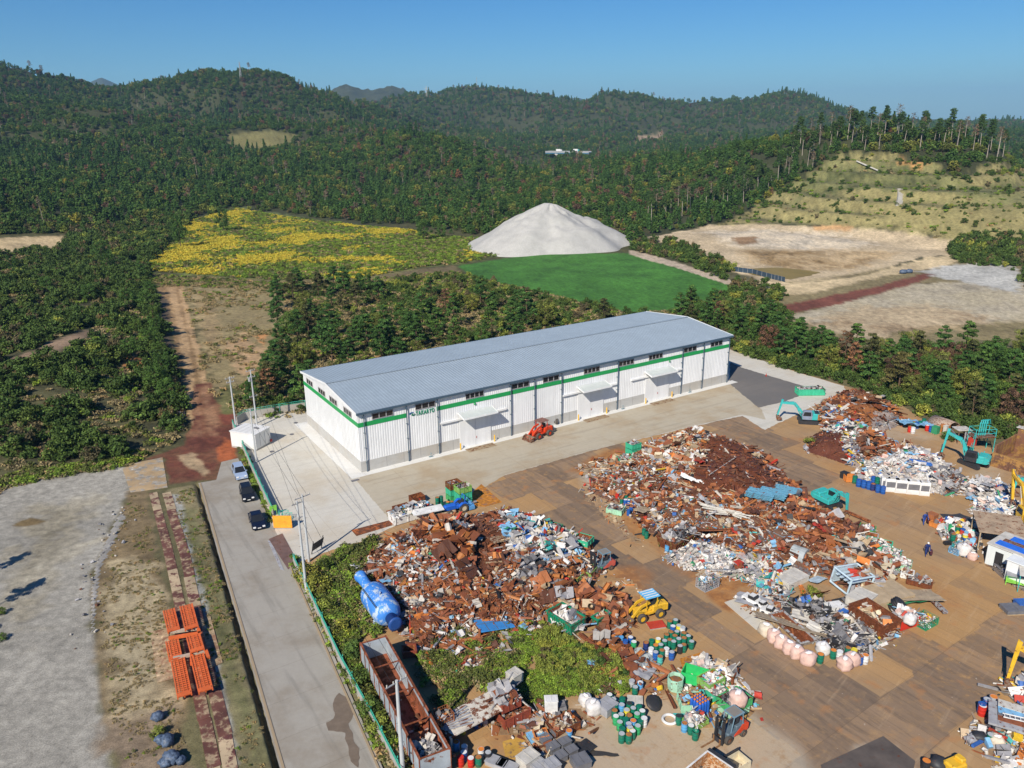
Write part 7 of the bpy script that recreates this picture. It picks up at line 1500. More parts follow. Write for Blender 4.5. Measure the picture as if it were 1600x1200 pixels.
skip((1212,966),(1262,1012),1.8,.6, 'grey', 'long grey steel ramp behind the pink bulk bags', None, 'ramp', .3, ribs=6, taper=.3)
m = MB()
for z in (0,1.9):
    for a, b in (((-1.8,-1.3),(1.8,-1.3)),((-1.8,1.3),(1.8,1.3)),((-1.8,-1.3),(-1.8,1.3)),((1.8,-1.3),(1.8,1.3))): m.cyl((*a, z),(*b, z),.12, n=6)
for a in ((-1.8,-1.3),(1.8,-1.3),(1.8,1.3),(-1.8,1.3)): m.cyl((*a, 0),(*a, 1.9),.12, n=6)
for k in range(4): m.box(-1.7,-1.1+.6*k, 1.2,1.7,-.8+.6*k, 1.35)
m.box(-1.75,1.22,.1,1.75,1.27,1.8); place(m, 'steel_cabinet', cpaint((.38,.42,.46),.1), on(1328,915, z=.3), UA-D(8), 'blue grey open steel cabinet lying at the right of the slab', 'cabinet', .12,.1)
m = MB()
for i in range(5): m.lathe([(.5,-.15),(.95-.03*i, 0),(.5,.15)],14,(0,0,.25*i+.3))
place(m, 'hose_coil', cpaint('dark', 0), on(1394,952, dz=.1),0, 'big black coil of hose above the red tub', 'coil', .5,.3, True)
m = MB(); m.lathe([(.5,0),(.62,.1),(.5,.22),(.36,.1),(.5,0)],20, cap=False); place(m, 'pipe_coil', cpaint('white', 0), G(1046,1126)+Vector((0,0,.02)),0, 'white pipe coil lying flat on the ground left of the blue drum', 'coil', 0,0, True).scale = (1.25,1.25,1.3)
m = MB(); m.lathe([(.0,.0),(.7,.04),(.85,.16),(.8,.26),(.5,.36),(0,.38)],10); place(m, 'black_tank_lid', cpaint('dark', 0), G(1020,1104)+Vector((0,0,.3)),0, 'black moulded tank lid leaning above the drum crowd', 'lid', .4,.4, True)
# table shelter at the bottom
r = thing('steel_table', 'rust stained white steel table roof on four legs near the bottom', 'table', G(735,1140), UA+.08); m = MB(); m.box(-3.0,-1.4,1.6,3.0,1.4,1.72); m.build('top', paint('rust_stained_white', (.62,.57,.48),.45,.6,.2,.7), r)
for sx in (-1,1):
    for sy in (-1,1): m = MB(); m.box(sx*2.8-.1, sy*1.2-.1,0, sx*2.8+.1, sy*1.2+.1,1.6); m.build('leg', cpaint('off', .2), r)
m = MB()
for i in range(6): m.cbox((-1.6+.1*i, -.9+.32*i, .04+1.76),(2.6,.16,.07),.08*i-.2)
p = G(735,1140); place(m, 'metal_strips', cpaint('grey', .1), Vector((p.x, p.y, 0)), UA, 'grey metal strips lying on the rust stained table', 'metal strips')
# ---------------------------------------------------------------- machines
TEAL = paint('machine_teal', (.045,.40,.38),.16,.4,.1,1); MYEL = paint('machine_yellow', (.68,.40,.03),.15,.4,.15,1); MRED = paint('machine_red', (.62,.055,.015),.08,.35,.12,1.5)
MDARK = paint('machine_dark', (.035,.036,.04),.05,.5); MTYRE = paint('tyre_rubber', (.075,.065,.055),.0,.85,.3,3); MSTEEL = paint('worn_steel', (.20,.15,.11),.5,.5); MCHROME = paint('ram_steel', (.5,.5,.5),0,.2,.05,1, metal=.8); MCAB = paint('cab_grey_blue', (.22,.26,.34),.05)
def plank(m, a, b, w, h0, h1, y=0.0):   # tapered box beam from a to b in the x-z plane
    a = Vector((a[0],0, a[1])); b = Vector((b[0],0, b[1])); d = (b-a).normalized(); n = Vector((-d.z, 0, d.x))
    vs = [(*(a-n*h0/2),),(*(b-n*h1/2),),(*(b+n*h1/2),),(*(a+n*h0/2),)]; vs = [Vector(v) for v in vs]
    o = [(v.x, y-w/2, v.z) for v in vs]+[(v.x, y+w/2, v.z) for v in vs]; m.add(o, [(0,1,2,3),(7,6,5,4),(0,4,5,1),(1,5,6,2),(2,6,7,3),(3,7,4,0)])
def excavator(p, rz_up, label, boomM, bodyM, cabM, joints, s=1.0, rz_tr=None, tool='bucket', weightM=None, arms=1):
    """joints: boom foot, elbow, boom tip, stick end in the machine's own x-z plane, x forward"""
    r = thing('excavator', label, 'excavator', p, rz_up, 'excavators'); r.scale = (s, s, s); a = (rz_tr if rz_tr is not None else rz_up)-rz_up
    for sy in (-1,1):
        m = MB(); m.M = Matrix.Rotation(a, 4, 'Z'); m.prism([(-1.9,.12),(-1.6,0),(1.6,0),(1.9,.12),(2.0,.45),(1.8,.78),(-1.8,.78),(-2.0,.45)], sy*1.1-.27, sy*1.1+.27)
        for k in range(14): m.box(-1.75+.25*k, sy*1.1-.3,.78,-1.66+.25*k, sy*1.1+.3,.82)
        m.build('crawler_track', MDARK, r)
    m = MB(); m.M = Matrix.Rotation(a, 4, 'Z'); m.box(-1.2,-.85,.35,1.2,.85,.75); m.M = Matrix.Identity(4); m.cyl((0,0,.75),(0,0,.98),.62, n=16); m.build('undercarriage', MDARK, r)
    m = MB(); m.bbox((-.35,-.05,1.35),(3.3,2.5,.7),.08); m.bbox((-1.35,0,1.95),(1.4,2.4,.55),.1); m.box(-.5,-1.2,1.7,.9,-.55,2.0); m.build('house', bodyM, r)
    m = MB(); m.prism([(-2.05,1.05),(-1.6,1.0),(-1.6,2.2),(-2.0,2.15),(-2.35,1.9),(-2.4,1.3)],-1.24,1.24); m.build('counterweight', weightM or bodyM, r)
    m = MB(); m.box(-1.9,-.9,2.225,-1.1,.9,2.27); m.cyl((-1.2,-.8,2.2),(-1.2,-.8,2.65),.06, n=8); m.build('engine_cover', MDARK if weightM else bodyM, r)
    m = MB(); m.prism([(-.55,1.0),(1.2,1.0),(1.35,1.7),(1.1,2.75),(-.4,2.75),(-.55,2.0)],.38,1.25); c = m.build('cab', cabM, r)
    m = MB()
    for y in (.372,1.252): m.prism([(-.35,1.75),(1.2,1.75),(.98,2.6),(-.3,2.6)], y, y+.006)
    m.add([(1.30,.45,1.45),(1.30,1.18,1.45),(1.13,1.18,2.62),(1.13,.45,2.62)],[(0,1,2,3)]); m.build('window', M_GLASS, c)
    f, e, t_, k = joints; m = MB(); plank(m, f, e, .42,.42,.62); plank(m, e, t_, .42,.62,.34); m.build('boom', boomM, r)
    m = MB(); d = Vector((k[0]-t_[0], k[1]-t_[1])).normalized(); t0 = (t_[0]-d.x*.7, t_[1]-d.y*.7); plank(m, t0, k, .34,.42,.26); m.build('stick', boomM, r)
    def ram(a, b, y=0.0, rr=.08):
        A = Vector((a[0], y, a[1])); B = Vector((b[0], y, b[1])); c = A.lerp(B, .55); m = MB(); m.cyl(A, c, rr, n=8); o = m.build('ram', boomM, r); m = MB(); m.cyl(c, B, rr*.55, n=8); m.build('rod', MCHROME, o)
    ram((f[0]+.5, f[1]-.35), e, -.3); ram((f[0]+.5, f[1]-.35), e, .3); ram(((e[0]+f[0])/2,(e[1]+f[1])/2+.45),(t0[0], t0[1]+.12)); ram((t_[0]+(k[0]-t_[0])*.1-.1, t_[1]+.35),(k[0]+(t_[0]-k[0])*.15+.25, k[1]+(t_[1]-k[1])*.15))
    m = MB()
    if tool == 'bucket': m.prism([(k[0]-.1,k[1]+.15),(k[0]+.25,k[1]-.1),(k[0]+.15,k[1]-.75),(k[0]-.35,k[1]-1.0),(k[0]-.95,k[1]-.7),(k[0]-.9,k[1]-.62),(k[0]-.35,k[1]-.85),(k[0]+.0,k[1]-.65),(k[0]+.05,k[1]-.15)],-.5,.5); m.prism([(k[0]-.1,k[1]+.1),(k[0]+.2,k[1]-.1),(k[0]+.1,k[1]-.72),(k[0]-.35,k[1]-.95),(k[0]-.85,k[1]-.7)],-.53,-.5); m.prism([(k[0]-.1,k[1]+.1),(k[0]+.2,k[1]-.1),(k[0]+.1,k[1]-.72),(k[0]-.35,k[1]-.95),(k[0]-.85,k[1]-.7)],.5,.53)
    else:
        m.cyl((k[0],0, k[1]),(k[0],0, k[1]-.35),.22, n=10)
        for j in range(5):
            a2 = 2*math.pi*j/5; q = [(k[0]+.15*math.cos(a2),.15*math.sin(a2), k[1]-.3),(k[0]+.6*math.cos(a2),.6*math.sin(a2), k[1]-.6),(k[0]+.55*math.cos(a2),.55*math.sin(a2), k[1]-1.1),(k[0]+.12*math.cos(a2),.12*math.sin(a2), k[1]-1.35)]; m.tube(q, .1,5)
    m.build('bucket' if tool == 'bucket' else 'grapple', MSTEEL, r); return r
def aim(p, q): d = Vector(q)-Vector(p); return math.atan2(d.y, d.x)
e1 = G(1262,660); excavator(e1, aim(e1, G(1212,657)), 'teal excavator with rusty counterweight standing by the pale concrete corner', TEAL, TEAL, MCAB, [(.9,1.7),(2.9,3.9),(5.3,3.9),(5.9,1.2)],0.9, tool='bucket', weightM=paint('rusted_counterweight', (.36,.16,.05),.4))
e2 = G(1520,727); excavator(e2, aim(e2, G(1474,717)), 'teal excavator before the long rusty basin at the right', TEAL, TEAL, MDARK, [(.9,1.7),(2.2,4.1),(4.4,4.9),(4.9,1.2)],0.93, rz_tr=aim(e2, G(1474,717))-.5, tool='grapple')
e3 = G(1292,790); excavator(e3, aim(e3, G(1324,806)), 'teal excavator reaching down onto the right side of the middle heap', TEAL, TEAL, TEAL, [(.9,1.7),(2.2,3.2),(3.6,3.0),(3.8,1.0)],.88, tool='grapple')
e4 = G(1606,822); excavator(e4, aim(e4, G(1566,783)), 'yellow excavator at the right edge dipping a grapple into white metal', MYEL, MYEL, MYEL, [(.9,1.7),(3.2,4.6),(6.2,5.2),(5.2,1.6)],.95, tool='grapple')
e5 = G(1625,780); excavator(e5, aim(e5, G(1570,772)), 'teal excavator partly hidden behind the yellow boom at the right edge', TEAL, TEAL, TEAL, [(.9,1.7),(2.0,3.0),(3.4,2.6),(3.6,1.0)],.95)
e6 = G(1668,1105); excavator(e6, aim(e6, G(1588,1078)), 'yellow excavator mostly outside the right edge with its stick in view', MYEL, MYEL, MYEL, [(.9,1.7),(2.4,4.2),(4.6,4.6),(4.9,1.0)],1.0)
def wheel(m, c, r, w, n=18):
    x, y, z = c; pr = [(r*.55,-w/2),(r*.92,-w/2),(r, -w*.3),(r, w*.3),(r*.92, w/2),(r*.55, w/2)]
    for k in range(n):
        a, b = 2*math.pi*k/n, 2*math.pi*(k+1)/n
        for (r0, y0),(r1, y1) in zip(pr[:-1], pr[1:]): m.add([(x+r0*math.cos(a), y+y0, z+r0*math.sin(a)),(x+r0*math.cos(b), y+y0, z+r0*math.sin(b)),(x+r1*math.cos(b), y+y1, z+r1*math.sin(b)),(x+r1*math.cos(a), y+y1, z+r1*math.sin(a))],[(0,1,2,3)])
def put_wheel(r, c, rad, w, rimM):
    m = MB(); wheel(m, c, rad, w); o = m.build('wheel', MTYRE, r, True); m = MB(); m.cyl((c[0], c[1]-w*.38, c[2]),(c[0], c[1]+w*.38, c[2]), rad*.56, n=14); m.build('rim', rimM, o)
def loader(p, rz, label, M, roofM, s=1.0, striped=False):
    r = thing('wheel_loader', label, 'wheel loader', p, rz, 'wheel loaders'); r.scale = (s, s, s)
    for sx in (1.05,-1.0):
        for sy in (-.75,.75): put_wheel(r, (sx, sy, .5),.5,.36, M if not striped else MYEL)
    m = MB(); m.bbox((-1.1,0,1.0),(1.6,1.1,.75),.08); m.bbox((.2,0,.8),(1.2,.8,.5),.05); m.bbox((1.0,0,.8),(.9,.8,.6),.05); m.box(-.35,-.6,.62,.35,.6,.8); m.build('body', M, r)
    m = MB(); m.bbox((-1.95,0,.95),(.25,1.1,.7),.05); m.build('counterweight', M if striped else MDARK, r)
    m = MB(); m.box(-.55,-.3,1.35,-.1,.3,1.5); m.box(-.65,-.3,1.4,-.52,.3,2.0); m.cyl((.25,0,1.3),(.05,0,1.75),.03, n=6); m.build('seat', MDARK, r)
    for sx in (-.75,.45):
        for sy in (-.55,.55): m = MB(); m.box(sx-.035, sy-.035,1.2, sx+.035, sy+.035,2.45); m.build('post', M, r)
    m = MB(); m.bbox((-.15,0,2.5),(1.65,1.45,.08),.02); rf_ = m.build('canopy', roofM, r)
    if striped:
        m = MB()
        for k in range(4): m.box(-.85,-.62+.36*k, 2.545,.55,-.5+.36*k, 2.57)
        m.build('slat', cpaint('white', .05), rf_)
    for sy in (-.42,.42):
        m = MB(); m.prism([(-.05,1.75),(.1,1.95),(1.0,1.75),(2.1,.75),(2.25,.35),(2.05,.3),(1.85,.65),(.9,1.5),(.1,1.7)], sy-.07, sy+.07); m.build('lift_arm', M, r)
        m = MB(); m.cyl((.35, sy, .95),(1.5, sy, 1.15),.07, n=8); m.build('ram', M, r)
    m = MB(); m.prism([(2.05,.75),(2.15,.15),(2.85,.02),(2.85,.08),(2.25,.2),(2.15,.75)],-.95,.95)
    for y in (-.95,.92): m.prism([(2.05,.75),(2.15,.1),(2.85,.02),(2.6,.55)], y, y+.03)
    m.build('bucket', MSTEEL, r); return r
lp = G(845,682); loader(lp, aim(lp, G(822,690)), 'red orange wheel loader parked in front of the warehouse wall', MRED, paint('brown_canopy', (.20,.09,.07)),1.2)
lp = G(1011,963); loader(lp, aim(lp, G(980,972)), 'yellow wheel loader with a striped light blue canopy in the lane', MYEL, paint('sky_blue_canopy', (.12,.42,.68),.05),1.12, True)
m = MB(); wheel(m, (0,0,.55),.55,.45); wheel(m, (.15,.5,.55),.55,.3); place(m, 'tyre', MTYRE, G(870,663)+Vector((0,0,0)), UA+.9, 'pair of large tyres leaning near the wall behind the red loader', 'tyre', 0,0, True)
def forklift(p, rz, label, redM=MRED, s=1.0):
    r = thing('forklift', label, 'forklift', p, rz, 'forklifts'); r.scale = (s, s, s)
    for sx, rr in ((.75,.36),(-.75,.29)):
        for sy in (-.5,.5): put_wheel(r, (sx, sy, rr), rr, .26, MSTEEL)
    m = MB(); m.bbox((-.1,0,.62),(1.9,1.0,.5),.08); m.bbox((-.5,0,.98),(.9,.95,.3),.06); m.build('body', paint('forklift_grey', (.10,.14,.17)), r)
    m = MB(); m.prism([(-.95,.45),(-.55,.45),(.2,.42),(.15,.55),(-.45,.95),(-.6,1.15),(-1.15,1.1),(-1.25,.7)],-.53,-.503); m.prism([(-.95,.45),(-.55,.45),(.2,.42),(.15,.55),(-.45,.95),(-.6,1.15),(-1.15,1.1),(-1.25,.7)],.503,.53); m.build('side_panel', redM, r)
    m = MB(); m.prism([(-1.0,.35),(-1.3,.45),(-1.35,.95),(-1.0,1.12)],-.5,.5); m.build('counterweight', redM, r)
    for sx, lean in ((.5,.25),(-.75,-.1)):
        for sy in (-.45,.45): m = MB(); m.cyl((sx, sy, .85),(sx-lean, sy, 2.1),.04, n=6); m.build('post', paint('forklift_blue_grey', (.16,.26,.32)), r)
    m = MB(); m.box(-.75,-.52,2.1,.35,.52,2.15)
    m.build('overhead_guard', MATS['forklift_blue_grey'], r); m = MB(); m.box(-.65,-.42,2.152,.25,.42,2.17); m.build('roof_window', paint('dusty_glass', (.22,.2,.17),0,.3), r)
    m = MB(); m.box(-.45,-.25,1.12,0,.25,1.25); m.box(-.55,-.25,1.15,-.42,.25,1.65); m.cyl((.25,0,1.1),(.1,0,1.45),.03, n=6); m.build('seat', MDARK, r)
    m = MB()
    for sy in (-.33,.33): m.box(1.08, sy-.06,.1,1.22, sy+.06,2.2); m.box(1.24, sy-.05,.1,1.33, sy+.05,2.1)
    for z in (.3,1.2,2.15): m.box(1.1,-.33, z-.05,1.2,.33, z+.05)
    m.box(1.34,-.5,.15,1.40,.5,.55); m.build('mast', MDARK, r)
    for sy in (-.3,.3): m = MB(); m.box(1.41, sy-.06,.08,1.47, sy+.06,.6); m.box(1.41, sy-.06,.06,2.7, sy+.06,.11); m.build('fork', paint('brown_fork', (.24,.13,.06),.3), r)
    return r
fp = G(1141,1150); forklift(fp, aim(fp, G(1092,1178)), 'red and grey forklift with bare forks in the near yard', s=1.2); fp = G(941,890); forklift(fp, aim(fp, G(912,899)), 'dusty red forklift carrying bins at the side of the lane', paint('faded_red', (.50,.10,.07),.05),1.15)
tp_ = G(712,800); r = thing('tractor', 'small blue tractor parked before the tower of green bins', 'tractor', tp_, aim(tp_, G(690,806))); r.scale = (1.25,)*3; BT = paint('tractor_blue', (.02,.12,.55),.05,.35)
for sx, rr, sy_ in ((-.75,.55,.6),(.9,.32,.5)):
    for sy in (-sy_, sy_): put_wheel(r, (sx, sy, rr), rr, .28, cpaint('cream', .1))
m = MB(); m.bbox((.7,0,.85),(1.5,.6,.55),.12); m.build('bonnet', BT, r); m = MB(); m.bbox((-.5,0,.75),(1.0,.7,.4),.05); m.build('body', BT, r)
for sy in (-.6,.6): m = MB(); m.prism([(-1.3,.9),(-1.1,1.2),(-.6,1.25),(-.2,1.0),(-.15,.85),(-.6,1.15),(-1.1,1.1)], sy-.17, sy+.17); m.build('mudguard', BT, r)
m = MB(); m.box(-.85,-.22,1.0,-.4,.22,1.12); m.box(-.95,-.22,1.05,-.83,.22,1.45); m.cyl((-.1,0,1.05),(-.3,0,1.35),.03, n=6); m.build('seat', MDARK, r)
m = MB(); m.tube([(-1.0,-.35,.9),(-1.05,-.35,1.9),(-1.05,.35,1.9),(-1.0,.35,.9)],.04); m.build('roll_bar', BT, r); m = MB(); m.box(-2.1,-.7,.15,-1.4,.7,.55); m.tube([(-1.4,-.5,.5),(-1.7,-.5,1.2),(-2.1,-.5,.6)],.04); m.tube([(-1.4,.5,.5),(-1.7,.5,1.2),(-2.1,.5,.6)],.04); m.build('tiller', paint('tiller_blue', (.1,.3,.6),.1), r)
# cars on the road verge
def car(p, rz, label, c, suv=True):
    r = thing('parked_car', label, 'car', p, rz, 'cars parked beside the fence'); L, W_, H_ = (4.5,1.8,1.62) if suv else (4.8,1.82,1.45); h = H_; b = .95 if suv else .82; mt = paint(f'car_{label.split()[0]}', c, 0,.18,.03)
    prof = [(-L/2,.35),(-L/2+.05,b*.95),(-L/2+.35,b),(L*.17,b),(L/2-.25,b*.82),(L/2,b*.62),(L/2,.3)]; m = MB(); lo = [(x, -W_/2, z) for x, z in prof]; inn = .06
    m.prism([(-L/2,.35),(-L/2+.04,b*.9),(-L/2+.25,b),(L*.2,b),(L/2-.3,b*.84),(L/2-.03,b*.66),(L/2,.32),(L/2-.3,.22),(-L/2+.3,.22)],-W_/2+.03, W_/2-.03); m.build('body', mt, r, False)
    g = [(-L/2+(.22 if suv else .75), b),(-L/2+(.45 if suv else 1.25), h-.06),(L*.02, h-.04),(L*.22, b)]; k = .16
    vs = [(x, -W_/2+.08, z) if z <= b else (x, -W_/2+k+.1, z) for x, z in g]; vs += [(x, -y, z) for x, y, z in vs]; m = MB(); m.add(vs, [(0,1,2,3),(7,6,5,4),(0,4,5,1),(1,5,6,2),(2,6,7,3)]); m.build('windows', M_GLASS, r)
    m = MB(); x0, x1 = g[1][0]-.02, g[2][0]+.05; m.bbox(((x0+x1)/2,0, h-.02),(x1-x0, W_-2*k-.16,.07),.03); m.build('roof', mt, r)
    m = MB()
    for q in (0,1,2,3):
        pass
    for (xa, za),(xb, zb) in ((g[0], g[1]),(g[3], g[2])):
        for sy in (-1,1): m.cyl((xa, sy*(W_/2-.08), za),(xb, sy*(W_/2-k-.1), zb),.045, n=5)
    m.cyl((-.3,-W_/2+.09, b),(-.3,-W_/2+k+.1, h-.05),.04, n=5); m.cyl((-.3, W_/2-.09, b),(-.3, W_/2-k-.1, h-.05),.04, n=5); m.build('pillars', mt, r)
    for sx in (-L*.3, L*.31):
        for sy in (-W_/2+.11, W_/2-.11): put_wheel(r, (sx, sy, .33),.33,.22, cpaint('grey', 0))
    for sy in (-1,1):
        m = MB(); m.bbox((L/2-.14, sy*(W_/2-.3), b*.72),(.3,.36,.13),.03); m.build('headlight', cpaint('white', 0), r); m = MB(); m.bbox((L*.17, sy*(W_/2+.08), b+.05),(.12,.2,.14),.03); m.build('wing_mirror', mt, r)
    m = MB(); m.box(L/2-.005,-.22,.42, L/2+.02,.22,.54); m.build('number_plate', cpaint('white', 0), r)
    return r
cz = VA-.08
car(G(375,743), cz, 'silver blue hatchback, first of three cars parked by the fence', (.30,.38,.52)); car(G(386.5,776), cz-.05, 'black estate car with a red seat, second of three cars by the fence', (.012,.014,.02)); car(G(402,818), cz-.04, 'dark navy saloon parked nearest the orange gate by the fence', (.008,.012,.03), False)
# road fence: low concrete wall carrying a green mesh rail
M_MESHG = paint('green_mesh_rail', (.06,.42,.30),.05)
def fence(pts, h, label, posts=3.0, rail=True):
    q = [G(*p) for p in pts]; r = thing('fence', label, 'fence', (0,0,0)); m = MB(); g = MB()
    for a, b in zip(q[:-1], q[1:]):
        d = (b-a).normalized(); n = Vector((-d.y, d.x, 0)); L = (b-a).length
        for mm, w, z0, z1 in ((m, .14,0, h),(g, .05, h+.1, h+.16),(g, .05, h+.42, h+.50)):
            c = [a+n*(-w/2), b+n*(-w/2), b+n*(w/2), a+n*(w/2)]; mm.add([(p.x, p.y, z0) for p in c]+[(p.x, p.y, z1) for p in c],[(0,3,2,1),(4,5,6,7),(0,1,5,4),(1,2,6,5),(2,3,7,6),(3,0,4,7)])
        for k in range(int(L/.35)):
            p = a+d*(k*.35); g.cbox((p.x, p.y, h+.25),(.03,.03,.5), math.atan2(d.y, d.x))
    m.build('wall', M_WALLC, r); g.build('mesh_panel', M_MESHG, r)
    for a, b in zip(q[:-1], q[1:]):
        d = (b-a).normalized(); n = Vector((-d.y, d.x, 0)); L = (b-a).length
        for k in range(int(L/posts)):
            p = a+d*(k*posts+.3)-n*.16*-1; mm = MB(); mm.cyl((p.x, p.y, 0),(p.x, p.y, h+.55),.05, n=6); mm.build('post', M_MESHG, r)
fence([(364,668),(375,692),(395,738),(427,807)],1.1, 'low concrete wall with green mesh top beside the parked cars')
fence([(459,880),(482,930),(533,1040),(577,1120),(618,1200),(680,1325)],.9, 'low wall with green mesh top along the near right side of the road')
fence([(480,640),(440,646),(383,656),(371,664)],1.5, 'concrete panel fence with green posts behind the white container', 4)
q = [G(441,884), G(460,872)]; m = MB(); d = (G(457,826)-G(428,826)); L = d.length; r = thing('gate_sheet', 'bright orange sheet standing at the yard gate', 'gate panel', G(428,826), math.atan2(d.y, d.x)); m.box(0,-.05,.15, L, .05,1.95); m.build('panel', paint('gate_orange', (.80,.33,.03),.06), r)
for x in (.1, L/2, L-.1): m = MB(); m.box(x-.05,.05,0, x+.05,.15,2.0); m.build('post', cpaint('grey', .1), r)
m = MB(); place(MB().cbox((0,0,1.2),(1.0,.05,.8)).cbox((-.45,0,.6),(.06,.06,1.2)).cbox((.45,0,.6),(.06,.06,1.2)), 'notice_board', cpaint('lime', .0), G(428,806), UA, 'small yellow green notice board above the orange gate sheet', 'notice board')
r = thing('gate', 'folded green wire gate behind the orange sheet', 'gate', G(438,812), VA+.2)
for k in range(4):
    m = MB(); m.M = Matrix.Translation((.5*k, 0,0)) @ Matrix.Rotation(.9 if k % 2 else -.6,4, 'Z'); m.tube([(0,0,.1),(0,0,1.6),(1.0,0,1.6),(1.0,0,.1),(0,0,.1)],.03); m.tube([(0,0,.1),(1.0,0,1.6)],.02)
    for j in range(6): m.cyl((.15+.14*j, 0,.1),(.15+.14*j, 0,1.6),.012, n=4)
    m.build('leaf', M_MESHG, r)
for i, (pts, lab) in enumerate([([(420,843),(441,834),(466,880),(450,890)], 'large brown steel plate on the ground at the yard gate'),([(418,845),(424,846),(444,892),(438,890)], 'narrow grey steel plate edge beside the brown gate plate')]):
    sheet('steel_plate', pts, .075-.01*i, paint('gate_plate', (.16,.10,.085),.15,.6,.3,.8) if i == 0 else cpaint('grey', .2), lab, 'thing', cat='steel plate', thick=.03)
sheet('steel_plate', [(549,829),(618,811),(627,817),(557,838)],.075, paint('orange_rust_plate', (.38,.11,.03),.6,.7,.4,.5,(.16,.06,.03)), 'long strip of rusty steel plates on the concrete left of the heap', 'thing', cat='steel plate', thick=.04)
sheet('steel_plate', [(603,799),(640,790),(647,812),(622,818)],.078, MATS['orange_rust_plate'], 'rusty plates under the white truck body', 'thing', cat='steel plate', thick=.04)
sheet('steel_plate', [(740,768),(752,757),(784,785),(757,792),(735,790)],.08, paint('brown_orange_plate', (.24,.12,.07),.7,.7,.3,.5,(.50,.20,.03)), 'brown and orange steel plates beside the tower of green bins', 'thing', cat='steel plate', thick=.04)
sheet('steel_plate', [(1062,1030),(1095,1020),(1106,1036),(1070,1055)],.07, MATS['brown_orange_plate'], 'orange stained steel plate between the drums and the yellow bin', 'thing', cat='steel plate', thick=.03)
sheet('steel_plate', [(785,1160),(842,1140),(858,1166),(835,1190),(790,1185)],.07, paint('ochre_plate', (.45,.26,.05),.35,.7,.3,.5,(.2,.13,.09)), 'ochre stained steel plates beside the dark crates at the bottom', 'thing', cat='steel plate', thick=.03)
sheet('steel_plate', [(1282,1196),(1380,1151),(1430,1190),(1420,1240),(1300,1250)],.07, paint('dark_wet_plate', (.105,.085,.07),.1,.5,.3,.5), 'dark steel plate with pale edges at the bottom of the yard', 'thing', cat='steel plate', thick=.03)
sheet('concrete_slab', [(1132,942),(1150,936),(1200,975),(1182,985)],.1, M_CONC, 'pale concrete slab carrying the grey steel grating', 'thing', cat='slab', thick=.08)
# white container cabin behind the wall
a = G(401,705); d = G(424,692)-a; rz = math.atan2(d.y, d.x); L = d.length; r = thing('container_cabin', 'white container cabin with a red box behind the concrete fence', 'container', a, rz); W_ = 5.2
m = MB(); m.bbox((L/2, W_/2,1.6),(L, W_, 2.6),.05); b = m.build('body', clad('cabin_white', (.74,.73,.70),.5), r)
m = MB(); m.bbox((L/2, W_/2,2.96),(L+.2, W_+.2,.1),.03); 
for k in range(1,5): m.box(.1, W_*k/5-.03,3.01, L-.1, W_*k/5+.03,3.05)
m.build('roof', MATS['cabin_white'], r); m = MB(); m.box(0,0,0, L, W_, .3); m.build('plinth', M_WALLC, r)
m = MB(); m.box(L*.3,-.04,.45, L*.3+.03,-.005,2.7); m.box(L*.62,-.04,.45, L*.62+.03,-.005,2.7); m.build('door_seam', cpaint('grey', 0), r); m = MB(); m.box(L-.35,-.3,.35, L-.02,-.045,.8); m.build('extinguisher_box', cpaint('red', 0), r); m = MB(); m.bbox((L*.6,1.5,3.15),(.3,.9,.2),.03); m.build('roof_vent', cpaint('dgrey', 0), r)
for px, py in ((462,661),(456,679),(425,706),(555,751)):
    m = MB(); m.cyl((0,0,.03),(0,0,.065),.38,n=12) if px != 555 else m.box(-.6,-.3,.03,.6,.3,.065); join_cluster(tag(m.build('drain_cover', cpaint('dgrey', .1)), '', 'drain cover', 'drain covers'), 'dark drain cover', 'on the pale concrete yard', px); list(col.objects)[-1].location = G(px, py)+Vector((0,0,.02)); list(col.objects)[-1].rotation_euler = (0,0,UA)
# poles and wires
M_POLE = paint('pole_concrete', (.46,.47,.47),.0,.8,.12,1)
TIPS = []
def pole(base, h, label, arms=(), lean=0.0, r0=.17):
    p = G(*base); r = thing('utility_pole', label, 'utility pole', p, UA, 'concrete utility poles'); m = MB(); m.cyl((0,0,-.2),(lean, 0, h), r0, r0*.62, n=10); m.build('shaft', M_POLE, r)
    for z, l, rot in arms:
        m = MB(); m.cbox((lean*z/h, 0, z),(l, .09,.09), rot); a = m.build('crossarm', cpaint('grey', .05), r); m = MB()
        for k in (-.45,-.15,.2,.45): c = Matrix.Rotation(rot, 4, 'Z') @ Vector((l*k, 0,0)); m.cyl((c.x+lean*z/h, c.y, z+.04),(c.x+lean*z/h, c.y, z+.26),.05, n=6)
        m.build('insulator', cpaint('off', 0), a)
    for k in range(8): z = h*.28+k*.7; s = 1 if k % 2 else -1; m = MB(); m.cyl((lean*z/h, 0, z),(lean*z/h+s*.32,0, z),.018, n=4); m.build('climbing_step', cpaint('dgrey', 0), r)
    TIPS.append(Vector((p.x+lean*math.cos(UA), p.y+lean*math.sin(UA), h))); return r
A_ = (9.0,)
pole((401,722.5),9.3, 'concrete pole in front of the white container', ((9.1,1.2,.3),)); pole((370,676),10.5, 'concrete pole furthest left with two crossarms beyond the container', ((10.2,1.7,.2),(9.5,1.4,.2)))
pole((402,668),11.0, 'tall concrete pole with transformer behind the white container', ((10.8,1.7,.2),(9.6,1.5,.2),(6,1.6,.3)))
p = bpy.data.objects[list(col.objects)[-1].name].parent; m = MB(); m.cyl((-.35,0,8.9),(-.35,0,9.6),.24, n=10); m.build('transformer', cpaint('grey', 0), p)
pole((483,878),9.3, 'right of the two paired poles by the yard gate', ((9.0,2.2,.25),)); pole((479,925),11.8, 'left of the two paired poles by the yard gate', ((11.5,1.4,.25),(9.6,1.0,1.2)))
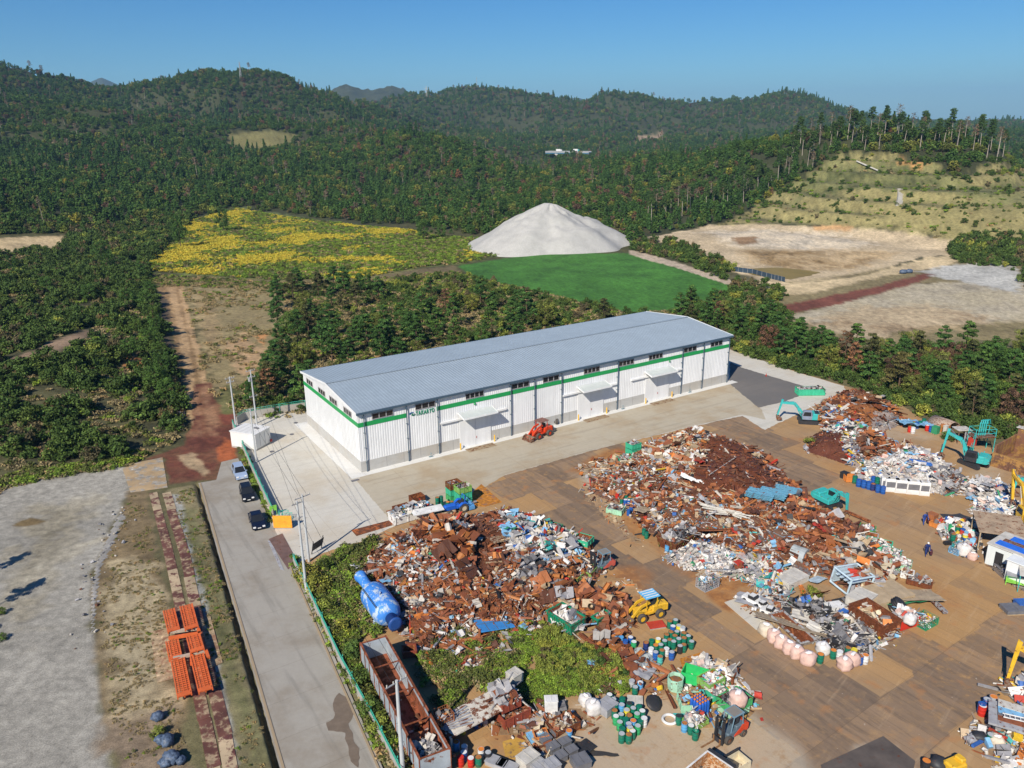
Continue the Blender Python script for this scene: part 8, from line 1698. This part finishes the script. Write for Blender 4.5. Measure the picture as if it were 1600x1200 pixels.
pole((630,1212),9.6, 'concrete pole rising in front of the long trailer', ((9.4,2.1,.2),), r0=.2)
def wire(a, b, sag, label):
    pts = []; n = 18
    for i in range(n+1): t_ = i/n; p = a.lerp(b, t_); p.z -= sag*4*t_*(1-t_); pts.append(p)
    m = MB(); m.tube(pts, .016,4); tag(m.build('overhead_wire', paint('wire_black', (.02,.02,.02))), label, 'overhead wire', 'overhead wires')
T = TIPS
for i, (a, b, n1_) in enumerate([(T[0], T[3], 'the container pole to the right paired pole'),(T[2], T[4], 'the transformer pole to the left paired pole'),(T[1], T[0], 'the far left pole to the container pole'),(T[4], T[5], 'the left paired pole to the nearest pole')]):
    for k, o_ in enumerate((-.5,.5)):
        off = Vector((math.cos(UA)*o_, math.sin(UA)*o_, .1)); wire(a+off, b+off, .55, f'{("left","right")[k]} thin wire running from {n1_}')
m = MB(); 
for x in (-.9,.9): m.cbox((x, 0,1.0),(.08,.08,2.0),0,0,.25)
m.cbox((0,-.1,1.1),(1.9,.05,1.3),0,0,.35); place(m, 'solar_panel', cpaint('dark', 0), G(497,862), UA+.5, 'small dark panel on a white frame near the gate poles', 'panel')
# ---------------------------------------------------------------- blue tank and long open trailer
tk = G(595,962); d = G(622,1010)-G(556,918); rz = math.atan2(d.y, d.x); r = thing('tank', 'big blue bottle shaped tank lying on its side beside the heap', 'tank', (tk.x, tk.y, 0), rz)
TB = paint('tank_blue', (.045,.20,.60),.0,.45,.2,.7); t = NT('flaked_tank_blue'); w = t.coord('Object'); k = t.step(t.noise(w, .75,7,.72),.5,.57); o = t.mix(t.noise(w, 1.3,4),(.035,.17,.55),(.07,.27,.68)); o = t.mix(k, o, t.mix(t.noise(w, 5,4),(.25,.42,.62),(.62,.62,.60))); TB = t.done(o, .5)
def lath_x(prof, zc, n=28):
    m = MB(); vs = []; fs = []
    for x, q in prof: vs += [(x, q*math.cos(2*math.pi*i/n), zc+q*math.sin(2*math.pi*i/n)) for i in range(n)]
    for k in range(len(prof)-1): fs += [(k*n+i, k*n+(i+1) % n, (k+1)*n+(i+1) % n, (k+1)*n+i) for i in range(n)]
    fs += [tuple(range(n-1,-1,-1)), tuple(range((len(prof)-1)*n, len(prof)*n))]; return m.add(vs, fs)
lath_x([(-3.0,.6),(-2.85,1.0),(-2.4,1.38),(-1.8,1.55),(2.0,1.55),(2.6,1.38),(3.0,1.0),(3.15,.6)],1.65).build('shell', TB, r, True)
lath_x([(-6.4,.5),(-6.4,.72),(-6.1,.72),(-6.1,.6),(-4.2,.58),(-2.7,.7)],1.7,18).build('neck', TB, r, True); lath_x([(2.9,.6),(4.4,.66),(4.4,.8),(4.6,.8),(4.6,.5)],1.6,18).build('outlet', paint('tank_outlet_navy', (.02,.07,.25)), r, True)
m = MB(); 
for x in (-1.6,1.6): m.box(x-.2,-1.4,0, x+.2,1.4,.75)
m.build('cradle', TB, r); m = MB()
for j, a0 in enumerate((.55,.7)): m.cyl((-2.0,1.56*math.cos(2.1+a0*.5),1.65+1.56*math.sin(2.1+a0*.5)),(2.2,1.56*math.cos(2.1+a0*.5),1.65+1.56*math.sin(2.1+a0*.5)),.04, n=6)
m.build('pipe_rail', MDARK, r); m = MB(); m.cyl((.6,-.3,3.1),(.6,-.3,3.4),.28,n=12); m.build('hatch', TB, r)
a = G(583,1000,2.9); b = G(652,1128,2.9); b2 = b+(b-a).normalized()*4.2; a.z = b2.z = 0; d = b2-a; L = d.length; r = thing('trailer', 'long open topped grey and rust scrap trailer beside the fence', 'trailer', (a+b2)/2, math.atan2(d.y, d.x)); W_ = 2.6; H0, H1_ = .9,2.9
MT = paint('trailer_grey', (.36,.40,.43),.18,.5,.2,.6); MTR = paint('trailer_rust', (.28,.085,.04),.5,.7,.3,.6)
m = MB()
for sy in (-1,1): m.box(-L/2, sy*W_/2-.04, H0, L/2, sy*W_/2+.04, H1_)
m.box(-L/2,-W_/2+.04, H0,-L/2+.08, W_/2-.04, H1_); m.box(L/2-.08,-W_/2+.04, H0, L/2, W_/2-.04, H1_); m.build('side_wall', MT, r)
m = MB(); m.box(-L/2+.08,-W_/2+.045, H0-.1, L/2-.08, W_/2-.045, H0+.05); m.box(-L*.1, W_/2-.075, H0+.05, L/2-.09, W_/2-.045, H1_-.5); m.build('floor', MTR, r)
m = MB()
for sy in (-1,1): m.box(-L/2-.05, sy*W_/2-.09, H1_, L/2+.05, sy*W_/2+.09, H1_+.12)
for x in (-L/2,-L*.25,0, L*.25, L/2-.1): m.box(x, -W_/2+.09, H1_, x+.1, W_/2-.09, H1_+.1)
for sy in (-1,1):
    for k in range(12): x = -L/2+L*k/11; m.box(x-.05, sy*(W_/2+.075)-.03, H0, x+.05, sy*(W_/2+.075)+.03, H1_)
m.build('frame', MTR, r)
m = MB(); m.box(-L/2+.2,-.5,.6, L/2-.2,.5,.75); m.build('chassis', MDARK, r)
for x in (L*.22, L*.32, L*.42):
    for sy in (-1,1): put_wheel(r, (x, sy*1.05,.5),.5,.3, MDARK)
fill(Vector((r.location.x, r.location.y, 0))+Vector((math.cos(r.rotation_euler.z), math.sin(r.rotation_euler.z),0))*L*.4, r.rotation_euler.z, L*.2, W_-.2,1.6, 'greywire', 'tangled wire filling the near end of the long trailer', 500,.2,.5)
# ---------------------------------------------------------------- left side: steel plate tracks and stacked orange frames
MTRK = paint('plate_track_rust', (.14,.058,.042),.38,.6,.4,.35,(.40,.29,.18)); MTRK2 = paint('plate_track_sandy', (.42,.32,.20),.4,.6,.3,.25,(.14,.05,.045))
def track(cl, w, label, mats, n=6):
    q = [G(*p) for p in cl]
    for i, (a, b) in enumerate(zip(q[:-1], q[1:])):
        d = (b-a).normalized(); nn = Vector((-d.y, d.x, 0)); k = max(1, round((b-a).length/6.1))
        for j in range(k):
            s0 = a.lerp(b, j/k)+d*.03; s1 = a.lerp(b, (j+1)/k)-d*.03; jit = R.uniform(-.06,.06); c = [s0+nn*(w/2+jit), s0-nn*(w/2-jit), s1-nn*(w/2-jit), s1+nn*(w/2+jit)]
            o = sheet('track_plate', [(p.x, p.y) for p in c],.05+R.uniform(0,.012), mats[0] if (i*3+j) % 4 else mats[1], '', 'thing', world=True, thick=.04, cat='steel plate', group='steel plates laid as wheel tracks'); mx = s0.lerp(s1,.5); join_cluster(o, 'brown steel plate', label, P(mx.x, mx.y)[1])
track([(239,770),(262,860),(293,1000),(306,1060),(334,1200),(352,1290)],1.12, 'in the left wheel track', (MTRK, MTRK2)); track([(260,770),(287,860),(318,1000),(330,1060),(352,1150),(376,1290)],1.2, 'in the right wheel track', (MTRK, MTRK2))
sheet('steel_plate', [(190,728),(254,715),(262,762),(204,770)],.06, paint('sand_streaked_plate', (.38,.27,.15),.4,.7,.35,.25,(.36,.33,.28)), 'sandy streaked steel plates at the corner of the gravel lot', 'thing', cat='steel plate', thick=.04)
sheet('steel_plate', [(235,988),(262,983),(275,1060),(246,1068)],.1, paint('brown_swirl_plate', (.24,.13,.075),.6,.6,.35,.35,(.45,.33,.2)), 'big brown steel plates left of the orange frames', 'thing', cat='steel plate', thick=.05); sheet('steel_plate', [(312,966),(329,964),(348,1036),(330,1044)],.1, MATS['brown_swirl_plate'], 'brown steel plate right of the orange frames', 'thing', cat='steel plate', thick=.05)
MOR = paint('frame_orange', (.62,.13,.035),.12,.5,.15,1.2); MOR2 = paint('frame_timber', (.42,.34,.26),.2)
def ramp_frame(p0, p1, w, z, label, name='loading_ramp'):
    a = G(p0[0], p0[1], z); b = G(p1[0], p1[1], z); a.z = b.z = z; d = b-a; L = d.length; r = thing(name, label, 'steel frame', a, math.atan2(d.y, d.x), 'orange slatted frames'); m = MB()
    m.box(0,-w/2,0, L, -w/2+.12,.28); m.box(0, w/2-.12,0, L, w/2,.28); m.box(0,-.05,0, L, .05,.24); m.build('rail', MOR, r); m = MB(); n = int(L/.34)
    for k in range(n+1): x = L*k/n; m.box(max(0, x-.10),-w/2+.12,.17, min(L, x+.10), w/2-.12,.22)
    for y in (-w*.25, w*.25): m.box(0, y-.04,.225, L, y+.04,.27)
    m.build('slat', MOR, r); m = MB(); m.box(L-.5,-w/2+.12,.23, L, w/2-.12,.29); m.build('end_plate', MOR, r)
ramp_frame((264,955),(272,988),1.25,.75,'upper left slatted orange frame of the pile'); ramp_frame((291,948),(300,984),1.4,.95,'upper right slatted orange frame of the pile'); ramp_frame((269,1003),(275,1032),1.3,.6,'middle left slatted orange frame'); ramp_frame((302,995),(309,1020),1.4,.9,'middle right slatted orange frame'); ramp_frame((278,1033),(289,1090),1.35,.5,'lower left slatted orange frame'); ramp_frame((308,1026),(322,1082),1.35,.7,'lower right slatted orange frame')
for i, (p0, p1, k, lab) in enumerate([((263,990),(312,983),'MOR2','upper pale timber across the orange frames'),((264,999),(314,991),'MOR','orange beam across the upper part of the frames'),((271,1031),(320,1020),'MOR2','lower pale timber across the orange frames'),((300,1010),(300,1040),'MOR','short orange beam between the frames'),((310,985),(326,1030),'MOR','long orange side beam right of the frames')]):
    a = G(p0[0], p0[1],.6); b = G(p1[0], p1[1],.6); d = b-a; m = MB(); m.box(0,-.16,0, d.length, .16,.3); place(m, 'timber' if k == 'MOR2' else 'orange_beam', MOR2 if k == 'MOR2' else MOR, a, math.atan2(d.y, d.x), lab, 'beam')
for px, py, s in ((247,1124,.62),(251,1160,.55),(262,1163,.7),(269,1190,.8),(259,1196,.6),(283,1192,.5),(300,636,.0)):
    if s: m = MB(); m.blob((0,0, s*.6),(s, s*.85, s*.7),14,9,.2); join_cluster(place(m, 'wrapped_bundle', paint('blue_grey_sheeting', (.075,.105,.16),0,.5,.6,5), G(px, py), R.random()*6, '', 'bundle', 0,0, True, 'blue grey wrapped bundles'), 'blue grey wrapped bundle', 'among the weeds beside the plate tracks', px)
# ---------------------------------------------------------------- right side: basin, frame tower, sheds
a = G(1547,728); b = G(1640,756); d = b-a; L = d.length*2.2; r = thing('rusty_basin', 'long rust brown steel walled basin at the right edge', 'basin', a, math.atan2(d.y, d.x)); MBAS = paint('basin_rust', (.20,.095,.055),.45,.7,.3,.3,(.34,.19,.06)); W_ = 8.0
m = MB(); m.box(0,0,0, L, .5,2.2); m.build('front_wall', paint('basin_ochre_rust', (.36,.19,.06),.5,.7,.3,.3,(.16,.08,.05)), r); m = MB(); m.box(0,.5,0,.25, W_, 3.4); m.build('end_wall', MBAS, r); m = MB(); m.box(.25, W_-.3,0, L, W_, 4.6); m.build('back_wall', MBAS, r); m = MB(); m.box(.25,.5,.02, L, W_-.3,.5); m.build('floor', MBAS, r); m = MB()
for k in range(14): m.box(L*k/14, W_-.5,4.6, L*(k+.86)/14, W_+.6,4.7)
m.build('coping', cpaint('off', .3), r)
p = G(1530,704); r = thing('steel_frame_tower', 'teal railed platform with hooped pipes beside the rusty basin', 'platform', p, UA-.5); m = MB(); m.box(-1.8,-1.0,2.6,1.8,1.0,2.72); m.build('deck', MSTEEL, r)
for x in (-1.7,1.7):
    for y in (-.9,.9): m = MB(); m.cyl((x, y, 0),(x, y, 4.0),.07, n=6); m.build('leg', TEAL, r)
m = MB()
for z in (3.3,4.0): m.tube([(-1.7,-.9,z),(1.7,-.9,z),(1.7,.9,z),(-1.7,.9,z),(-1.7,-.9,z)],.045)
m.build('railing', TEAL, r); m = MB()
for k in range(4): m.tube([(-.6+.35*k,0,2.7),(-.6+.35*k,0,4.6),(-.2+.35*k,.4,5.1),(.5+.35*k,.9,5.0),(.9+.35*k,1.2,4.2)],.1,8)
m.build('hooped_pipe', TEAL, r); m = MB()
for y in (-1.2,-.8): m.cyl((-2.3, y, 0),(-1.8, y, 3.2),.04, n=5)
for k in range(8): m.cyl((-2.3+.07*k, -1.2,.3+.38*k),(-2.3+.07*k, -.8,.3+.38*k),.03, n=4)
m.build('ladder', TEAL, r)
p = G(1500,690); r = thing('hut', 'narrow open fronted hut of rusty posts by the trees', 'hut', p, UA-.5)
for x in (-1,1):
    for y in (-.8,.8): m = MB(); m.box(x-.06, y-.06,0, x+.06, y+.06,2.3); m.build('post', MSTEEL, r)
m = MB(); m.box(-1.2,-1,2.3,1.2,1,2.4); m.build('roof', cpaint('off', .2), r); m = MB(); m.box(0,-.95,0,1.0,-.87,2.1); m.build('wall', cpaint('grey', .1), r)
def shed(p0, p1, w, h, label, wall, roofc, roofrise=.0, doors=()):
    a = G(*p0); b = G(*p1); d = b-a; L = d.length; r = thing('shed', label, 'shed', a, math.atan2(d.y, d.x)); m = MB(); m.bbox((L/2, w/2, h/2),(L, w, h),.04); m.build('wall', wall, r); m = MB(); m.bbox((L/2, w/2, h+.06+roofrise),(L+.25, w+.25,.1),.02); rf_ = m.build('roof', roofc, r)
    for x0, x1, z1, mt, nm in doors: m = MB(); m.box(x0,-.04,.1, x1,-.005, z1); m.build(nm, mt, r)
    return r, rf_, L
wc = clad('site_cabin_white', (.68,.72,.70),.5)
s1, rf1, L1 = shed((1538,880),(1600,905),4.5,2.7, 'white site cabin roofed with blue tarps at the right edge', wc, cpaint('off', .15),0, [(1.0,1.9,2.1, cpaint('dark', 0), 'door'),(3.2,4.0,1.7, paint('dull_maroon', (.2,.04,.05)), 'door')])
for k, (x0, y0, key) in enumerate(((.6,.5,'blue'),(1.3,2.7,'blue'))): m = MB(); m.bbox((x0+2.2, y0+.7,2.83),(4.6,1.3,.06),.02); m.build('tarp', paint('vivid_blue_tarp', (.03,.15,.62),0,.45), rf1)
m = MB(); m.bbox((3.2,2.25,2.86),(4.8,.7,.1),.02); m.build('tarp', MSTEEL, rf1)
shed((1568,905),(1630,930),4.6,2.6, 'white container with a brown hatch in its roof at the right edge', clad('container_white', (.74,.76,.75),.45), MATS['container_white'])[1]; rr_ = list(col.objects)[-1]; m = MB(); m.box(1.2,1.6,2.73,2.6,2.4,2.76); m.build('hatch', cpaint('brown', .3), rr_)
a = G(1525,858); r = thing('lean_to', 'open lean to with a brown plank roof behind the white cabin', 'lean-to', a, UA-D(60)+.15); m = MB(); m.add([(0,0,2.5),(5.5,0,2.5),(5.5,5,3.0),(0,5,3.0),(0,0,2.4),(5.5,0,2.4),(5.5,5,2.9),(0,5,2.9)],[(0,1,2,3),(7,6,5,4),(0,4,5,1),(1,5,6,2),(2,6,7,3),(3,7,4,0)]); m.build('roof', paint('brown_plank_roof', (.34,.25,.17),.25,.8,.3,.8), r)
for x in (.2,5.3):
    for y in (.2,4.8): m = MB(); m.box(x-.07, y-.07,0, x+.07, y+.07,2.4+.1*y); m.build('post', cpaint('tan', .1), r)
a = G(1571,913); r = thing('steel_rack', 'pale green two shelf rack loaded with grey cases at the right', 'rack', a, UA-D(60)); 
for x in (0,3.0):
    for y in (0,1.2): m = MB(); m.box(x-.04, y-.04,0, x+.04, y+.04,1.2); m.build('leg', cpaint('lime', 0), r)
for z in (.35,1.2): m = MB(); m.box(-.05,-.05,z,3.05,1.25,z+.06); m.build('shelf', cpaint('grey', .1) if z > 1 else cpaint('lime', 0), r)
r = thing('awning', 'awning of blue and white sheet on a pale pole beside the container', 'awning', G(1588,925), UA-D(60)); m = MB(); m.add([(0,0,2.2),(3.5,0,2.2),(3.5,3,2.7),(0,3,2.7),(0,0,2.15),(3.5,0,2.15),(3.5,3,2.65),(0,3,2.65)],[(0,1,2,3),(7,6,5,4),(0,4,5,1),(1,5,6,2),(2,6,7,3),(3,7,4,0)]); m.build('sheet', cpaint('off', 0), r)
for x, y in ((.1,.1),(3.4,.1),(.1,2.9),(3.4,2.9)): m = MB(); m.cyl((x, y, 0),(x, y, 2.15+y*.16),.05, n=6); m.build('pole', TEAL, r)
crate(1585,955,2.6,1.6,.35,'dgrey',-30,'dark grey crate of blue sheets at the right edge below the rack',cat='crate'); crate(1598,948,1.6,1.2,.5,'blue',-30,'blue tarp covered box at the right edge below the rack',cat='box',name='box')
# flatbed of sheet metal and a ladder, bottom right
a = G(1540,1150); r = thing('flatbed', 'raised flatbed stacked with grey sheets at the bottom right', 'flatbed', a, UA-D(62)); m = MB(); m.box(0,0,1.3,9,3.4,1.5); m.build('deck', cpaint('grey', .25), r)
for x in (.5,4.5,8.5):
    for y in (.3,3.1): m = MB(); m.box(x-.1, y-.1,0, x+.1, y+.1,1.3); m.build('leg', MDARK, r)
for k in range(5): place(MB().box(-3.6,-.5,0,3.6,.5,.05), 'metal_sheet', cpaint(('grey','rust','dgrey','lblue','off')[k],.2), a+Matrix.Rotation(UA-D(62),3, 'Z') @ Vector((4.3,.55+.55*k, 1.52+.06*k)), UA-D(62)+R.uniform(-.06,.06), f'{("front","second","middle","fourth","rear")[k]} long sheet stacked on the flatbed at the bottom right', 'metal sheet')
m = MB()
for y in (-.25,.25): m.box(-3, y-.03,0,3, y+.03,.08)
for k in range(15): m.box(-2.9+.4*k, -.22,.02,-2.84+.4*k, .22,.06)
place(m, 'ladder', cpaint('white', 0), a+Matrix.Rotation(UA-D(62),3, 'Z') @ Vector((4.0,1.3,1.95)), UA-D(62)+.12, 'white ladder lying on the stacked sheets of the flatbed', 'ladder')
m = MB(); m.tube([(-.6,0,.1),(-.2,.1,.7),(.3,-.1,.5),(.7,.1,.1),(.1,.3,.15)],.05); m.tube([(-.8,.3,.3),(0,.2,.8),(.6,.5,.3)],.04); m.blob((0,0,.35),(.6,.5,.35),8,5,.35); place(m, 'scrap_machine', cpaint('grey', .3), G(1515,1160),1.0, 'grey bicycle like tangle of parts at the bottom right', 'scrap machine')
m = MB(); m.blob((0,0,.45),(.7,.6,.45),10,6,.2); place(m, 'hose_coil', MDARK, G(1529,1158),0, 'round black coil bundle beside the green drum at the bottom right', 'coil', 0,0, True)
m = MB(); m.blob((0,0,.5),(.8,.7,.5),10,6,.2); place(m, 'rubble_sack', MDARK, G(1465,1200),0, 'black sack at the bottom edge of the yard', 'sack', 0,0, True); m = MB(); m.bbox((0,0,.6),(1.6,1.2,1.0),.15); m.bbox((.5,0,1.2),(.6,.8,.4),.1); place(m, 'compressor', MYEL, G(1490,1206),.4, 'yellow machine housing at the bottom edge of the yard', 'compressor')
# white truck bed at the bottom
a = G(1040,1222,1.5); b = G(1094,1178,1.5); a.z = b.z = 0; d = b-a; L = d.length+1.0; r = thing('truck_bed', 'white open truck bed with rusty inside at the bottom edge', 'truck bed', a.lerp(b, .5)+Vector((1.1,-1.1,0)), math.atan2(d.y, d.x)); m = MB(); open_box(m, L, 2.6,1.0,.16,.1,.7); o = m.build('shell', [cpaint('white', .1), paint('flaking_rust_white', (.52,.40,.27),.55,.7,.3,1.5,(.38,.16,.05))], r)
for i in range(9,14): o.data.polygons[i].material_index = 1
for x in (-L*.3, L*.3):
    for sy in (-1.05,1.05): put_wheel(r, (x, sy, .42),.42,.26, MDARK)
m = MB(); m.box(L/2,-1.3,.5, L/2+.35,1.3,1.75); m.build('tailboard', MDARK, r)
p = G(1150,1200); r = thing('cream_box', 'cream open box with a dark edge at the bottom right of the truck bed', 'box', p, UA); m = MB(); open_box(m, 2.0,1.4,.8); m.build('shell', cpaint('cream', .15), r); m = MB(); m.box(-1.05,.72,0,1.05,.85,1.0); m.build('back_board', MDARK, r)
# traffic cones and small litter
for px, py, w in ((1197,588,'on the concrete beyond the warehouse'),(955,716,'beside the back left bins'),(983,712,'beside the back left bins')):
    p = G(px, py); m = MB(); m.box(-.2,-.2,0,.2,.2,.04); m.lathe([(.16,.04),(.03,.7)],10); join_cluster(place(m, 'traffic_cone', cpaint('red', 0), p, 0, '', 'traffic cone', group='traffic cones'), 'red traffic cone', w, px)
# ---------------------------------------------------------------- people
M_SKIN = paint('skin', (.50,.30,.20)); 
def person(p, rz, label, coat, head, stride=.25, bend=.1, cap=None, carry=None):
    r = thing('person', label, 'person', p, rz, 'yard workers'); me = bpy.data.meshes.new('body'); b = bend
    J = {'hip': (0,0,.92), 'chest': (b*.35,0,1.28), 'neck': (b*.55,0,1.48), 'head': (b*.7,0,1.60), 'top': (b*.75,0,1.72)}
    pts = [J['hip'], J['chest'], J['neck'], J['head'], J['top']]; rad = [(.17,.15),(.19,.15),(.07,.07),(.105,.1),(.09,.085)]; ed = [(0,1),(1,2),(2,3),(3,4)]
    def chain(s, ps, rs):
        i0 = s
        for q, rr in zip(ps, rs): pts.append(q); rad.append((rr, rr)); ed.append((i0, len(pts)-1)); i0 = len(pts)-1
    for sy, st in ((-1, stride),(1,-stride)):
        chain(0, [(0,sy*.1,.86),(st*.55+.05,sy*.11,.48),(st-(.05 if st < 0 else 0),sy*.11,.09),(st+.16,sy*.12,.04)],[.11,.075,.05,.045])
        chain(1, [(b*.4,sy*.2,1.38),(b*.3-st*.5,sy*.26,1.1),(b*.3-st*.8+.12,sy*.25,.88),(b*.3-st*.8+.18,sy*.24,.80)],[.07,.05,.038,.04])
    me.from_pydata(pts, ed, []); me.update(); o = bpy.data.objects.new('body', me); col.objects.link(o); md = o.modifiers.new('skin', 'SKIN'); 
    for i, rr in enumerate(rad): me.skin_vertices[0].data[i].radius = rr if hasattr(rr, '__len__') else (rr, rr)
    me.skin_vertices[0].data[0].use_root = True; o.modifiers.new('sub', 'SUBSURF').levels = 1; o.modifiers['sub'].render_levels = 1
    dg = bpy.context.evaluated_depsgraph_get(); nm = bpy.data.meshes.new_from_object(o.evaluated_get(dg)); bpy.data.objects.remove(o); nm.materials.clear(); nm.materials.append(coat); nm.materials.append(M_SKIN); nm.materials.append(MDARK)
    for f in nm.polygons:
        z = f.center.z; f.use_smooth = True; f.material_index = 1 if z > 1.5 or (abs(f.center.y) > .2 and z < .86) else (2 if z < .1 else 0)
    o = bpy.data.objects.new('body', nm); col.objects.link(o); o.parent = r; hx = J['head'][0]; m = MB(); m.blob((hx, 0,1.68),(.135,.125,.1),10,6,0); m.box(hx+.05,-.09,1.64, hx+.2,.09,1.66); m.build('helmet' if cap else 'hair', cap or MDARK, r, True)
    m = MB(); m.blob((hx+.1,0,1.585),(.02,.015,.025),6,4,0); m.blob((hx+.095,-.035,1.615),(.012,.014,.01),6,4,0); m.blob((hx+.095,.035,1.615),(.012,.014,.01),6,4,0); m.build('face', M_SKIN, r)
    if carry: m = MB(); m.bbox((.15,.42,.6),(.45,.25,.5),.05); m.build('bag', carry, r)
    return r
person(G(1443,819), VA-.6, 'worker in a blue jacket bending beside an open bin', paint('work_blue', (.03,.07,.28)),0,.22,.5, None, paint('maroon_sack', (.07,.02,.03))).scale = (1.12,)*3
person(G(1447,868), VA-.9, 'worker in navy overalls with a white helmet walking in the lane', paint('navy_overalls', (.015,.03,.13)),0,.3,.25, cpaint('white', 0), MATS['maroon_sack']).scale = (1.12,)*3
crate(1455,816,1.2,1.1,1.1,'rust2',0,'rusty cone mouthed drum beside the worker in blue',cat='drum',name='rusty_tub')
# ---------------------------------------------------------------- far things
def pond():
    t = NT('pond_water'); t.b.inputs['Specular IOR Level'].default_value = .1; n = t.noise(t.coord('Object'),.12,3); w_ = t.done(t.mix(n, (.17,.13,.03),(.30,.21,.06)),.4)
    sheet('water', [G(*p, .6)[:2] for p in [(1152,421),(1180,419),(1215,418),(1250,421),(1283,426),(1262,431),(1236,436),(1205,434),(1175,429)]],.6, w_, world=True, rough=.8)
pond()
sheet('water', [(250,500),(258,505),(264,540),(272,575),(276,612),(268,612),(262,580),(254,545),(246,520)],.10, paint('ditch_water', (.03,.05,.10),0,.08), rough=.7)
z0 = float(tz(*GT(1180,428)[:2])); q = [GT(1146,424), GT(1175,428), GT(1205,436), GT(1226,441)]; r = thing('silt_fence', 'low dark blue sheet fence along the edge of the pond', 'fence', (0,0,0))
m = MB()
for a, b in zip(q[:-1], q[1:]):
    m.add([(a.x,a.y,a.z-.5),(b.x,b.y,b.z-.5),(b.x,b.y,b.z+1.6),(a.x,a.y,a.z+1.6),(a.x+.1,a.y+.25,a.z-.5),(b.x+.1,b.y+.25,b.z-.5),(b.x+.1,b.y+.25,b.z+1.6),(a.x+.1,a.y+.25,a.z+1.6)],[(0,1,2,3),(7,6,5,4),(0,4,5,1),(1,5,6,2),(2,6,7,3),(3,7,4,0)])
m.build('sheeting', paint('silt_fence_blue', (.035,.06,.09)), r)
for a, b in zip(q[:-1], q[1:]):
    for k in range(4): p = a.lerp(b, k/4); mm = MB(); mm.cyl((p.x, p.y-.1, p.z-.5),(p.x, p.y-.1, p.z+1.7),.05, n=5); mm.build('post', cpaint('grey', 0), r)
# highway bridge far off between the hills
a = Vector(ring([(858,237,1180)])[[0,1,2],0]); A = Vector((math.sin(a[0])*1180, math.cos(a[0])*1180, a[2])); a = ring([(918,237,1150)])[:,0]; B_ = Vector((math.sin(a[0])*1150, math.cos(a[0])*1150, a[2])); d = B_-A; L = d.length; r = thing('highway_bridge', 'pale highway bridge crossing the gap between the wooded hills', 'bridge', A, math.atan2(d.y, d.x)); m = MB(); m.box(-4,-4,-1.2,L+4,4,.2); m.build('deck', cpaint((.25,.32,.37),0), r); m = MB(); m.box(-4,-4.2,.2,L+4,-4,1.1); m.box(-4,4,.2,L+4,4.2,1.1); m.build('parapet', cpaint('grey', 0), r); m = MB(); m.box(-4,-3.6,-2.6,L+4,-3.2,-1.2); m.build('girder', paint('bridge_blue', (.06,.16,.26)), r)
for x in (L*.22, L*.72): m = MB(); m.box(x-1.3,-2.5,-26,x+1.3,2.5,-1.2); m.box(x-2.2,-3.6,-4,x+2.2,3.6,-2.6); m.build('pier', cpaint('off', 0), r)
p = A.lerp(B_, .3); rz = math.atan2(d.y, d.x)
for k, (f_, c, lab) in enumerate(((.25,'white','white lorry crossing the left part of the far bridge'),(.7,'teal','pale teal and white lorry crossing the right part of the far bridge'))):
    p = A.lerp(B_, f_); v_ = thing('lorry', lab, 'lorry', p+Vector((0,0,.25)), rz); m = MB(); m.bbox((0,0,2.0),(7,2.4,2.6),.1); m.build('box', cpaint('white', 0), v_); m = MB(); m.bbox((4.6,0,1.5),(1.8,2.3,2.2),.2); m.build('cab', cpaint(c, 0), v_); m = MB(); m.box(-3.4,-1.1,.3,5.3,1.1,.7); m.build('chassis', MDARK, v_)
def pylon(px, py, h, r_, label, lattice=True):
    a, dy, dz = ray(px, py); th = math.atan2(a, dy); x, y = math.sin(th)*r_, math.cos(th)*r_; z = float(tz(x, y)); r = thing('mast', label, 'mast', (x, y, z)); m = MB()
    for sx, sy in ((-1,-1),(1,-1),(1,1),(-1,1)): m.cyl((sx*h*.06, sy*h*.06,-3),(sx*.3, sy*.3, h),.35 if lattice else .22, n=4)
    for k in range(6): z_ = h*k/6; w_ = h*.06*(1-k/6); m.tube([(-w_,-w_,z_),(w_,-w_,z_+h/6),(w_,w_,z_),(-w_,w_,z_+h/6),(-w_,-w_,z_)],.2,4)
    m.build('lattice', cpaint('off' if lattice else 'grey', 0), r)
    if lattice: m = MB(); [m.cbox((0,0, h*q),(h*.3,.5,.5)) for q in (.7,.85)]; m.build('crossarm', cpaint('off', 0), r)
pylon(374,100,26,1440, 'thin mast on the highest crest of the left hill', False); pylon(745,140,34,2300, 'faint thin mast on the crest of the far middle ridge', False); pylon(667,160,38,2150, 'pale lattice pylon on the flank of the far middle ridge')
# drainage steps and pipe on the terraces
q = [GT(1406,296), GT(1407,306), GT(1406,314), GT(1403,324)]; m = MB()
for a, b in zip(q[:-1], q[1:]):
    for k in range(6): p = a.lerp(b, k/6); m.cbox((p.x, p.y, p.z+.15),(2.6,1.2,.5))
tag(m.build('drain_steps', M_WALLC), 'pale stepped drain running down the middle of the terraces', 'drain steps')
a = GT(1338,257); b = GT(1372,270); m = MB(); m.cyl(a+Vector((0,0,1)), b+Vector((0,0,1)),.4, n=8); tag(m.build('log', cpaint('off', 0)), 'pale fallen trunk lying across the upper terraces', 'log')
# dark bundles at the lane
for px, py in ((1411,428),(1420,427)):
    p = GT(px, py); m = MB(); m.blob((0,0,.7),(1.3,.9,.8),10,6,.15); join_cluster(place(m, 'wrapped_bundle', MATS['blue_grey_sheeting'], p, 0, '', 'bundle', 0,0, True), 'dark blue wrapped bundle', 'beside the red brown road', px)
label_clusters()
